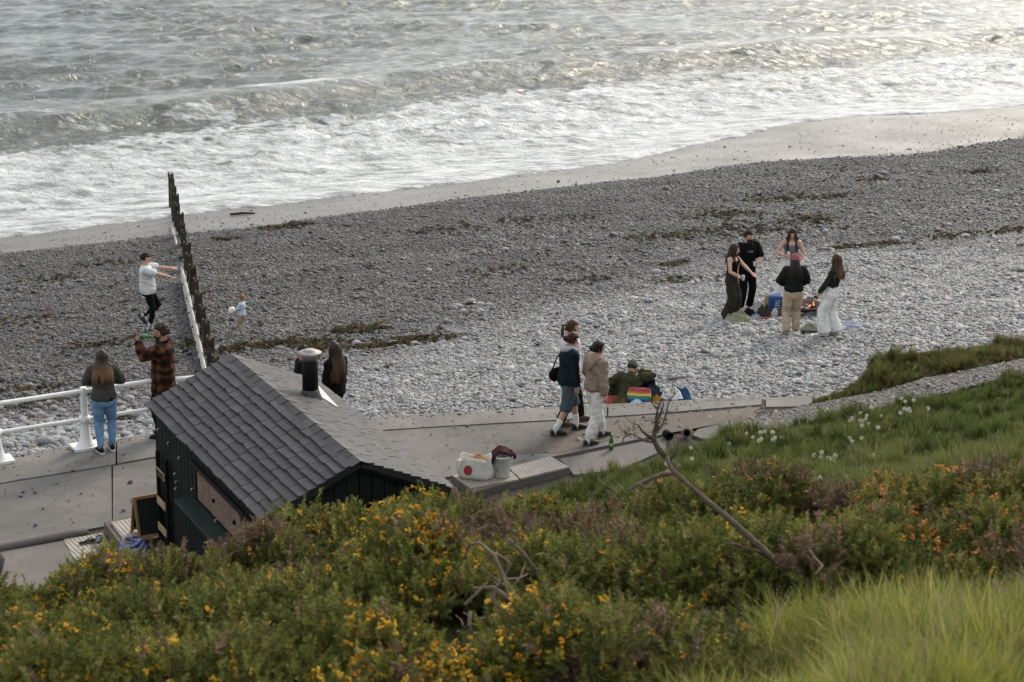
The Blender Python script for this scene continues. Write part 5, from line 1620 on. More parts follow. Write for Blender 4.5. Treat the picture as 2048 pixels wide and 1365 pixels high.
def planks(i0, i1, rows, zoff):
    for i in range(i0, i1):
        (a, za), (b, zb) = gp[i], gp[i + 1]
        for r in range(rows):
            h = 0.27
            ofs = GN * (0.175 + rr.uniform(0, .012))
            for_a = za - zoff - h * (r + .5); for_b = zb - zoff - h * (r + .5)
            ga = beach_f(a.x, a.y); 
            if for_a < ga - 0.35 and i > 6: pass
            va = a + ofs - A0; vb = b + ofs - A0
            va.z, vb.z = for_a + rr.uniform(-.012, .012), for_b + rr.uniform(-.012, .012)
            dirv = (vb - va).normalized(); va += dirv * 0.008; vb -= dirv * 0.008
            m = MB(); m.loft([va, va.lerp(vb, .5) + GN * rr.uniform(-.01, .01), vb], [(h * 0.485, 0.045)] * 3, side=(0, 0, 1), n=8, cap=0)
            p_ = m.build('plank', M_PLANK, groyne)
            if r == 0:
                m = MB(); m.ball(va + GN * 0.05 + dirv * 0.1, (0.028, 0.028, 0.028), 6, 4); m.build('bolt', M_BOLT, p_)
planks(9, 16, 4, 0.26)
planks(4, 6, 3, 0.55)

# ------------------------------------------------------------------ bags, bottles and cloth
def blob_cloth(name, px, py, z, w, d, h, matr, label, cat, seed=0, rz=0.0, ridges=0.55, pw=3.6, lump=0.45, base=None, fold=5.0):
    """a heap of soft cloth: closed, folded dome"""
    p = G(px, py, z) if base is None else base
    nr_, na_ = 14, 44
    rr_ = np.random.default_rng(seed + 500)
    v = []
    for i in range(nr_):
        r = (i + 0.0) / (nr_ - 1)
        for j in range(na_):
            a = 2 * PI * j / na_
            edge = 1 + 0.38 * float(pn(math.cos(a) * 1.3 + seed, math.sin(a) * 1.3, 5)) + 0.07 * float(pn(math.cos(a) * 5 + seed, math.sin(a) * 5, 6))
            x = r * math.cos(a) * edge; y = r * math.sin(a) * edge
            n_ = float(pn(x * fold * 0.45 + seed * 3.1, y * fold * 0.45, 7)); n2 = 1 - abs(float(pn(x * fold + seed, y * fold * 0.7 + 2, 8))) * 2
            q = h * (1 - r ** pw) * (0.62 + lump * 0.9 * n_) + h * ridges * 0.75 * max(0.0, n2) ** 1.5 * (1 - r ** 5)
            v.append((x * w / 2, y * d / 2, max(q, 0.0) + 0.012 * (1 - r)))
    f = []
    for i in range(nr_ - 1):
        for j in range(na_):
            f.append((i * na_ + j, i * na_ + (j + 1) % na_, (i + 1) * na_ + (j + 1) % na_, (i + 1) * na_ + j))
    f.append(tuple(range((nr_ - 1) * na_, nr_ * na_))[::-1])
    o = obj(name, mesh(name, v, f, True), matr)
    o.location = p; o.rotation_euler = (0, 0, rz)
    if label: tag(o, label, cat)
    return o
def cl(name, c, **k): return mat(name, c, 0.9, 0.2, 9, 0.25, 90, spec=0.08, dist=0.004, **k)
def bz(px, py):
    return beach_pt(px, py).z + 0.03
# by the walkers
def mat_tote():
    m, nt, b = nodes_of('tote_canvas')
    tc = N(nt, 'TexCoord'); sx = N(nt, 'SeparateXYZ'); nt.links.new(tc.outputs['Object'], sx.inputs[0])
    dx = MATH(nt, 'DIVIDE', MATH(nt, 'ADD', sx.outputs[0], 0.085), 0.068); dz = MATH(nt, 'DIVIDE', MATH(nt, 'SUBTRACT', sx.outputs[2], 0.15), 0.075)
    r2 = MATH(nt, 'ADD', MATH(nt, 'MULTIPLY', dx, dx), MATH(nt, 'MULTIPLY', dz, dz))
    msk = MATH(nt, 'MULTIPLY', MATH(nt, 'LESS_THAN', r2, 1.0), MATH(nt, 'LESS_THAN', sx.outputs[1], 0.0))
    n1 = N(nt, 'TexNoise', Scale=7.0, Detail=4); nt.links.new(tc.outputs['Object'], n1.inputs['Vector'])
    c = RAMP(nt, n1.outputs[0], [(0.3, (0.50, 0.47, 0.42)), (0.7, (0.66, 0.63, 0.57))])
    nt.links.new(MIX(nt, msk, c, (0.33, 0.03, 0.035)), b.inputs['Base Color']); b.inputs['Roughness'].default_value = 0.85
    return m
tp = G(950, 962, 0.10)
tote = empty('tote_bag', (tp.x, tp.y + 0.12, 0.10)); tote.rotation_euler = (0, 0, R(-12)); tag(tote, 'white canvas tote bag with a red dot, slumped on the plate', 'bag')
m = MB()
for_rows = [(0.0, 0.23, 0.11), (0.06, 0.27, 0.13), (0.14, 0.27, 0.12), (0.22, 0.25, 0.10), (0.29, 0.24, 0.085), (0.34, 0.245, 0.08)]
nn = 32; v = []; f = []
for k, (z, a, b) in enumerate(for_rows):
    for j in range(nn):
        q = 2 * PI * j / nn
        cx = math.copysign(abs(math.cos(q)) ** 0.6, math.cos(q)); sy = math.copysign(abs(math.sin(q)) ** 0.6, math.sin(q))
        wob = 1 + 0.10 * float(pn(math.cos(q) * 2 + k * .5, math.sin(q) * 2 + k * .6, 15))
        dip = (0.075 * math.sin(q * 1.0 + 1.2) + 0.03 * math.sin(q * 3)) * (z / 0.34) ** 2
        v.append((a * cx * wob, b * sy * wob, z + dip - 0.05 * (z / .34) * cx))
for k in range(len(for_rows) - 1):
    f += [(k * nn + j, k * nn + (j + 1) % nn, (k + 1) * nn + (j + 1) % nn, (k + 1) * nn + j) for j in range(nn)]
f.append(tuple(range(nn))[::-1])
v += [(x * 0.93, y * 0.93, z - 0.02) for x, y, z in v[-nn:]]; k = len(for_rows)
f += [((k - 1) * nn + j, (k - 1) * nn + (j + 1) % nn, k * nn + (j + 1) % nn, k * nn + j) for j in range(nn)]
v += [(x * 0.9, y * 0.9, 0.2) for x, y, z in v[-nn:]]; k += 1
f += [((k - 1) * nn + j, (k - 1) * nn + (j + 1) % nn, k * nn + (j + 1) % nn, k * nn + j) for j in range(nn)]; f.append(tuple(range(k * nn, (k + 1) * nn)))
m.add(v, f); tb_ = m.build('bag_body', mat_tote(), tote, True)
M_TOTE2 = cl('tote_strap_canvas', (0.58, 0.55, 0.49))
m = MB(); m.loft([(-0.2, -0.09, 0.30), (-0.25, -0.12, 0.30), (-0.27, -0.10, 0.22), (-0.22, -0.13, 0.16)], [(0.02, 0.006)] * 4, side=(0, 1, 0), n=6); m.build('strap', M_TOTE2, tote, True)
o = blob_cloth('brown_paper', 0, 0, 0, 0.30, 0.15, 0.09, cl('tan_cloth', (0.42, 0.24, 0.13)), None, None, 3, 0.1); o.name = 'inner_cloth'; o.parent = tote; o.location = (0.04, 0, 0.27)
def mat_marble():
    m, nt, b = nodes_of('printed_plastic')
    tc = N(nt, 'TexCoord'); n1 = N(nt, 'TexNoise', Scale=9.0, Detail=5); n1.inputs['Distortion'].default_value = 1.5
    nt.links.new(tc.outputs['Object'], n1.inputs['Vector'])
    c = RAMP(nt, n1.outputs[0], [(0.3, (0.16, 0.17, 0.19)), (0.42, (0.62, 0.62, 0.61)), (0.62, (0.68, 0.68, 0.66)), (0.72, (0.45, 0.32, 0.30))])
    nt.links.new(c, b.inputs['Base Color']); b.inputs['Roughness'].default_value = 0.35
    return m
p = G(1003, 957, 0.10); kb = empty('bucket', (p.x, p.y + 0.10, 0.10)); tag(kb, 'white patterned bucket beside the tote bag with a scarf over its rim', 'bucket')
m = MB(); m.lathe([(0.115, 0.0), (0.125, 0.02), (0.14, 0.31), (0.147, 0.315), (0.147, 0.335), (0.135, 0.335), (0.11, 0.06)], 26); m.build('bucket_body', mat_marble(), kb, True)
M_MAROON = cl('maroon_knit', (0.055, 0.020, 0.026))
sc_ = empty('scarf', (p.x, p.y + 0.10, 0.43)); tag(sc_, 'dark maroon knitted scarf draped over the bucket', 'scarf')
m = MB()
for k in range(8):
    y = -0.10 + k * 0.028; s_ = 0.02 * math.sin(k * 2.1)
    m.loft([(-0.20 - s_, y - 0.05, -0.30 + .02 * k), (-0.17, y - 0.03, -0.14), (-0.13, y, 0.0 + s_), (-0.04, y + .01, 0.085 + s_), (0.06, y + .01, 0.075), (0.15, y + .02, 0.03 - s_)], [(0.03, 0.02), (0.036, 0.024), (0.04, 0.028), (0.036, 0.026), (0.034, 0.026), (0.026, 0.022)], side=(0, 1, 0), n=8)
m.build('knit', M_MAROON, sc_, True)
m = MB(); m.loft([(0.10, 0.0, 0.03), (0.17, -0.02, 0.035), (0.20, -0.03, 0.0), (0.19, -0.03, -0.04)], [0.035, 0.03, 0.026, 0.02], n=8); m.build('tail', M_MAROON, sc_, True)
M_BOTTLE = mat('green_glass', (0.028, 0.115, 0.018), 0.15, 0.15, 5, 0, spec=0.6)
M_LABEL = mat('bottle_label', (0.075, 0.20, 0.045), 0.5, 0.1, 20, 0)
M_LABW = mat('label_white', (0.6, 0.62, 0.55), 0.5, 0.1, 20, 0)
def bottle(loc, M=None, label='', s=1.0):
    t = empty('bottle', loc)
    if M is not None: t.matrix_world = Matrix.Translation(loc) @ M.to_4x4()
    tag(t, label, 'bottle')
    m = MB(); m.lathe([(0.028, 0), (0.032, 0.006), (0.032, 0.13), (0.026, 0.155), (0.015, 0.18), (0.0125, 0.215), (0.0145, 0.218), (0.0145, 0.23), (0.012, 0.232)], 14); m.build('glass', M_BOTTLE, t, True)
    m = MB(); m.lathe([(0.0325, 0.045), (0.0325, 0.105)], 14); m.build('label', M_LABEL, t, True)
    m = MB(); m.ball((0, -0.029, 0.075), (0.013, 0.006, 0.02), 8, 5); m.build('emblem', M_LABW, t, True)
    return t
bottle(G(1222, 900, 0.004), None, 'green glass bottle standing on the concrete by the walkers').scale = (1.15, 1.15, 1.15)

# by the seated person
SEAT = G(1262, 806, -0.24)
def mat_rainbow():
    m, nt, b = nodes_of('rainbow_stripes')
    tc = N(nt, 'TexCoord'); sx = N(nt, 'SeparateXYZ'); nt.links.new(tc.outputs['Generated'], sx.inputs[0])
    n1 = N(nt, 'TexNoise', Scale=4.0); nt.links.new(tc.outputs['Object'], n1.inputs['Vector'])
    q = MATH(nt, 'ADD', sx.outputs[2], MATH(nt, 'MULTIPLY', MATH(nt, 'SUBTRACT', n1.outputs[0], 0.5), 0.08))
    c = RAMP(nt, q, [(0.0, (0.02, 0.07, 0.20)), (0.17, (0.02, 0.14, 0.07)), (0.38, (0.50, 0.33, 0.06)), (0.55, (0.30, 0.075, 0.03)), (0.68, (0.26, 0.028, 0.032))], 'CONSTANT')
    nt.links.new(c, b.inputs['Base Color']); b.inputs['Roughness'].default_value = 0.85; b.inputs['Sheen Weight'].default_value = 0.2
    return m
def padded(name, c, dims, rz, matr, label, cat, tilt=0.0, puff=0.06, seed=0):
    """a padded, slightly crumpled panel"""
    nx, ny, nz = 12, 6, 8
    bm = bmesh.new(); bmesh.ops.create_cube(bm, size=1.0)
    bmesh.ops.subdivide_edges(bm, edges=bm.edges[:], cuts=7, use_grid_fill=True)
    for v_ in bm.verts:
        q = v_.co.copy()
        n_ = float(pn(q.x * 3 + seed, q.z * 3 + q.y * 2, 12)) * puff + float(pn(q.x * 7 + seed, q.z * 7 + q.y * 5, 13)) * puff * 0.4
        rnd = 1 - 0.10 * (abs(q.x * 2) ** 4) * (abs(q.z * 2) ** 2) - 0.06 * abs(q.y * 2) ** 4
        v_.co = Vector((q.x * dims[0] * rnd, q.y * dims[1] * (1 + n_ * 3) + n_ * 0.3, q.z * dims[2] * rnd + n_ * 0.12 * dims[2]))
    me = bpy.data.meshes.new(name); bm.to_mesh(me); bm.free()
    me.polygons.foreach_set('use_smooth', [True] * len(me.polygons))
    o = obj(name, me, matr); o.location = c; o.rotation_euler = (tilt, 0, rz)
    if label: tag(o, label, cat)
    return o
sz = SEAT.z
rp = G(1278, 806, sz)
padded('rainbow_towel', (rp.x, rp.y + 0.02, sz + 0.12), (0.42, 0.12, 0.28), R(-9), mat_rainbow(), 'rainbow striped towel hung over a bag behind the seated person', 'towel', -0.85, 0.14, 2)
blob_cloth('jacket', 1306, 800, sz, 0.34, 0.34, 0.26, cl('navy_fleece', (0.022, 0.036, 0.055)), 'navy jacket heaped right of the rainbow towel', 'jacket', 4, 0.4)
blob_cloth('black_jacket', 1296, 790, sz, 0.34, 0.24, 0.27, cl('black_cloth', (0.010, 0.010, 0.014)), 'black jacket behind the rainbow towel', 'jacket', 5)
blob_cloth('mustard_bag', 1313, 806, sz, 0.16, 0.14, 0.12, cl('mustard', (0.40, 0.24, 0.03)), 'small mustard cloth beside the rainbow towel', 'cloth', 6)
blob_cloth('canvas_bag', 1340, 803, sz, 0.30, 0.26, 0.24, cl('beige_canvas', (0.36, 0.31, 0.27)), 'beige canvas bag under the white cloth', 'bag', 7)
blob_cloth('white_cloth', 1344, 795, sz + 0.16, 0.36, 0.26, 0.16, cl('white_cotton', (0.62, 0.61, 0.58)), 'white cloth heaped on the beige bag', 'cloth', 8)
blob_cloth('blue_jacket', 1364, 800, sz, 0.40, 0.32, 0.20, cl('blue_nylon', (0.028, 0.068, 0.14)), 'blue jacket crumpled at the right end of the picnic', 'jacket', 9, -0.2)
blob_cloth('olive_bag', 1240, 808, sz, 0.24, 0.2, 0.15, cl('olive_brown', (0.09, 0.068, 0.03)), 'olive brown bag at the kerb left of the rainbow towel', 'bag', 10)
blob_cloth('red_blanket', 1224, 803, sz, 0.34, 0.3, 0.08, cl('dusty_red', (0.27, 0.045, 0.05)), 'red blanket showing behind the beige hoodie', 'blanket', 11)
blob_cloth('red_cloth', 1230, 777, bz(1230, 777), 0.30, 0.26, 0.14, cl('faded_red', (0.33, 0.085, 0.07)), 'faded red cloth left of the seated person', 'cloth', 12)
blob_cloth('dark_backpack', 1228, 790, sz, 0.26, 0.24, 0.22, cl('dark_green_pack', (0.022, 0.032, 0.022)), 'dark green backpack between the red cloths', 'backpack', 13)
blob_cloth('light_wrapper', 1275, 808, sz + .02, 0.24, 0.12, 0.07, cl('light_blue_wrap', (0.42, 0.58, 0.66)), 'light blue wrapper at the kerb below the rainbow towel', 'wrapper', 14)
m = MB(); lp = G(1352, 760, bz(1352, 760)); m.loft([(-0.15, -0.03, 0.03), (0, 0, 0.045), (0.15, 0.05, 0.05)], [0.03, 0.034, 0.02], n=8)
o = m.build('driftwood', mat('driftwood', (0.24, 0.19, 0.16), 0.85, 0.2, 8, .4, 40), None, True); o.location = lp; tag(o, 'short pale driftwood log on the shingle above the blue jacket', 'log')
m = MB(); lp = G(485, 430, -2.9); lp = beach_pt(485, 430); m.loft([(-0.35, -0.1, 0.03), (0, 0, 0.05), (0.35, 0.12, 0.03)], [0.035, 0.04, 0.02], n=7)
o = m.build('driftwood', M_PILE, None, True); o.location = lp; tag(o, 'dark driftwood stick on the wet shingle right of the groyne', 'log')

# around the fire
FB = beach_pt(1606, 632); FB = Vector((FB.x, FB.y, beach_f(FB.x, FB.y)))
fire = empty('fire_bowl', FB); tag(fire, 'wide rusty fire bowl with burning embers set on stones', 'fire bowl')
M_BOWL = mat('rusty_steel_bowl', (0.085, 0.045, 0.035), 0.6, 0.4, 7, 0.3, 30, metal=0.4, spec=0.4)
m = MB(); m.lathe([(0.06, 0.10), (0.22, 0.13), (0.36, 0.20), (0.425, 0.27), (0.415, 0.275), (0.35, 0.215), (0.21, 0.145), (0.02, 0.125)], 32); m.build('bowl', M_BOWL, fire, True)
M_COAL = mat('charcoal', (0.02, 0.019, 0.019), 0.9, 0.5, 20, 0.5, 40)
M_ASH = mat('ash', (0.30, 0.29, 0.28), 0.95, 0.3, 20, 0.5, 40)
def emit(name, c, s):
    m, nt, b = nodes_of(name); b.inputs['Base Color'].default_value = (*c, 1); b.inputs['Emission Color'].default_value = (*c, 1); b.inputs['Emission Strength'].default_value = s
    return m
M_FLAME = emit('flame', (1.0, 0.40, 0.16), 0.45); M_EMBER = emit('ember', (1.0, 0.16, 0.04), 0.22)
rr = random.Random(17)
for i in range(26):
    a = rr.uniform(0, 6.28); r_ = rr.uniform(0, 0.27)
    o = obj('coal', STONE_ME[i % 6][0].copy(), None, fire); o.data.materials.clear(); o.data.materials.append(M_EMBER if i in (4, 15) else rr.choice([M_COAL, M_COAL, M_ASH, M_ASH]))
    o.location = (r_ * math.cos(a), r_ * math.sin(a), 0.165 + r_ * 0.22 + rr.uniform(0, .02)); o.scale = (rr.uniform(.06, .13), rr.uniform(.04, .07), .05); o.rotation_euler = (0, rr.uniform(-.3, .3), rr.uniform(0, 6))
for x, y, h in [(0.23, 0.14, 0.09), (0.14, 0.02, 0.05)]:
    m = MB(); m.loft([(x, y, 0.19), (x + .008, y, 0.21), (x - .006, y, 0.21 + h * .5), (x + .012, y, 0.20 + h)], [0.012, 0.018, 0.011, 0.003], n=8); m.build('flame', M_FLAME, fire, True)
for a, b, w, k in [(1622, 622, 30, 0), (1640, 617, 26, 0), (1634, 626, 22, 1), (1642, 634, 24, 0), (1626, 612, 16, 1), (1598, 622, 26, 1), (1581, 618, 24, 0), (1618, 634, 20, 0), (1648, 625, 20, 2), (1607, 612, 20, 4)]:
    p = beach_pt(a, b); stone(p, w * (p - CAM_P).length / FPX, rr.uniform(-.9, .9), k, n_st + a, 0.75, 0.7, rr.uniform(-.3, .3), sink=0.12); n_st += 1
M_BLUE = cl('blue_woven', (0.012, 0.085, 0.29))
def mat_bluebag():
    m, nt, b = nodes_of('blue_bag_print')
    tc = N(nt, 'TexCoord'); sx = N(nt, 'SeparateXYZ'); nt.links.new(tc.outputs['Object'], sx.inputs[0])
    row = MATH(nt, 'GREATER_THAN', MATH(nt, 'FRACT', MATH(nt, 'MULTIPLY', sx.outputs[2], 17.0)), 0.42)
    n1 = N(nt, 'TexNoise', Scale=42.0, Detail=1); nt.links.new(tc.outputs['Object'], n1.inputs['Vector'])
    ch = MATH(nt, 'GREATER_THAN', n1.outputs[0], 0.43)
    bx = MATH(nt, 'LESS_THAN', MATH(nt, 'ABSOLUTE', MATH(nt, 'SUBTRACT', sx.outputs[0], 0.03)), 0.055)
    bz_ = MATH(nt, 'LESS_THAN', MATH(nt, 'ABSOLUTE', MATH(nt, 'SUBTRACT', sx.outputs[2], 0.005)), 0.10)
    fr = MATH(nt, 'LESS_THAN', sx.outputs[1], 0.0)
    k = MATH(nt, 'MULTIPLY', MATH(nt, 'MULTIPLY', row, ch), MATH(nt, 'MULTIPLY', MATH(nt, 'MULTIPLY', bx, bz_), fr))
    nt.links.new(MIX(nt, k, (0.010, 0.062, 0.20), (0.5, 0.55, 0.6)), b.inputs['Base Color']); b.inputs['Roughness'].default_value = 0.5
    return m
bp2 = beach_pt(1550, 625)
padded('shopping_bag', (bp2.x, bp2.y, bp2.z + 0.20), (0.32, 0.17, 0.40), R(4), mat_bluebag(), 'bright blue woven shopping bag with white print beside the fire', 'bag', 0.08, 0.16, 3)
def heap(name, px, py, w, d, h, c, label, cat, seed, rz=0.0, **k):
    p = beach_pt(px, py); p = Vector((p.x, p.y, p.z + 0.035))
    return blob_cloth(name, 0, 0, 0, w, d, h, cl(name + '_cloth_%d' % seed, c), label, cat, seed, rz, base=p, **k)
heap('green_jacket', 1477, 644, 0.50, 0.56, 0.17, (0.205, 0.21, 0.135), 'sage green quilted jacket lying on the shingle by the woman in brown', 'jacket', 21, 0.2)
heap('black_coat', 1498, 634, 0.30, 0.34, 0.13, (0.010, 0.011, 0.013), 'black coat lying between the green jacket and the brown bag', 'jacket', 22)
heap('brown_bag', 1528, 637, 0.34, 0.40, 0.25, (0.042, 0.034, 0.028), 'dark brown bag in the pile beside the fire', 'bag', 23)
heap('paper_bag', 1535, 618, 0.20, 0.2, 0.26, (0.42, 0.31, 0.16), 'tan paper bag standing open behind the brown bag', 'bag', 24)
heap('clear_bag', 1518, 622, 0.28, 0.26, 0.16, (0.42, 0.44, 0.42), 'pale plastic bag behind the brown bag', 'bag', 25, 0.6)
heap('blue_wrapper', 1513, 639, 0.22, 0.22, 0.06, (0.26, 0.33, 0.42), 'blue and white wrapper in front of the brown bag', 'wrapper', 26)
heap('white_box', 1549, 634, 0.17, 0.2, 0.13, (0.66, 0.64, 0.60), 'white food packet right of the brown bag', 'packet', 27)
heap('red_wrapper', 1537, 642, 0.30, 0.20, 0.04, (0.17, 0.065, 0.055), 'reddish wrapper in front of the white packet', 'wrapper', 28)
heap('grey_cup', 1560, 636, 0.12, 0.14, 0.17, (0.10, 0.085, 0.08), 'dark grey bag next to the white packet', 'bag', 29)
heap('snack_bags', 1556, 622, 0.26, 0.24, 0.18, (0.30, 0.19, 0.15), 'crumpled snack packet against the blue shopping bag', 'packet', 30, fold=9)
heap('patterned_blanket', 1624, 660, 0.36, 0.34, 0.08, (0.16, 0.18, 0.12), 'green patterned blanket behind the black tray', 'blanket', 31)
p = beach_pt(1622, 668); tr = empty('tray', p); tr.rotation_euler = (0, 0, R(-4)); tag(tr, 'low black crate with pale slots at the feet of the woman in beige trousers', 'crate')
m = MB(); m.box((0, 0, 0.055), (0.36, 0.24, 0.09), None, 1.06); m.build('crate_body', M_RUB, tr)
for i in (-1, 1):
    m = MB(); m.box((i * 0.085, -0.126, 0.062), (0.13, 0.012, 0.03)); m.build('slot', mat('slot_grey_%d' % i, (0.16, 0.2, 0.15), 0.7), tr)
heap('lilac_cloth', 1702, 656, 0.50, 0.36, 0.075, (0.30, 0.285, 0.40), 'lilac cloth spread on the shingle right of the woman in white trousers', 'cloth', 32)
heap('white_lilac_cloth', 1683, 660, 0.18, 0.2, 0.08, (0.5, 0.44, 0.52), 'small white and lilac cloth next to the lilac one', 'cloth', 33)
heap('white_paper', 1643, 664, 0.14, 0.2, 0.08, (0.62, 0.56, 0.50), 'white paper packet between the crate and the white trousers', 'packet', 34)
p = beach_pt(942, 612); m = MB(); m.loft([(-0.13, 0, 0.06), (0.0, 0, 0.06), (0.05, 0, 0.06), (0.13, 0.01, 0.06)], [0.035, 0.036, 0.03, 0.014], n=10)
o = m.build('old_bottle', mat('brown_glass', (0.06, 0.04, 0.02), 0.2, 0.2, 8, 0), None, True); o.location = p; o.rotation_euler = (0, 0, .3); tag(o, 'dark bottle lying in the ring of pale stones', 'bottle')
# ------------------------------------------------------------------ people
SKIN = mat('skin_fair', (0.46, 0.27, 0.19), 0.55, 0.08, 12, 0.05, 60, spec=0.35)
SKIN2 = mat('skin_warm', (0.36, 0.19, 0.125), 0.55, 0.08, 12, 0.05, 60, spec=0.35)
LIPS = mat('lips', (0.30, 0.10, 0.09), 0.5, 0.05, 12, 0)
EYE = mat('eye_dark', (0.02, 0.015, 0.012), 0.3, 0.0, 12, 0)
def hair_mat(name, c, c2=None):
    m, nt, b = nodes_of(name)
    tc = N(nt, 'TexCoord'); mp = N(nt, 'Mapping'); mp.inputs['Scale'].default_value = (70, 70, 4)
    nt.links.new(tc.outputs['Object'], mp.inputs['Vector'])
    n1 = N(nt, 'TexNoise', Scale=1.0, Detail=4); nt.links.new(mp.outputs[0], n1.inputs['Vector'])
    a = RAMP(nt, n1.outputs[0], [(0.3, tuple(q * 0.55 for q in c)), (0.7, tuple(q * 1.35 for q in c))])
    if c2:
        sx = N(nt, 'SeparateXYZ'); nt.links.new(tc.outputs['Object'], sx.inputs[0])
        k = N(nt, 'MapRange'); k.inputs[1].default_value = 1.52; k.inputs[2].default_value = 1.28; nt.links.new(sx.outputs[2], k.inputs[0])
        b2 = RAMP(nt, n1.outputs[0], [(0.3, tuple(q * 0.55 for q in c2)), (0.7, tuple(q * 1.3 for q in c2))])
        a = MIX(nt, k.outputs[0], a, b2)
    nt.links.new(a, b.inputs['Base Color']); b.inputs['Roughness'].default_value = 0.5; b.inputs['Specular IOR Level'].default_value = 0.22
    bp = N(nt, 'Bump', Strength=0.6, Distance=0.006); nt.links.new(n1.outputs[0], bp.inputs['Height']); nt.links.new(bp.outputs[0], b.inputs['Normal'])
    return m
CLOUD = bpy.data.textures.new('cloth_folds', 'CLOUDS'); CLOUD.noise_scale = 0.085; CLOUD.noise_depth = 2
CLOUD2 = bpy.data.textures.new('fine_folds', 'CLOUDS'); CLOUD2.noise_scale = 0.05; CLOUD2.noise_depth = 1
def grown(m, name, matr, parent, voxel, smooth=4, fold=0.0):
    o = m.build(name, matr, parent, True)
    r = o.modifiers.new('skin', 'REMESH'); r.mode = 'VOXEL'; r.voxel_size = voxel; r.use_smooth_shade = True
    s = o.modifiers.new('soften', 'SMOOTH'); s.factor = 0.5; s.iterations = smooth
    if fold:
        d = o.modifiers.new('folds', 'DISPLACE'); d.texture = CLOUD; d.strength = fold * 1.5; d.mid_level = 0.5; d.texture_coords = 'LOCAL'
        d = o.modifiers.new('folds2', 'DISPLACE'); d.texture = CLOUD2; d.strength = fold * 0.45; d.mid_level = 0.5; d.texture_coords = 'LOCAL'
    return o
def ik(a, b, l1, l2, hint):
    d = b - a; L = min(d.length, (l1 + l2) * 0.999); dn = d.normalized()
    x = (l1 * l1 - l2 * l2 + L * L) / (2 * L)
    h = math.sqrt(max(0, l1 * l1 - x * x))
    q = Vector(hint); q = q - dn * q.dot(dn); q.normalize()
    return a + dn * x + q * h, a + dn * L

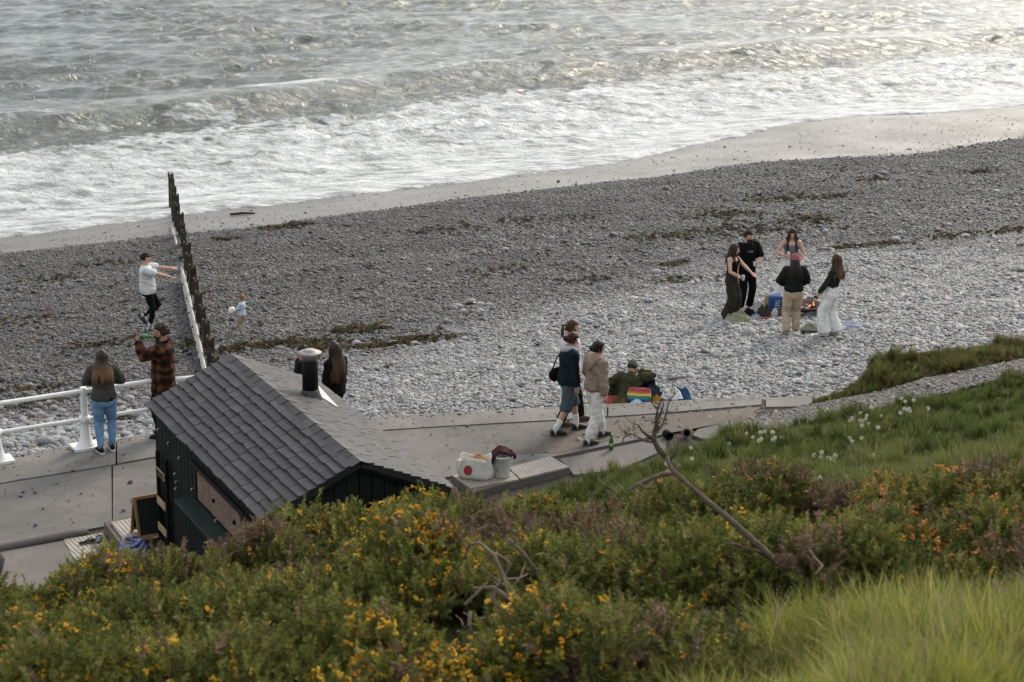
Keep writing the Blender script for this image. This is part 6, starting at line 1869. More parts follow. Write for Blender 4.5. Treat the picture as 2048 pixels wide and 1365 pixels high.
class Person:
    def __init__(s, base, H, phi, label, lean=0.0, side=0.0, twist=0.0, hands=None, elbows=None, feet=None, knees=None, hip=(0, 0, 0), head=(0, 0), skin=None, female=True, child=False, toe=(0.12, -0.12), grip=(0.4, 0.4), palm=None):
        s.k = H / 1.70; s.phi = phi
        s.root = empty('person', base, phi); tag(s.root, label, 'person')
        s.M = Matrix.Translation(base) @ Matrix.Rotation(phi, 4, 'Z') @ Matrix.Scale(s.k, 4)
        s.f = female; s.child = child
        sh = 0.165 if female else 0.195
        if child: sh = 0.17
        s.hipc = Vector((0, 0, 0.91)) + Vector(hip)
        if child: s.hipc.z -= 0.12
        UR = (Matrix.Rotation(-lean, 3, 'X') @ Matrix.Rotation(side, 3, 'Y') @ Matrix.Rotation(twist, 3, 'Z'))
        s.UR = UR
        up = lambda x, y, z: s.hipc + UR @ Vector((x, y, (z - 0.91) * (0.95 if child else 1.0)))
        s.up = up
        s.sh = {-1: up(-sh, -0.01, 1.385), 1: up(sh, -0.01, 1.385)}
        s.shw = sh
        s.neck = up(0, -0.005, 1.44)
        s.hc = up(0, 0.02, 1.585)
        if child: s.hc = up(0, 0.02, 1.60)
        s.HR = UR @ Matrix.Rotation(head[0], 3, 'Z') @ Matrix.Rotation(-head[1], 3, 'X')
        hands = hands or {-1: (-0.24, 0.06, 0.80), 1: (0.24, 0.06, 0.80)}
        elbows = elbows or {-1: (-0.6, -0.8, 0), 1: (0.6, -0.8, 0)}
        s.el = {}; s.wr = {}
        for q in (-1, 1):
            s.el[q], s.wr[q] = ik(s.sh[q], Vector(hands[q]), 0.275, 0.25, elbows[q])
        feet = feet or {-1: (-0.10, 0, 0.085), 1: (0.10, 0, 0.085)}
        knees = knees or {-1: (-0.1, 1, 0), 1: (0.1, 1, 0)}
        s.hp = {q: s.hipc + Vector((q * 0.088, 0, -0.02)) for q in (-1, 1)}
        s.kn = {}; s.an = {}
        l1 = 0.425 if not child else 0.36
        for q in (-1, 1):
            s.kn[q], s.an[q] = ik(s.hp[q], Vector(feet[q]), l1, l1 - 0.01, knees[q])
        s.toe = {-1: toe[0], 1: toe[1]}
        s.grip = {-1: grip[0], 1: grip[1]}
        s.palm = palm or {}
        s.skin = skin or SKIN
        s.foot_pitch = {-1: 0.0, 1: 0.0}
    def S(s, m):
        m.v = [p * s.k for p in m.v]; return m
    def head_pt(s, x, y, z): 
        hs = 1.16 if s.child else 1.0
        return s.hc + s.HR @ (Vector((x, y, z)) * hs)
    def torso_rings(s, grow=0.0, z0=0.86, z1=1.42, sx=1.0, belly=0.0):
        f = s.f
        T = [(0.70, 0.175, 0.135), (0.80, 0.165 if z0 < 0.78 else 0.135, 0.125 if z0 < 0.78 else 0.10), (0.86, 0.160, 0.118), (0.93, 0.168 if f else 0.160, 0.120), (1.00, 0.150 if f else 0.155, 0.108), (1.08, 0.130 if f else 0.150, 0.098), (1.17, 0.138 if f else 0.158, 0.104), (1.26, 0.152 if f else 0.172, 0.114 if not f else 0.118), (1.33, 0.158 if f else 0.182, 0.106), (1.385, 0.150 if f else 0.175, 0.085), (1.425, 0.085, 0.065)]
        P = []; Rr = []
        for z, a, b in T:
            if z < z0 - 1e-3 or z > z1 + 1e-3: continue
            w = max(0.0, min(1.0, (z - 0.90) / 0.25))
            lo = s.hipc + Vector((0, 0, z - 0.91)); hi = s.up(0, 0, z)
            P.append(lo.lerp(hi, w)); Rr.append((a * sx + grow, b + grow + belly * math.exp(-((z - 1.05) / 0.14) ** 2)))
        return P, Rr
    def side(s, z=1.2):
        return s.UR @ Vector((1, 0, 0)) if z > 1.0 else Vector((1, 0, 0))
    def body(s):
        m = MB()
        P, Rr = s.torso_rings(); m.loft(P, Rr, side=s.side(), n=18)
        m.loft([s.neck - (s.hc - s.neck) * 0.15, s.neck + (s.hc - s.neck) * 0.35, s.hc + s.HR @ Vector((0, -0.02, -0.05))], [0.062, 0.052, 0.052] if s.f else [0.070, 0.060, 0.058], side=s.side(), n=12)
        hd = [(-0.116, 0.022, 0.026, 0.050), (-0.103, 0.040, 0.044, 0.036), (-0.07, 0.056, 0.070, 0.016), (-0.03, 0.066, 0.086, 0.004), (0.02, 0.072, 0.094, -0.004), (0.06, 0.070, 0.090, -0.008), (0.092, 0.054, 0.070, -0.010), (0.112, 0.028, 0.036, -0.010)]
        hs = 1.16 if s.child else 1.0
        m.loft([s.head_pt(0, y, z) for z, a, b, y in hd], [(a * hs, b * hs) for z, a, b, y in hd], side=s.HR @ Vector((1, 0, 0)), n=18)
        m.loft([s.head_pt(0, 0.088, 0.018), s.head_pt(0, 0.100, -0.008), s.head_pt(0, 0.108, -0.028), s.head_pt(0, 0.094, -0.036)], [0.009, 0.012, 0.016, 0.013], side=s.HR @ Vector((1, 0, 0)), n=8)
        m.loft([s.head_pt(-0.022, 0.080, -0.066), s.head_pt(0, 0.090, -0.066), s.head_pt(0.022, 0.080, -0.066)], [0.009, 0.012, 0.009], n=6)
        m.loft([s.head_pt(-0.045, 0.074, 0.030), s.head_pt(0, 0.090, 0.028), s.head_pt(0.045, 0.074, 0.030)], [0.008, 0.010, 0.008], n=6)
        for q in (-1, 1):
            m.ball(s.head_pt(q * 0.074, -0.005, -0.012), (0.012, 0.022, 0.032), 8, 6, s.HR)
        # arms
        for q in (-1, 1):
            A, E, Wr = s.sh[q], s.el[q], s.wr[q]
            th = 1.0 if s.f else 1.14
            fr = (Wr - E).normalized()
            m.loft([A.lerp(s.neck, 0.22), A, A.lerp(E, 0.35), A.lerp(E, 0.75), E, E.lerp(Wr, 0.3), E.lerp(Wr, 0.75), Wr], [0.05 * th, 0.056 * th, 0.048 * th, 0.041 * th, 0.038 * th, 0.040 * th, 0.030 * th, 0.025 * th], n=12)
            s.hand(m, q, Wr, fr)
        for q in (-1, 1):
            Hh, K, A = s.hp[q], s.kn[q], s.an[q]
            m.loft([Hh, Hh.lerp(K, .3), Hh.lerp(K, .75), K, K.lerp(A, .28), K.lerp(A, .7), A], [0.092, 0.086, 0.064, 0.055, 0.056, 0.042, 0.036], n=14)
            fw = s.foot_dir(q); 
            m.loft([A - fw * 0.045 - s.fdn(q) * -0.0 + s.fdn(q) * 0.045, A + s.fdn(q) * 0.03 + fw * 0.02, A + s.fdn(q) * 0.05 + fw * 0.09, A + s.fdn(q) * 0.062 + fw * 0.165], [(0.032, 0.035), (0.034, 0.042), (0.042, 0.026), (0.036, 0.016)], side=s.fside(q), n=10)
        s.S(m); s.bodyo = grown(m, 'body', s.skin, s.root, 0.0085 * s.k if not s.child else 0.007, 2)
        # face details
        for q in (-1, 1):
            e = MB(); e.ball(s.head_pt(q * 0.031, 0.0845, 0.010), (0.013, 0.008, 0.007), 8, 5, s.HR); s.S(e).build('eye', EYE, s.root, True)
        e = MB(); e.loft([s.head_pt(-0.022, 0.088, -0.066), s.head_pt(0, 0.0985, -0.066), s.head_pt(0.022, 0.088, -0.066)], [0.004, 0.007, 0.004], n=6); s.S(e).build('mouth', LIPS, s.root, True)
        return s
    def foot_dir(s, q):
        a = s.toe[q]; p = s.foot_pitch[q]
        return Vector((-math.sin(a) * math.cos(p), math.cos(a) * math.cos(p), math.sin(p)))
    def fdn(s, q):
        p = s.foot_pitch[q]; a = s.toe[q]
        return Vector((-math.sin(a) * math.sin(p), math.cos(a) * math.sin(p), -math.cos(p)))
    def fside(s, q):
        return Vector((math.cos(s.toe[q]), math.sin(s.toe[q]), 0))
    def hand(s, m, q, Wr, fr):
        """palm, four fingers and a thumb; palm normal pn_, thumb side tv"""
        n0 = Vector(s.palm.get(q, (-q * 0.9, 0.2, -0.3)))
        n0 = n0 - fr * n0.dot(fr); n0.normalize()
        tv = fr.cross(n0) * (1 if q > 0 else -1)          # towards the thumb
        g = s.grip[q]
        pc = Wr + fr * 0.045
        m.loft([Wr - fr * 0.01, Wr + fr * 0.03, Wr + fr * 0.085], [(0.024, 0.018), (0.036, 0.016), (0.040, 0.014)], side=tv, n=10)
        for i, (o_, L) in enumerate([(0.033, 0.068), (0.011, 0.078), (-0.011, 0.072), (-0.032, 0.056)]):
            b0 = Wr + fr * 0.082 + tv * o_
            d1 = (fr * math.cos(g) + n0 * math.sin(g) + tv * o_ * 2.5).normalized(); d2 = (fr * math.cos(2.2 * g) + n0 * math.sin(2.2 * g) + tv * o_ * 2.0).normalized()
            p1 = b0 + d1 * L * 0.5
            m.loft([b0 - fr * 0.01, p1, p1 + d2 * L * 0.5], [0.0098, 0.0090, 0.0075], n=6)
        b0 = Wr + fr * 0.028 + tv * 0.028
        d1 = (fr * 0.65 + tv * 0.75 + n0 * (0.25 + 0.4 * g)).normalized(); d2 = (fr * 0.9 + tv * 0.25 + n0 * (0.2 + 0.7 * g)).normalized()
        m.loft([b0, b0 + d1 * 0.036, b0 + d1 * 0.036 + d2 * 0.030], [0.0125, 0.0105, 0.0085], n=6)
        s.hand_c = getattr(s, 'hand_c', {}); s.hand_c[q] = (Wr + fr * 0.085 + n0 * 0.034, fr, n0, tv)
    def top(s, name, matr, sleeve=1.0, loose=0.02, z0=0.84, sl=0.014, hood=None, fold=0.014, collar=False, z1=1.425, bell=0.0, tight_hem=False, belly=0.0):
        m = MB()
        P, Rr = s.torso_rings(loose, z0, z1, belly=belly)
        if tight_hem: Rr[0] = (Rr[0][0] - loose * 0.8, Rr[0][1] - loose * 0.8)
        m.loft(P, Rr, side=s.side(), n=20, cap=0.25)
        for q in (-1, 1):
            A, E, Wr = s.sh[q], s.el[q], s.wr[q]
            if sleeve <= 0: continue
            full = [(0, 0.062), (0.35, 0.056), (0.75, 0.050), (1.0, 0.047), (1.3, 0.049), (1.7, 0.042), (1.97, 0.034)]
            pts = [A.lerp(s.neck, 0.3)]; rd = [0.052 + sl]
            for t, r_ in full:
                if t > sleeve * 2: break
                pts.append(A.lerp(E, t) if t <= 1 else E.lerp(Wr, t - 1)); rd.append(r_ * (1.0 if s.f else 1.1) + sl + bell * t)
            if sleeve * 2 < 1.97:
                t = sleeve * 2; pts.append(A.lerp(E, t) if t <= 1 else E.lerp(Wr, t - 1)); rd.append(rd[-1] + 0.004)
            m.loft(pts, rd, n=14, cap=0.3)
        if hood:
            for sg in (-1, 1):
                m.loft([s.up(sg * 0.055, 0.085, 1.40), s.up(sg * 0.105, 0.02, 1.445), s.up(sg * 0.105, -0.06, 1.445), s.up(sg * 0.05, -0.115, 1.42), s.up(0, -0.13, 1.40)], [0.030, 0.042, 0.050, 0.054, 0.054], n=10)
            m.loft([s.up(0, -0.10, 1.45), s.up(0, -0.155, 1.36), s.up(0, -0.165, 1.26)], [(0.13, 0.05), (0.135, 0.06), (0.06, 0.04)], side=s.side(), n=14)
        if collar:
            for sg in (-1, 1):
                m.loft([s.up(sg * 0.035, 0.075, 1.425), s.up(sg * 0.075, 0.0, 1.455), s.up(sg * 0.035, -0.06, 1.47), s.up(0, -0.07, 1.47)], [0.018, 0.022, 0.022, 0.022], n=8)
        s.S(m); return grown(m, name, matr, s.root, 0.011 * s.k, 3, fold)
    def trousers(s, name, matr, prof=((0, .1), (.5, .085), (1, .066), (1.5, .062), (1.9, .05)), z1=1.0, waist=0.012, fold=0.012, cut=1.95):
        m = MB()
        P, Rr = s.torso_rings(waist, 0.80, z1); m.loft(P, Rr, side=s.side(0.9), n=18, cap=0.3)
        for q in (-1, 1):
            Hh, K, A = s.hp[q], s.kn[q], s.an[q]
            pts = [Hh + Vector((0, 0, 0.03))]; rd = [prof[0][1]]
            for t, r_ in prof[1:]:
                tt = min(t, cut)
                pts.append(Hh.lerp(K, tt) if tt <= 1 else K.lerp(A, tt - 1)); rd.append(r_)
            m.loft(pts, rd, n=16, cap=0.15)
        s.S(m); return grown(m, name, matr, s.root, 0.011 * s.k, 3, fold)
    def skirt(s, name, matr, rings, fold=0.03):
        m = MB(); n = 40; v = []; f = []
        for (z, a, b, dx, dy) in rings:
            for j in range(n):
                t = 2 * PI * j / n; fl = 1 + 0.07 * math.sin(t * 9 + z * 2) * max(0, (1.0 - z))
                v.append(Vector((dx + a * fl * math.cos(t), dy + b * fl * math.sin(t), z)))
        for i in range(len(rings) - 1):
            f += [(i * n + j, i * n + (j + 1) % n, (i + 1) * n + (j + 1) % n, (i + 1) * n + j) for j in range(n)]
        f.append(tuple(range(n))); f.append(tuple(range((len(rings) - 1) * n, len(rings) * n))[::-1])
        m.add(v, f); s.S(m); return m.build(name, matr, s.root, True)
    def shoes(s, matr, sole=None, h=0.0, name='shoe', socks=None, sockh=0.16):
        for q in (-1, 1):
            A = s.an[q]; fw = s.foot_dir(q); dn = s.fdn(q)
            if socks:
                m = MB(); m.loft([A + dn * 0.05, A, A - (A - s.kn[q]).normalized() * sockh], [0.042, 0.045, 0.053], n=12); s.S(m).build('sock', socks, s.root, True)
            m = MB()
            m.loft([A - fw * 0.07 + dn * 0.040, A - fw * 0.045 + dn * 0.03, A + dn * 0.028 + fw * 0.02, A + dn * 0.038 + fw * 0.09, A + dn * 0.052 + fw * 0.16, A + dn * 0.060 + fw * 0.20], [(0.026, 0.034), (0.038, 0.048), (0.044, 0.056), (0.048, 0.042), (0.044, 0.030), (0.028, 0.020)], side=s.fside(q), n=14, cap=0.4)
            sh = s.S(m).build(name, matr, s.root, True)
            m = MB(); m.loft([A - fw * 0.085 + dn * 0.074, A + fw * 0.04 + dn * 0.074, A + fw * 0.14 + dn * 0.076, A + fw * 0.205 + dn * 0.074], [(0.034, 0.012), (0.042, 0.012), (0.050, 0.012), (0.034, 0.012)], side=s.fside(q), n=12, cap=0.3)
            s.S(m).build('sole', sole or matr, sh, True)
    # ---- hair
    def scalp(s, m, grow=1.10, low=-0.35, front=0.42):
        n, r_ = 22, 14; v = []; f = []
        for i in range(r_ + 1):
            t = PI * i / r_
            for j in range(n):
                a = 2 * PI * j / n
                d = Vector((math.sin(t) * math.cos(a), math.sin(t) * math.sin(a), math.cos(t)))
                k = grow
                if d.y > 0.25 and d.z < front: k = 0.80 - 0.1 * d.y
                elif d.z < low: k = 0.82
                k *= 1 + 0.035 * float(pn(d.x * 4 + 3, d.z * 4 + d.y * 3, 88))
                v.append(s.head_pt(d.x * 0.074 * k, d.y * 0.096 * k - 0.006, d.z * 0.118 * k + 0.004))
        for i in range(r_):
            f += [(i * n + j, i * n + (j + 1) % n, (i + 1) * n + (j + 1) % n, (i + 1) * n + j) for j in range(n)]
        m.add(v, f)
    def hair(s, style, matr, L=0.45, seed=1, fall=(0, -0.02), vol=1.0):
        m = MB(); rr = random.Random(seed)
        if style == 'short':
            s.scalp(m, 1.12)
            for i in range(110):
                a = rr.uniform(0, 6.28); z = rr.uniform(-0.1, 1); q = math.sqrt(max(0, 1 - z * z)); d = Vector((q * math.cos(a), q * math.sin(a), z))
                if d.y > 0.35 and d.z < 0.5: continue
                if d.z < 0.25 and d.y > 0.1: continue
                c = s.head_pt(d.x * 0.080, d.y * 0.104 - .006, d.z * 0.128); m.ball(c, (rr.uniform(.013, .022) * vol,) * 3, 6, 4)
        else:
            s.scalp(m, 1.11, -0.5)
            if style in ('bun', 'pony'):
                kn = s.head_pt(0, -0.112, 0.01)
                for i in range(46):
                    a = R(rr.uniform(-150, 150)); d = Vector((math.sin(a), math.cos(a), 0)); zz = 0.062 if abs(a) < 1.0 else rr.uniform(-0.05, 0.05)
                    st_ = s.head_pt(d.x * 0.083, d.y * 0.100 - .006, zz); mid = s.head_pt(d.x * 0.060, d.y * 0.035 - 0.03, 0.125 - 0.05 * abs(math.sin(a)) ** 2)
                    m.loft([st_, st_.lerp(mid, .55) + (mid - s.hc) * 0.12, mid.lerp(kn, 0.35) + (mid - s.hc) * 0.06, kn], [(0.011, 0.006), (0.013, 0.008), (0.013, 0.008), (0.012, 0.009)], n=5)
            if style == 'bun':
                m.ball(s.head_pt(0, -0.115, 0.0), (0.05, 0.045, 0.05), 12, 8); m.ball(s.head_pt(0.01, -0.13, 0.02), (0.03, 0.03, 0.035), 10, 6)
            elif style == 'pony':
                o_ = s.head_pt(0, -0.10, 0.035)
                for i in range(16):
                    a = rr.uniform(0, 6.28); r0 = rr.uniform(0, .018); sp = rr.uniform(0, .04)
                    e = o_ + s.HR @ Vector((math.cos(a) * sp, -0.05 + math.sin(a) * sp, 0)) + Vector((fall[0], fall[1], -L * rr.uniform(.8, 1.05)))
                    m.loft([o_ + Vector((math.cos(a) * r0, math.sin(a) * r0, 0)), o_ + s.HR @ Vector((math.cos(a) * .02, -0.055, 0.0)), o_.lerp(e, .5) + Vector((math.cos(a) * .03, -0.03, 0.0)), e], [0.012, 0.013, 0.012, 0.004], n=6)
            else:
                # long: strands from the crown over sides and back
                for i in range(64):
                    a = R(rr.uniform(-128, 128)); d = Vector((math.sin(a), -math.cos(a), 0))
                    top_ = s.head_pt(d.x * 0.055, d.y * 0.07 - .006, 0.105)
                    sd = s.head_pt(d.x * 0.086, d.y * 0.108 - .006, rr.uniform(0.0, 0.03)); ear = s.head_pt(d.x * 0.090, d.y * 0.112 - .01, -0.07)
                    LL = L * rr.uniform(0.82, 1.05)
                    w = s.UR @ Vector((d.x * (0.105 + .055 * vol), min(d.y, 0.35) * 0.13 - 0.02, 0))
                    base = s.hc + Vector((fall[0], fall[1], -0.20)) + w
                    if d.y > -0.1: base = s.hc + s.UR @ Vector((d.x * 0.105, 0.045, -0.20))
                    end = base + Vector((fall[0] * 2 + rr.uniform(-.02, .02), rr.uniform(-.02, .02) + (0.05 if d.y > -.1 else -0.01), -max(0.0, LL - 0.30)))
                    m.loft([top_, sd, ear, base, base.lerp(end, .5) + Vector((rr.uniform(-.012, .012), rr.uniform(-.012, .012), 0)), end], [(0.020, 0.010), (0.021, 0.011), (0.021, 0.012), (0.020, 0.012), (0.017, 0.010), (0.006, 0.004)], side=(-d.y, d.x, 0), n=6)
        s.S(m); return m.build('hair', matr, s.root, True)
    def beard(s, matr):
        m = MB(); rr = random.Random(3)
        for i in range(70):
            a = rr.uniform(-1.4, 1.4); z = rr.uniform(-0.115, -0.045 - 0.03 * abs(math.cos(a)) * 0.0)
            if abs(a) < 0.35 and z > -0.078 and z < -0.055: continue
            r_ = 0.058 + 0.012 * (z + .115) / .07
            m.ball(s.head_pt(r_ * math.sin(a) * 1.05, 0.012 + (r_ + .022) * math.cos(a) * 1.0, z), (0.011, 0.011, 0.014), 6, 4)
        s.S(m).build('beard', matr, s.root, True)
    def cap(s, matr, back=False, brim=True):
        m = MB(); n, r_ = 22, 8; v = []; f = []
        for i in range(r_ + 1):
            t = (PI * 0.53) * i / r_
            for j in range(n):
                a = 2 * PI * j / n
                v.append(s.head_pt(0.096 * math.sin(t) * math.cos(a), 0.124 * math.sin(t) * math.sin(a) - .006, 0.030 + 0.122 * math.cos(t)))
        for i in range(r_): f += [(i * n + j, i * n + (j + 1) % n, (i + 1) * n + (j + 1) % n, (i + 1) * n + j) for j in range(n)]
        f.append(tuple(range(r_ * n, (r_ + 1) * n))[::-1])
        m.add(v, f)
        c = s.S(m).build('cap', matr, s.root, True)
        if brim:
            sg = -1 if back else 1
            m = MB(); m.loft([s.head_pt(0, sg * 0.09, 0.03), s.head_pt(0, sg * 0.135, 0.024), s.head_pt(0, sg * 0.175, 0.012)], [(0.078, 0.006), (0.072, 0.006), (0.040, 0.005)], side=s.HR @ Vector((1, 0, 0)), n=14); s.S(m).build('brim', matr, c, True)
        return c
    def world(s, p): return s.M @ Vector(p)
    def hold(s, q):
        c, fr, n0, tv = s.hand_c[q]
        R3 = s.M.to_3x3().normalized()
        return s.M @ c, R3 @ fr, R3 @ n0, R3 @ tv

def frame(z, x):
    z = z.normalized(); x = (x - z * x.dot(z)).normalized(); y = z.cross(x)
    return Matrix((x, y, z)).transposed()
def on_beach(px, py, dz=0.03):
    p = beach_pt(px, py); return Vector((p.x, p.y, beach_f(p.x, p.y) + dz))
D2 = R
BLK = cl('black_cotton', (0.005, 0.005, 0.0055)); BLK2 = cl('black_denim', (0.006, 0.0065, 0.008))
SH_BLK = mat('black_shoe', (0.008, 0.008, 0.009), 0.6, 0.2, 9, 0.1, 50, spec=0.15); SH_WHT = mat('white_sole', (0.62, 0.60, 0.56), 0.6, 0.1, 9, 0)
H_DARK = hair_mat('dark_hair', (0.020, 0.013, 0.009)); H_BROWN = hair_mat('brown_hair', (0.050, 0.028, 0.016), (0.11, 0.058, 0.028)); H_OMBRE = hair_mat('ombre_hair', (0.030, 0.018, 0.012), (0.155, 0.080, 0.040))
H_RED = hair_mat('red_hair', (0.060, 0.014, 0.013), (0.15, 0.03, 0.03)); H_SAND = hair_mat('sandy_hair', (0.20, 0.105, 0.045)); H_FAIR = hair_mat('fair_tipped_hair', (0.055, 0.032, 0.02), (0.26, 0.17, 0.09))
JEANS = cl('blue_denim', (0.115, 0.215, 0.36), col2=(0.15, 0.26, 0.40))
SLIM = ((0, .098), (.45, .088), (.95, .064), (1.25, .064), (1.6, .052), (1.95, .046))
STRAIGHT = ((0, .098), (.45, .094), (.95, .080), (1.3, .077), (1.65, .074), (2.0, .074))
WIDE = ((0, .10), (.4, .104), (.9, .112), (1.3, .122), (1.7, .132), (2.08, .138))

# woman at the railing
p = Person(G(213, 905, 0.012), 1.66, D2(12), 'woman in grey hoodie and blue jeans standing at the white railing', hands={-1: (-0.10, 0.27, 1.12), 1: (0.12, 0.27, 1.12)}, elbows={-1: (-1, -0.5, -0.3), 1: (1, -0.5, -0.3)}, feet={-1: (-0.085, -0.03, 0.085), 1: (0.095, 0.09, 0.085)}, toe=(0.35, 0.15), head=(0.1, -0.15)).body()
p.trousers('jeans', JEANS, ((0, .108), (.45, .104), (.95, .074), (1.25, .074), (1.6, .060), (1.95, .052)), waist=0.022, fold=0.007)
p.top('hoodie', cl('grey_green_fleece', (0.058, 0.056, 0.050)), 1.0, 0.042, 0.86, 0.024, hood=True, fold=0.022, tight_hem=True)
p.hair('long', H_OMBRE, 0.46, 3, vol=1.0, fall=(0, -0.14)); p.shoes(SH_BLK, SH_WHT)
ph = empty('phone', p.world((0.105, -0.135, 0.93))); ph.rotation_euler = (0.1, 0.25, p.phi); tag(ph, 'black phone sticking out of the jeans back pocket', 'phone')
m = MB(); m.box((0, 0, 0), (0.07, 0.012, 0.05)); m.build('case', M_RUB, ph)

# man in plaid drinking
def mat_plaid():
    m, nt, b = nodes_of('orange_plaid')
    tc = N(nt, 'TexCoord'); sx = N(nt, 'SeparateXYZ'); nt.links.new(tc.outputs['Object'], sx.inputs[0])
    n1 = N(nt, 'TexNoise', Scale=5.0, Detail=3); nt.links.new(tc.outputs['Object'], n1.inputs['Vector'])
    w = MATH(nt, 'MULTIPLY', n1.outputs[0], 0.16)
    a = MATH(nt, 'SINE', MATH(nt, 'MULTIPLY', MATH(nt, 'ADD', MATH(nt, 'ADD', sx.outputs[0], sx.outputs[1]), w), 40.0)); c_ = MATH(nt, 'SINE', MATH(nt, 'MULTIPLY', MATH(nt, 'ADD', sx.outputs[2], w), 40.0))
    k = MATH(nt, 'ADD', MATH(nt, 'MULTIPLY', MATH(nt, 'ADD', a, c_), 0.22), 0.5, True)
    col = RAMP(nt, k, [(0.25, (0.010, 0.007, 0.006)), (0.55, (0.042, 0.017, 0.008)), (0.9, (0.115, 0.044, 0.014))])
    nt.links.new(col, b.inputs['Base Color']); b.inputs['Roughness'].default_value = 0.9; b.inputs['Specular IOR Level'].default_value = 0.1
    return m
p = Person(G(331, 874, 0.0), 1.86, D2(86), 'man in orange and black plaid shirt drinking from a green bottle', female=False, hands={-1: (-0.075, 0.325, 1.455), 1: (0.24, 0.10, 0.83)}, elbows={-1: (-0.5, 0.35, -1), 1: (0.6, -0.8, 0)}, head=(0, 0.10), skin=SKIN2, grip=(1.0, 0.4), palm={-1: (0.5, -0.7, 0.2)}, lean=-0.03).body()
p.trousers('trousers', BLK2, STRAIGHT); p.top('plaid_shirt', mat_plaid(), 1.0, 0.045, 0.70, 0.026, collar=True, fold=0.026, belly=0.02)
p.hair('short', hair_mat('curly_brown', (0.030, 0.019, 0.013)), vol=1.35, seed=6); p.beard(hair_mat('beard_brown', (0.035, 0.02, 0.013))); p.shoes(SH_BLK)
c, fr, n0, tv = p.hold(-1)
mouth = p.world(p.head_pt(0, 0.105, -0.066)); ax = (mouth - c).normalized()
bottle(mouth - ax * 0.232, frame(ax, Vector((0, 0, 1))), 'green bottle raised to the bearded man\'s mouth')

# woman and companion behind the hut
p = Person(G(672, 889, 0.012), 1.67, D2(55), 'woman with very long dark hair and black jacket beyond the hut roof', head=(0.45, 0.05)).body()
p.trousers('trousers', BLK2, SLIM); p.top('black_jacket', BLK, 1.0, 0.03, 0.82, 0.02, fold=0.018); p.hair('long', hair_mat('long_dark_brown', (0.022, 0.014, 0.010), (0.075, 0.042, 0.022)), 0.62, 9, vol=1.25); p.shoes(SH_BLK)
p = Person(G(611, 886, 0.012), 1.60, D2(125), 'person in dark jacket and pale jeans mostly hidden by the stove pipe', head=(-0.2, 0.0)).body()
p.trousers('jeans', cl('pale_denim', (0.36, 0.42, 0.5)), SLIM); p.top('dark_jacket', BLK, 1.0, 0.04, 0.84, 0.022); p.hair('short', H_DARK); p.shoes(SH_BLK)

# man in white T-shirt by the groyne
def mat_printed(name, c, cp, box, ns=40):
    m, nt, b = nodes_of(name)
    tc = N(nt, 'TexCoord'); sx = N(nt, 'SeparateXYZ'); nt.links.new(tc.outputs['Object'], sx.inputs[0])
    n1 = N(nt, 'TexNoise', Scale=float(ns), Detail=2); nt.links.new(tc.outputs['Object'], n1.inputs['Vector'])
    k = MATH(nt, 'GREATER_THAN', n1.outputs[0], 0.47)
    for ax, (lo, hi) in enumerate(box):
        k = MATH(nt, 'MULTIPLY', k, MATH(nt, 'MULTIPLY', MATH(nt, 'GREATER_THAN', sx.outputs[ax], lo), MATH(nt, 'LESS_THAN', sx.outputs[ax], hi)))
    n2 = N(nt, 'TexNoise', Scale=6.0, Detail=3); nt.links.new(tc.outputs['Object'], n2.inputs['Vector'])
    base = RAMP(nt, n2.outputs[0], [(0.3, tuple(q * .88 for q in c)), (0.7, c)])
    nt.links.new(MIX(nt, k, base, cp), b.inputs['Base Color']); b.inputs['Roughness'].default_value = 0.9; b.inputs['Specular IOR Level'].default_value = 0.1
    return m
p = Person(on_beach(299, 664, 0.0), 1.79, D2(-84), 'man in white T-shirt balancing on one leg with arms held out', female=False, hands={-1: (-0.15, 0.50, 1.33), 1: (0.10, 0.56, 1.19)}, elbows={-1: (-0.5, 0, -1), 1: (0.5, 0, -1)}, feet={-1: (-0.07, -0.22, 0.30), 1: (0.06, -0.02, 0.085)}, head=(0.0, 0.28), grip=(0.15, 0.15), palm={-1: (0.1, 0, 1), 1: (-0.1, 0, 1)}, lean=-0.06, toe=(0.1, -0.4))
p.kn[-1], p.an[-1] = ik(p.hp[-1], Vector((-0.08, -0.14, 0.34)), 0.425, 0.415, (0, 1, 0.2)); p.foot_pitch[-1] = -0.9; p.body()
p.trousers('black_trousers', BLK2, SLIM, waist=0.016); p.top('white_tee', mat_printed('white_tee_print', (0.60, 0.61, 0.61), (0.10, 0.14, 0.30), [(-0.1, 0.1), (-0.4, -0.05), (1.18, 1.34)], 25), 0.42, 0.036, 0.86, 0.022, fold=0.02, bell=0.01, belly=0.035)
p.hair('short', H_DARK, vol=1.1, seed=4); p.shoes(mat('green_trainer', (0.03, 0.06, 0.04), 0.6), SH_BLK, socks=cl('grey_sock', (0.45, 0.46, 0.47)))
# toddler
p = Person(on_beach(485, 669, 0.0), 0.95, D2(78), 'toddler in pale blue top and tan trousers holding a white ball', child=True, hands={-1: (-0.07, 0.30, 0.86), 1: (0.07, 0.30, 0.86)}, elbows={-1: (-1, -0.3, -.5), 1: (1, -0.3, -.5)}, grip=(0.5, 0.5), palm={-1: (0.8, 0, 0.3), 1: (-0.8, 0, 0.3)}).body()
p.trousers('tan_trousers', cl('tan_cotton', (0.27, 0.225, 0.18)), ((0, .11), (.5, .10), (1, .088), (1.5, .084), (1.95, .08)), z1=0.93, waist=0.03); p.top('blue_top', mat_printed('toddler_print', (0.42, 0.52, 0.56), (0.10, 0.12, 0.16), [(-0.1, 0.1), (0.02, 0.3), (0.55, 0.66)], 45), 0.36, 0.030, 0.93, 0.018)
p.hair('short', H_SAND, vol=1.3, seed=8); p.shoes(mat('pale_shoe', (0.5, 0.46, 0.42), 0.7))
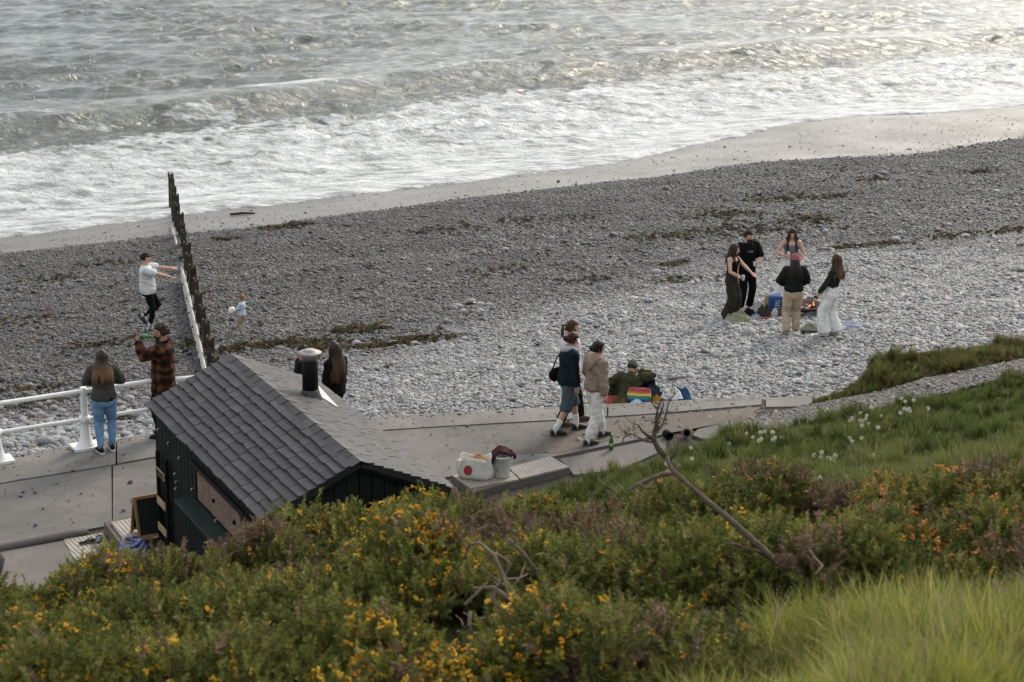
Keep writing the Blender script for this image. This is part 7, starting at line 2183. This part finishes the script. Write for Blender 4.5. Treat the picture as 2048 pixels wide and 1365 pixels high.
bl_ = p.world((0, 0.405, 0.93)); m = MB(); m.ball((0, 0, 0), 0.082, 20, 14); o = m.build('ball', mat('white_rubber', (0.66, 0.66, 0.64), 0.5, 0.05, 6, 0), None, True); o.location = bl_; tag(o, 'white ball held by the toddler', 'ball')

# three walkers
STRIDE = lambda a, b: {-1: (-0.085, a, 0.085), 1: (0.085, b, 0.085)}
def mat_wash():
    m, nt, b = nodes_of('lilac_pink_wash')
    tc = N(nt, 'TexCoord'); n1 = N(nt, 'TexNoise', Scale=4.5, Detail=5); nt.links.new(tc.outputs['Object'], n1.inputs['Vector'])
    nt.links.new(RAMP(nt, n1.outputs[0], [(0.36, (0.33, 0.07, 0.09)), (0.46, (0.52, 0.48, 0.54)), (0.7, (0.60, 0.60, 0.66))]), b.inputs['Base Color']); b.inputs['Roughness'].default_value = 0.9
    return m
p = Person(G(1138, 848, 0.002), 1.76, D2(-72), 'tall walker with ponytail and washed lilac shirt behind the red haired one', female=False, feet=STRIDE(0.22, -0.18), head=(-0.15, 0.1)).body()
p.trousers('dark_trousers', BLK2, STRAIGHT); p.top('washed_tee', mat_wash(), 0.45, 0.04, 0.86, 0.026, fold=0.02); p.hair('pony', H_FAIR, 0.20, 5); p.shoes(mat('brown_shoe', (0.09, 0.05, 0.035), 0.6))
TEAL = cl('teal_grey_cotton', (0.060, 0.080, 0.088))
p = Person(G(1133, 866, 0.002), 1.68, D2(-68), 'red haired walker in dark blue jacket and long teal shorts with a black shoulder bag', feet={-1: (-0.10, 0.22, 0.085), 1: (0.085, -0.24, 0.10)}, head=(-0.1, 0.22), lean=0.06, toe=(0.1, -0.1)).body()
p.trousers('long_shorts', TEAL, ((0, .112), (.4, .108), (.8, .104), (1.12, .107)), waist=0.024, cut=1.12); p.top('navy_jacket', cl('dark_teal_nylon', (0.008, 0.017, 0.025)), 1.0, 0.045, 0.86, 0.026, fold=0.02)
hd = MB()
for sg in (-1, 1): hd.loft([p.up(sg * 0.05, 0.08, 1.42), p.up(sg * 0.10, 0.0, 1.47), p.up(sg * 0.06, -0.10, 1.45), p.up(0, -0.13, 1.43)], [0.03, 0.042, 0.052, 0.052], n=10)
p.S(hd); grown(hd, 'grey_hood', cl('grey_marl', (0.36, 0.35, 0.36)), p.root, 0.012, 3, 0.01)
p.hair('bun', H_RED); p.shoes(mat('dark_clog', (0.022, 0.018, 0.015), 0.6), None, socks=cl('white_sock', (0.6, 0.6, 0.6)), sockh=0.19)
bgp = p.world((-0.20, -0.10, 0.98)); bg_ = empty('shoulder_bag', bgp); bg_.rotation_euler = (0, 0, p.phi + 0.3); tag(bg_, 'black shoulder bag on the red haired walker', 'bag')
m = MB(); m.loft([(0, -0.13, 0.0), (0, -0.07, -0.02), (0, 0.04, -0.02), (0, 0.12, 0.02)], [(0.05, 0.08), (0.065, 0.115), (0.065, 0.115), (0.05, 0.08)], side=(1, 0, 0), n=14); m.build('pouch', BLK, bg_, True)
m = MB(); m.loft([(0, -0.12, 0.06), (0.03, -0.05, 0.25), (0.10, 0.02, 0.42), (0.17, 0.06, 0.46)], [(0.016, 0.006)] * 4, side=(0, 1, 0), n=6); m.build('strap', BLK, bg_, True)
p = Person(G(1187, 883, 0.002), 1.66, D2(-52), 'walker in beige hoodie and loose white trousers seen from behind', feet={-1: (-0.09, 0.26, 0.085), 1: (0.09, -0.20, 0.085)}, head=(-0.25, 0.05), lean=0.04, hands={-1: (-0.22, 0.20, 0.95), 1: (0.27, -0.02, 0.86)}, toe=(0.1, -0.15)).body()
p.trousers('white_trousers', cl('off_white_linen', (0.60, 0.57, 0.55)), ((0, .11), (.45, .108), (.95, .092), (1.3, .086), (1.65, .080), (1.92, .068)), waist=0.02, fold=0.018); p.top('beige_hoodie', cl('taupe_fleece', (0.215, 0.165, 0.13), col2=(0.235, 0.18, 0.14)), 1.0, 0.05, 0.86, 0.032, hood=True, fold=0.022, tight_hem=True)
p.hair('bun', H_DARK); p.shoes(mat('dark_clog2', (0.03, 0.025, 0.02), 0.6), None, socks=cl('white_sock2', (0.6, 0.6, 0.6)), sockh=0.10)

# seated person
s0 = G(1256, 803, sz)
p = Person((s0.x, s0.y + 0.06, sz - 0.14), 1.56, D2(-14), 'person in dark green jacket and grey cap sitting on the shingle', female=False, hip=(0, 0, -0.79), lean=0.55, side=0.0, hands={-1: (-0.36, 0.16, 0.14), 1: (0.14, 0.42, 0.60)}, elbows={-1: (-1, -0.4, 0), 1: (1, 0.1, -0.25)}, feet={-1: (-0.22, 0.80, 0.10), 1: (0.16, 0.78, 0.10)}, knees={-1: (-0.3, 0, 1), 1: (0.2, 0, 1)}, head=(-0.3, 0.1), grip=(0.2, 1.0), palm={1: (-.3, -.8, .3)}, skin=SKIN2).body()
p.trousers('dark_trousers', cl('dark_olive_twill', (0.02, 0.022, 0.016)), STRAIGHT); p.top('green_jacket', cl('dark_olive_canvas', (0.036, 0.037, 0.017)), 1.0, 0.05, 0.86, 0.034, collar=True, fold=0.03)
p.hair('short', H_DARK, vol=0.7); p.cap(cl('grey_cap_wool', (0.060, 0.064, 0.062)), brim=False); p.shoes(SH_BLK)

# the group at the fire
p = Person(on_beach(1459, 640, 0.0), 1.68, D2(-118), 'woman in black top and brown wide trousers holding out her hand', hands={-1: (-0.05, 0.44, 1.10), 1: (0.13, 0.24, 1.02)}, elbows={-1: (-0.7, -0.3, -1), 1: (1, -0.5, -0.4)}, head=(0.1, 0.1), grip=(0.12, 0.9), palm={-1: (0.2, 0, 1), 1: (-0.9, 0.1, 0.2)}, lean=0.03, feet={-1: (-0.09, 0.02, 0.085), 1: (0.09, -0.05, 0.085)}).body()
p.trousers('brown_trousers', cl('dark_brown_linen', (0.032, 0.025, 0.021)), ((0, .10), (.4, .104), (.9, .108), (1.3, .116), (1.7, .122), (2.1, .13)), z1=1.08, fold=0.016); p.top('black_camisole', BLK, 0.0, 0.010, 1.0, 0, z1=1.34, fold=0.006); p.hair('long', hair_mat('dark_brown_long', (0.026, 0.016, 0.011)), 0.42, 12); p.shoes(SH_BLK)
m = MB(); q = p.wr[1]; fr_ = (p.wr[1] - p.el[1]).normalized(); m.loft([q - fr_ * 0.035, q - fr_ * 0.015], [0.036, 0.036], n=12); p.S(m).build('bracelet', cl('pale_beads', (0.6, 0.56, 0.5)), p.root, True)
c, fr, n0, tv = p.hold(1)
def cup(c, col, label, r_=0.034, h=0.11, name='cup', cat='cup'):
    t = empty(name, c - Vector((0, 0, h * .5))); tag(t, label, cat)
    m = MB(); m.lathe([(r_ * .8, 0), (r_ * .85, 0.005), (r_, h), (r_ * .93, h), (r_ * .7, 0.01)], 16); m.build('wall', mat(name + '_%d' % len(bpy.data.materials), col, 0.35, 0.1, 6, 0), t, True)
cup(c, (0.6, 0.6, 0.58), 'white cup in the hand of the woman in brown trousers')
p = Person(on_beach(1489, 621, 0.0), 1.80, D2(-158), 'bearded man in black T-shirt and black trousers beside the fire', female=False, hands={-1: (-0.10, 0.25, 1.07), 1: (0.24, 0.05, 0.86)}, elbows={-1: (-1, -0.5, -.4), 1: (.6, -.8, 0)}, head=(0.35, 0.15), skin=SKIN, grip=(0.9, 0.4), palm={-1: (0.9, 0, 0.2)}).body()
p.trousers('black_trousers', BLK, STRAIGHT, waist=0.02); p.top('black_tee', mat_printed('black_tee_print', (0.005, 0.005, 0.0055), (0.16, 0.17, 0.18), [(-0.06, 0.06), (0.05, 0.4), (1.345, 1.385)], 75), 0.46, 0.036, 0.84, 0.026, fold=0.018, bell=0.012); p.hair('short', H_DARK, vol=1.15, seed=2); p.beard(H_DARK)
c, fr, n0, tv = p.hold(-1); cup(c, (0.5, 0.5, 0.48), 'small glass in the hand of the man in black', 0.028, 0.10, 'glass', 'glass')
b3 = on_beach(1577, 607, 0.0)
p = Person(b3, 1.72, D2(172), 'woman in grey strap top and long white skirt holding a can', hands={-1: (-0.16, 0.22, 1.00), 1: (0.14, 0.27, 1.14)}, elbows={-1: (-1, -0.4, -.4), 1: (1, -0.3, -.6)}, head=(0.05, 0.35), grip=(0.6, 1.0), palm={1: (-0.9, 0, 0.2)}).body()
p.skirt('white_skirt', cl('white_lawn', (0.58, 0.57, 0.57)), [(1.06, 0.145, 0.11, 0, 0), (0.98, 0.165, 0.125, 0, 0), (0.86, 0.185, 0.145, .01, 0), (0.6, 0.22, 0.18, .03, 0), (0.3, 0.27, 0.22, .06, 0), (0.08, 0.31, 0.25, .09, 0)]); p.top('grey_top', cl('grey_ribbed', (0.12, 0.125, 0.14)), 0.0, 0.010, 0.97, 0, z1=1.33, fold=0.005); p.hair('long', hair_mat('dark_parted_hair', (0.022, 0.014, 0.010)), 0.46, 15); p.shoes(SH_WHT)
c, fr, n0, tv = p.hold(1); can = empty('can', c - Vector((0, 0, 0.05))); tag(can, 'pale yellow drinks can held by the woman in the white skirt', 'can')
m = MB(); m.lathe([(0.026, 0), (0.033, 0.008), (0.033, 0.135), (0.027, 0.15), (0.026, 0.148)], 18); m.build('can_body', mat('cream_can', (0.60, 0.53, 0.36), 0.35, 0.1, 12, 0, metal=0.2), can, True)
p = Person(on_beach(1582, 671, 0.0), 1.68, D2(4), 'woman in pink cap, black jumper and beige trousers with her back turned', hands={-1: (-0.13, 0.22, 1.04), 1: (0.13, 0.22, 1.04)}, elbows={-1: (-1, -0.35, -.25), 1: (1, -0.35, -.25)}, feet={-1: (-0.11, -0.03, 0.085), 1: (0.11, 0.08, 0.085)}, head=(0, 0.2)).body()
p.trousers('beige_trousers', cl('sand_linen', (0.37, 0.285, 0.20), col2=(0.40, 0.31, 0.22)), ((0, .112), (.45, .112), (.95, .094), (1.3, .088), (1.65, .082), (2.06, .080)), z1=1.0, waist=0.022, fold=0.014); p.top('black_jumper', cl('black_knit', (0.013, 0.015, 0.013)), 1.0, 0.05, 0.93, 0.036, fold=0.022, tight_hem=True); p.hair('long', hair_mat('dark_hair_back', (0.022, 0.013, 0.009)), 0.44, 18); p.cap(cl('dusky_pink', (0.235, 0.075, 0.095)), brim=True); p.shoes(mat('tan_shoe', (0.22, 0.15, 0.10), 0.7))
p = Person(on_beach(1661, 673, 0.0), 1.70, D2(64), 'woman in dark green jumper and white wide trousers with long brown hair', hands={-1: (-0.20, 0.26, 0.88), 1: (0.16, 0.24, 0.90)}, elbows={-1: (-0.6, -0.8, -.3), 1: (.6, -.8, -.3)}, feet={-1: (-0.10, 0.10, 0.085), 1: (0.10, -0.10, 0.085)}, hip=(0, 0.03, 0), lean=-0.10, head=(0.1, 0.1), grip=(0.9, 0.5), toe=(0.2, -0.2)).body()
p.trousers('white_trousers', cl('white_linen', (0.62, 0.615, 0.59)), ((0, .105), (.4, .108), (.9, .112), (1.3, .120), (1.7, .128), (2.08, .134)), z1=1.08, fold=0.016); p.top('green_jumper', cl('bottle_green_knit', (0.018, 0.024, 0.020)), 1.0, 0.016, 1.0, 0.010, fold=0.010, tight_hem=True); p.hair('long', hair_mat('brown_long_hair', (0.050, 0.027, 0.015), (0.12, 0.062, 0.03)), 0.46, 20, vol=1.1); p.shoes(SH_WHT, SH_BLK)
c, fr, n0, tv = p.hold(-1); ph = empty('phone', c); ph.matrix_world = Matrix.Translation(c) @ frame(fr, tv).to_4x4(); tag(ph, 'black phone in the hand of the woman in white trousers', 'phone')
m = MB(); m.box((0, 0, 0), (0.07, 0.01, 0.14)); m.build('case', M_RUB, ph)
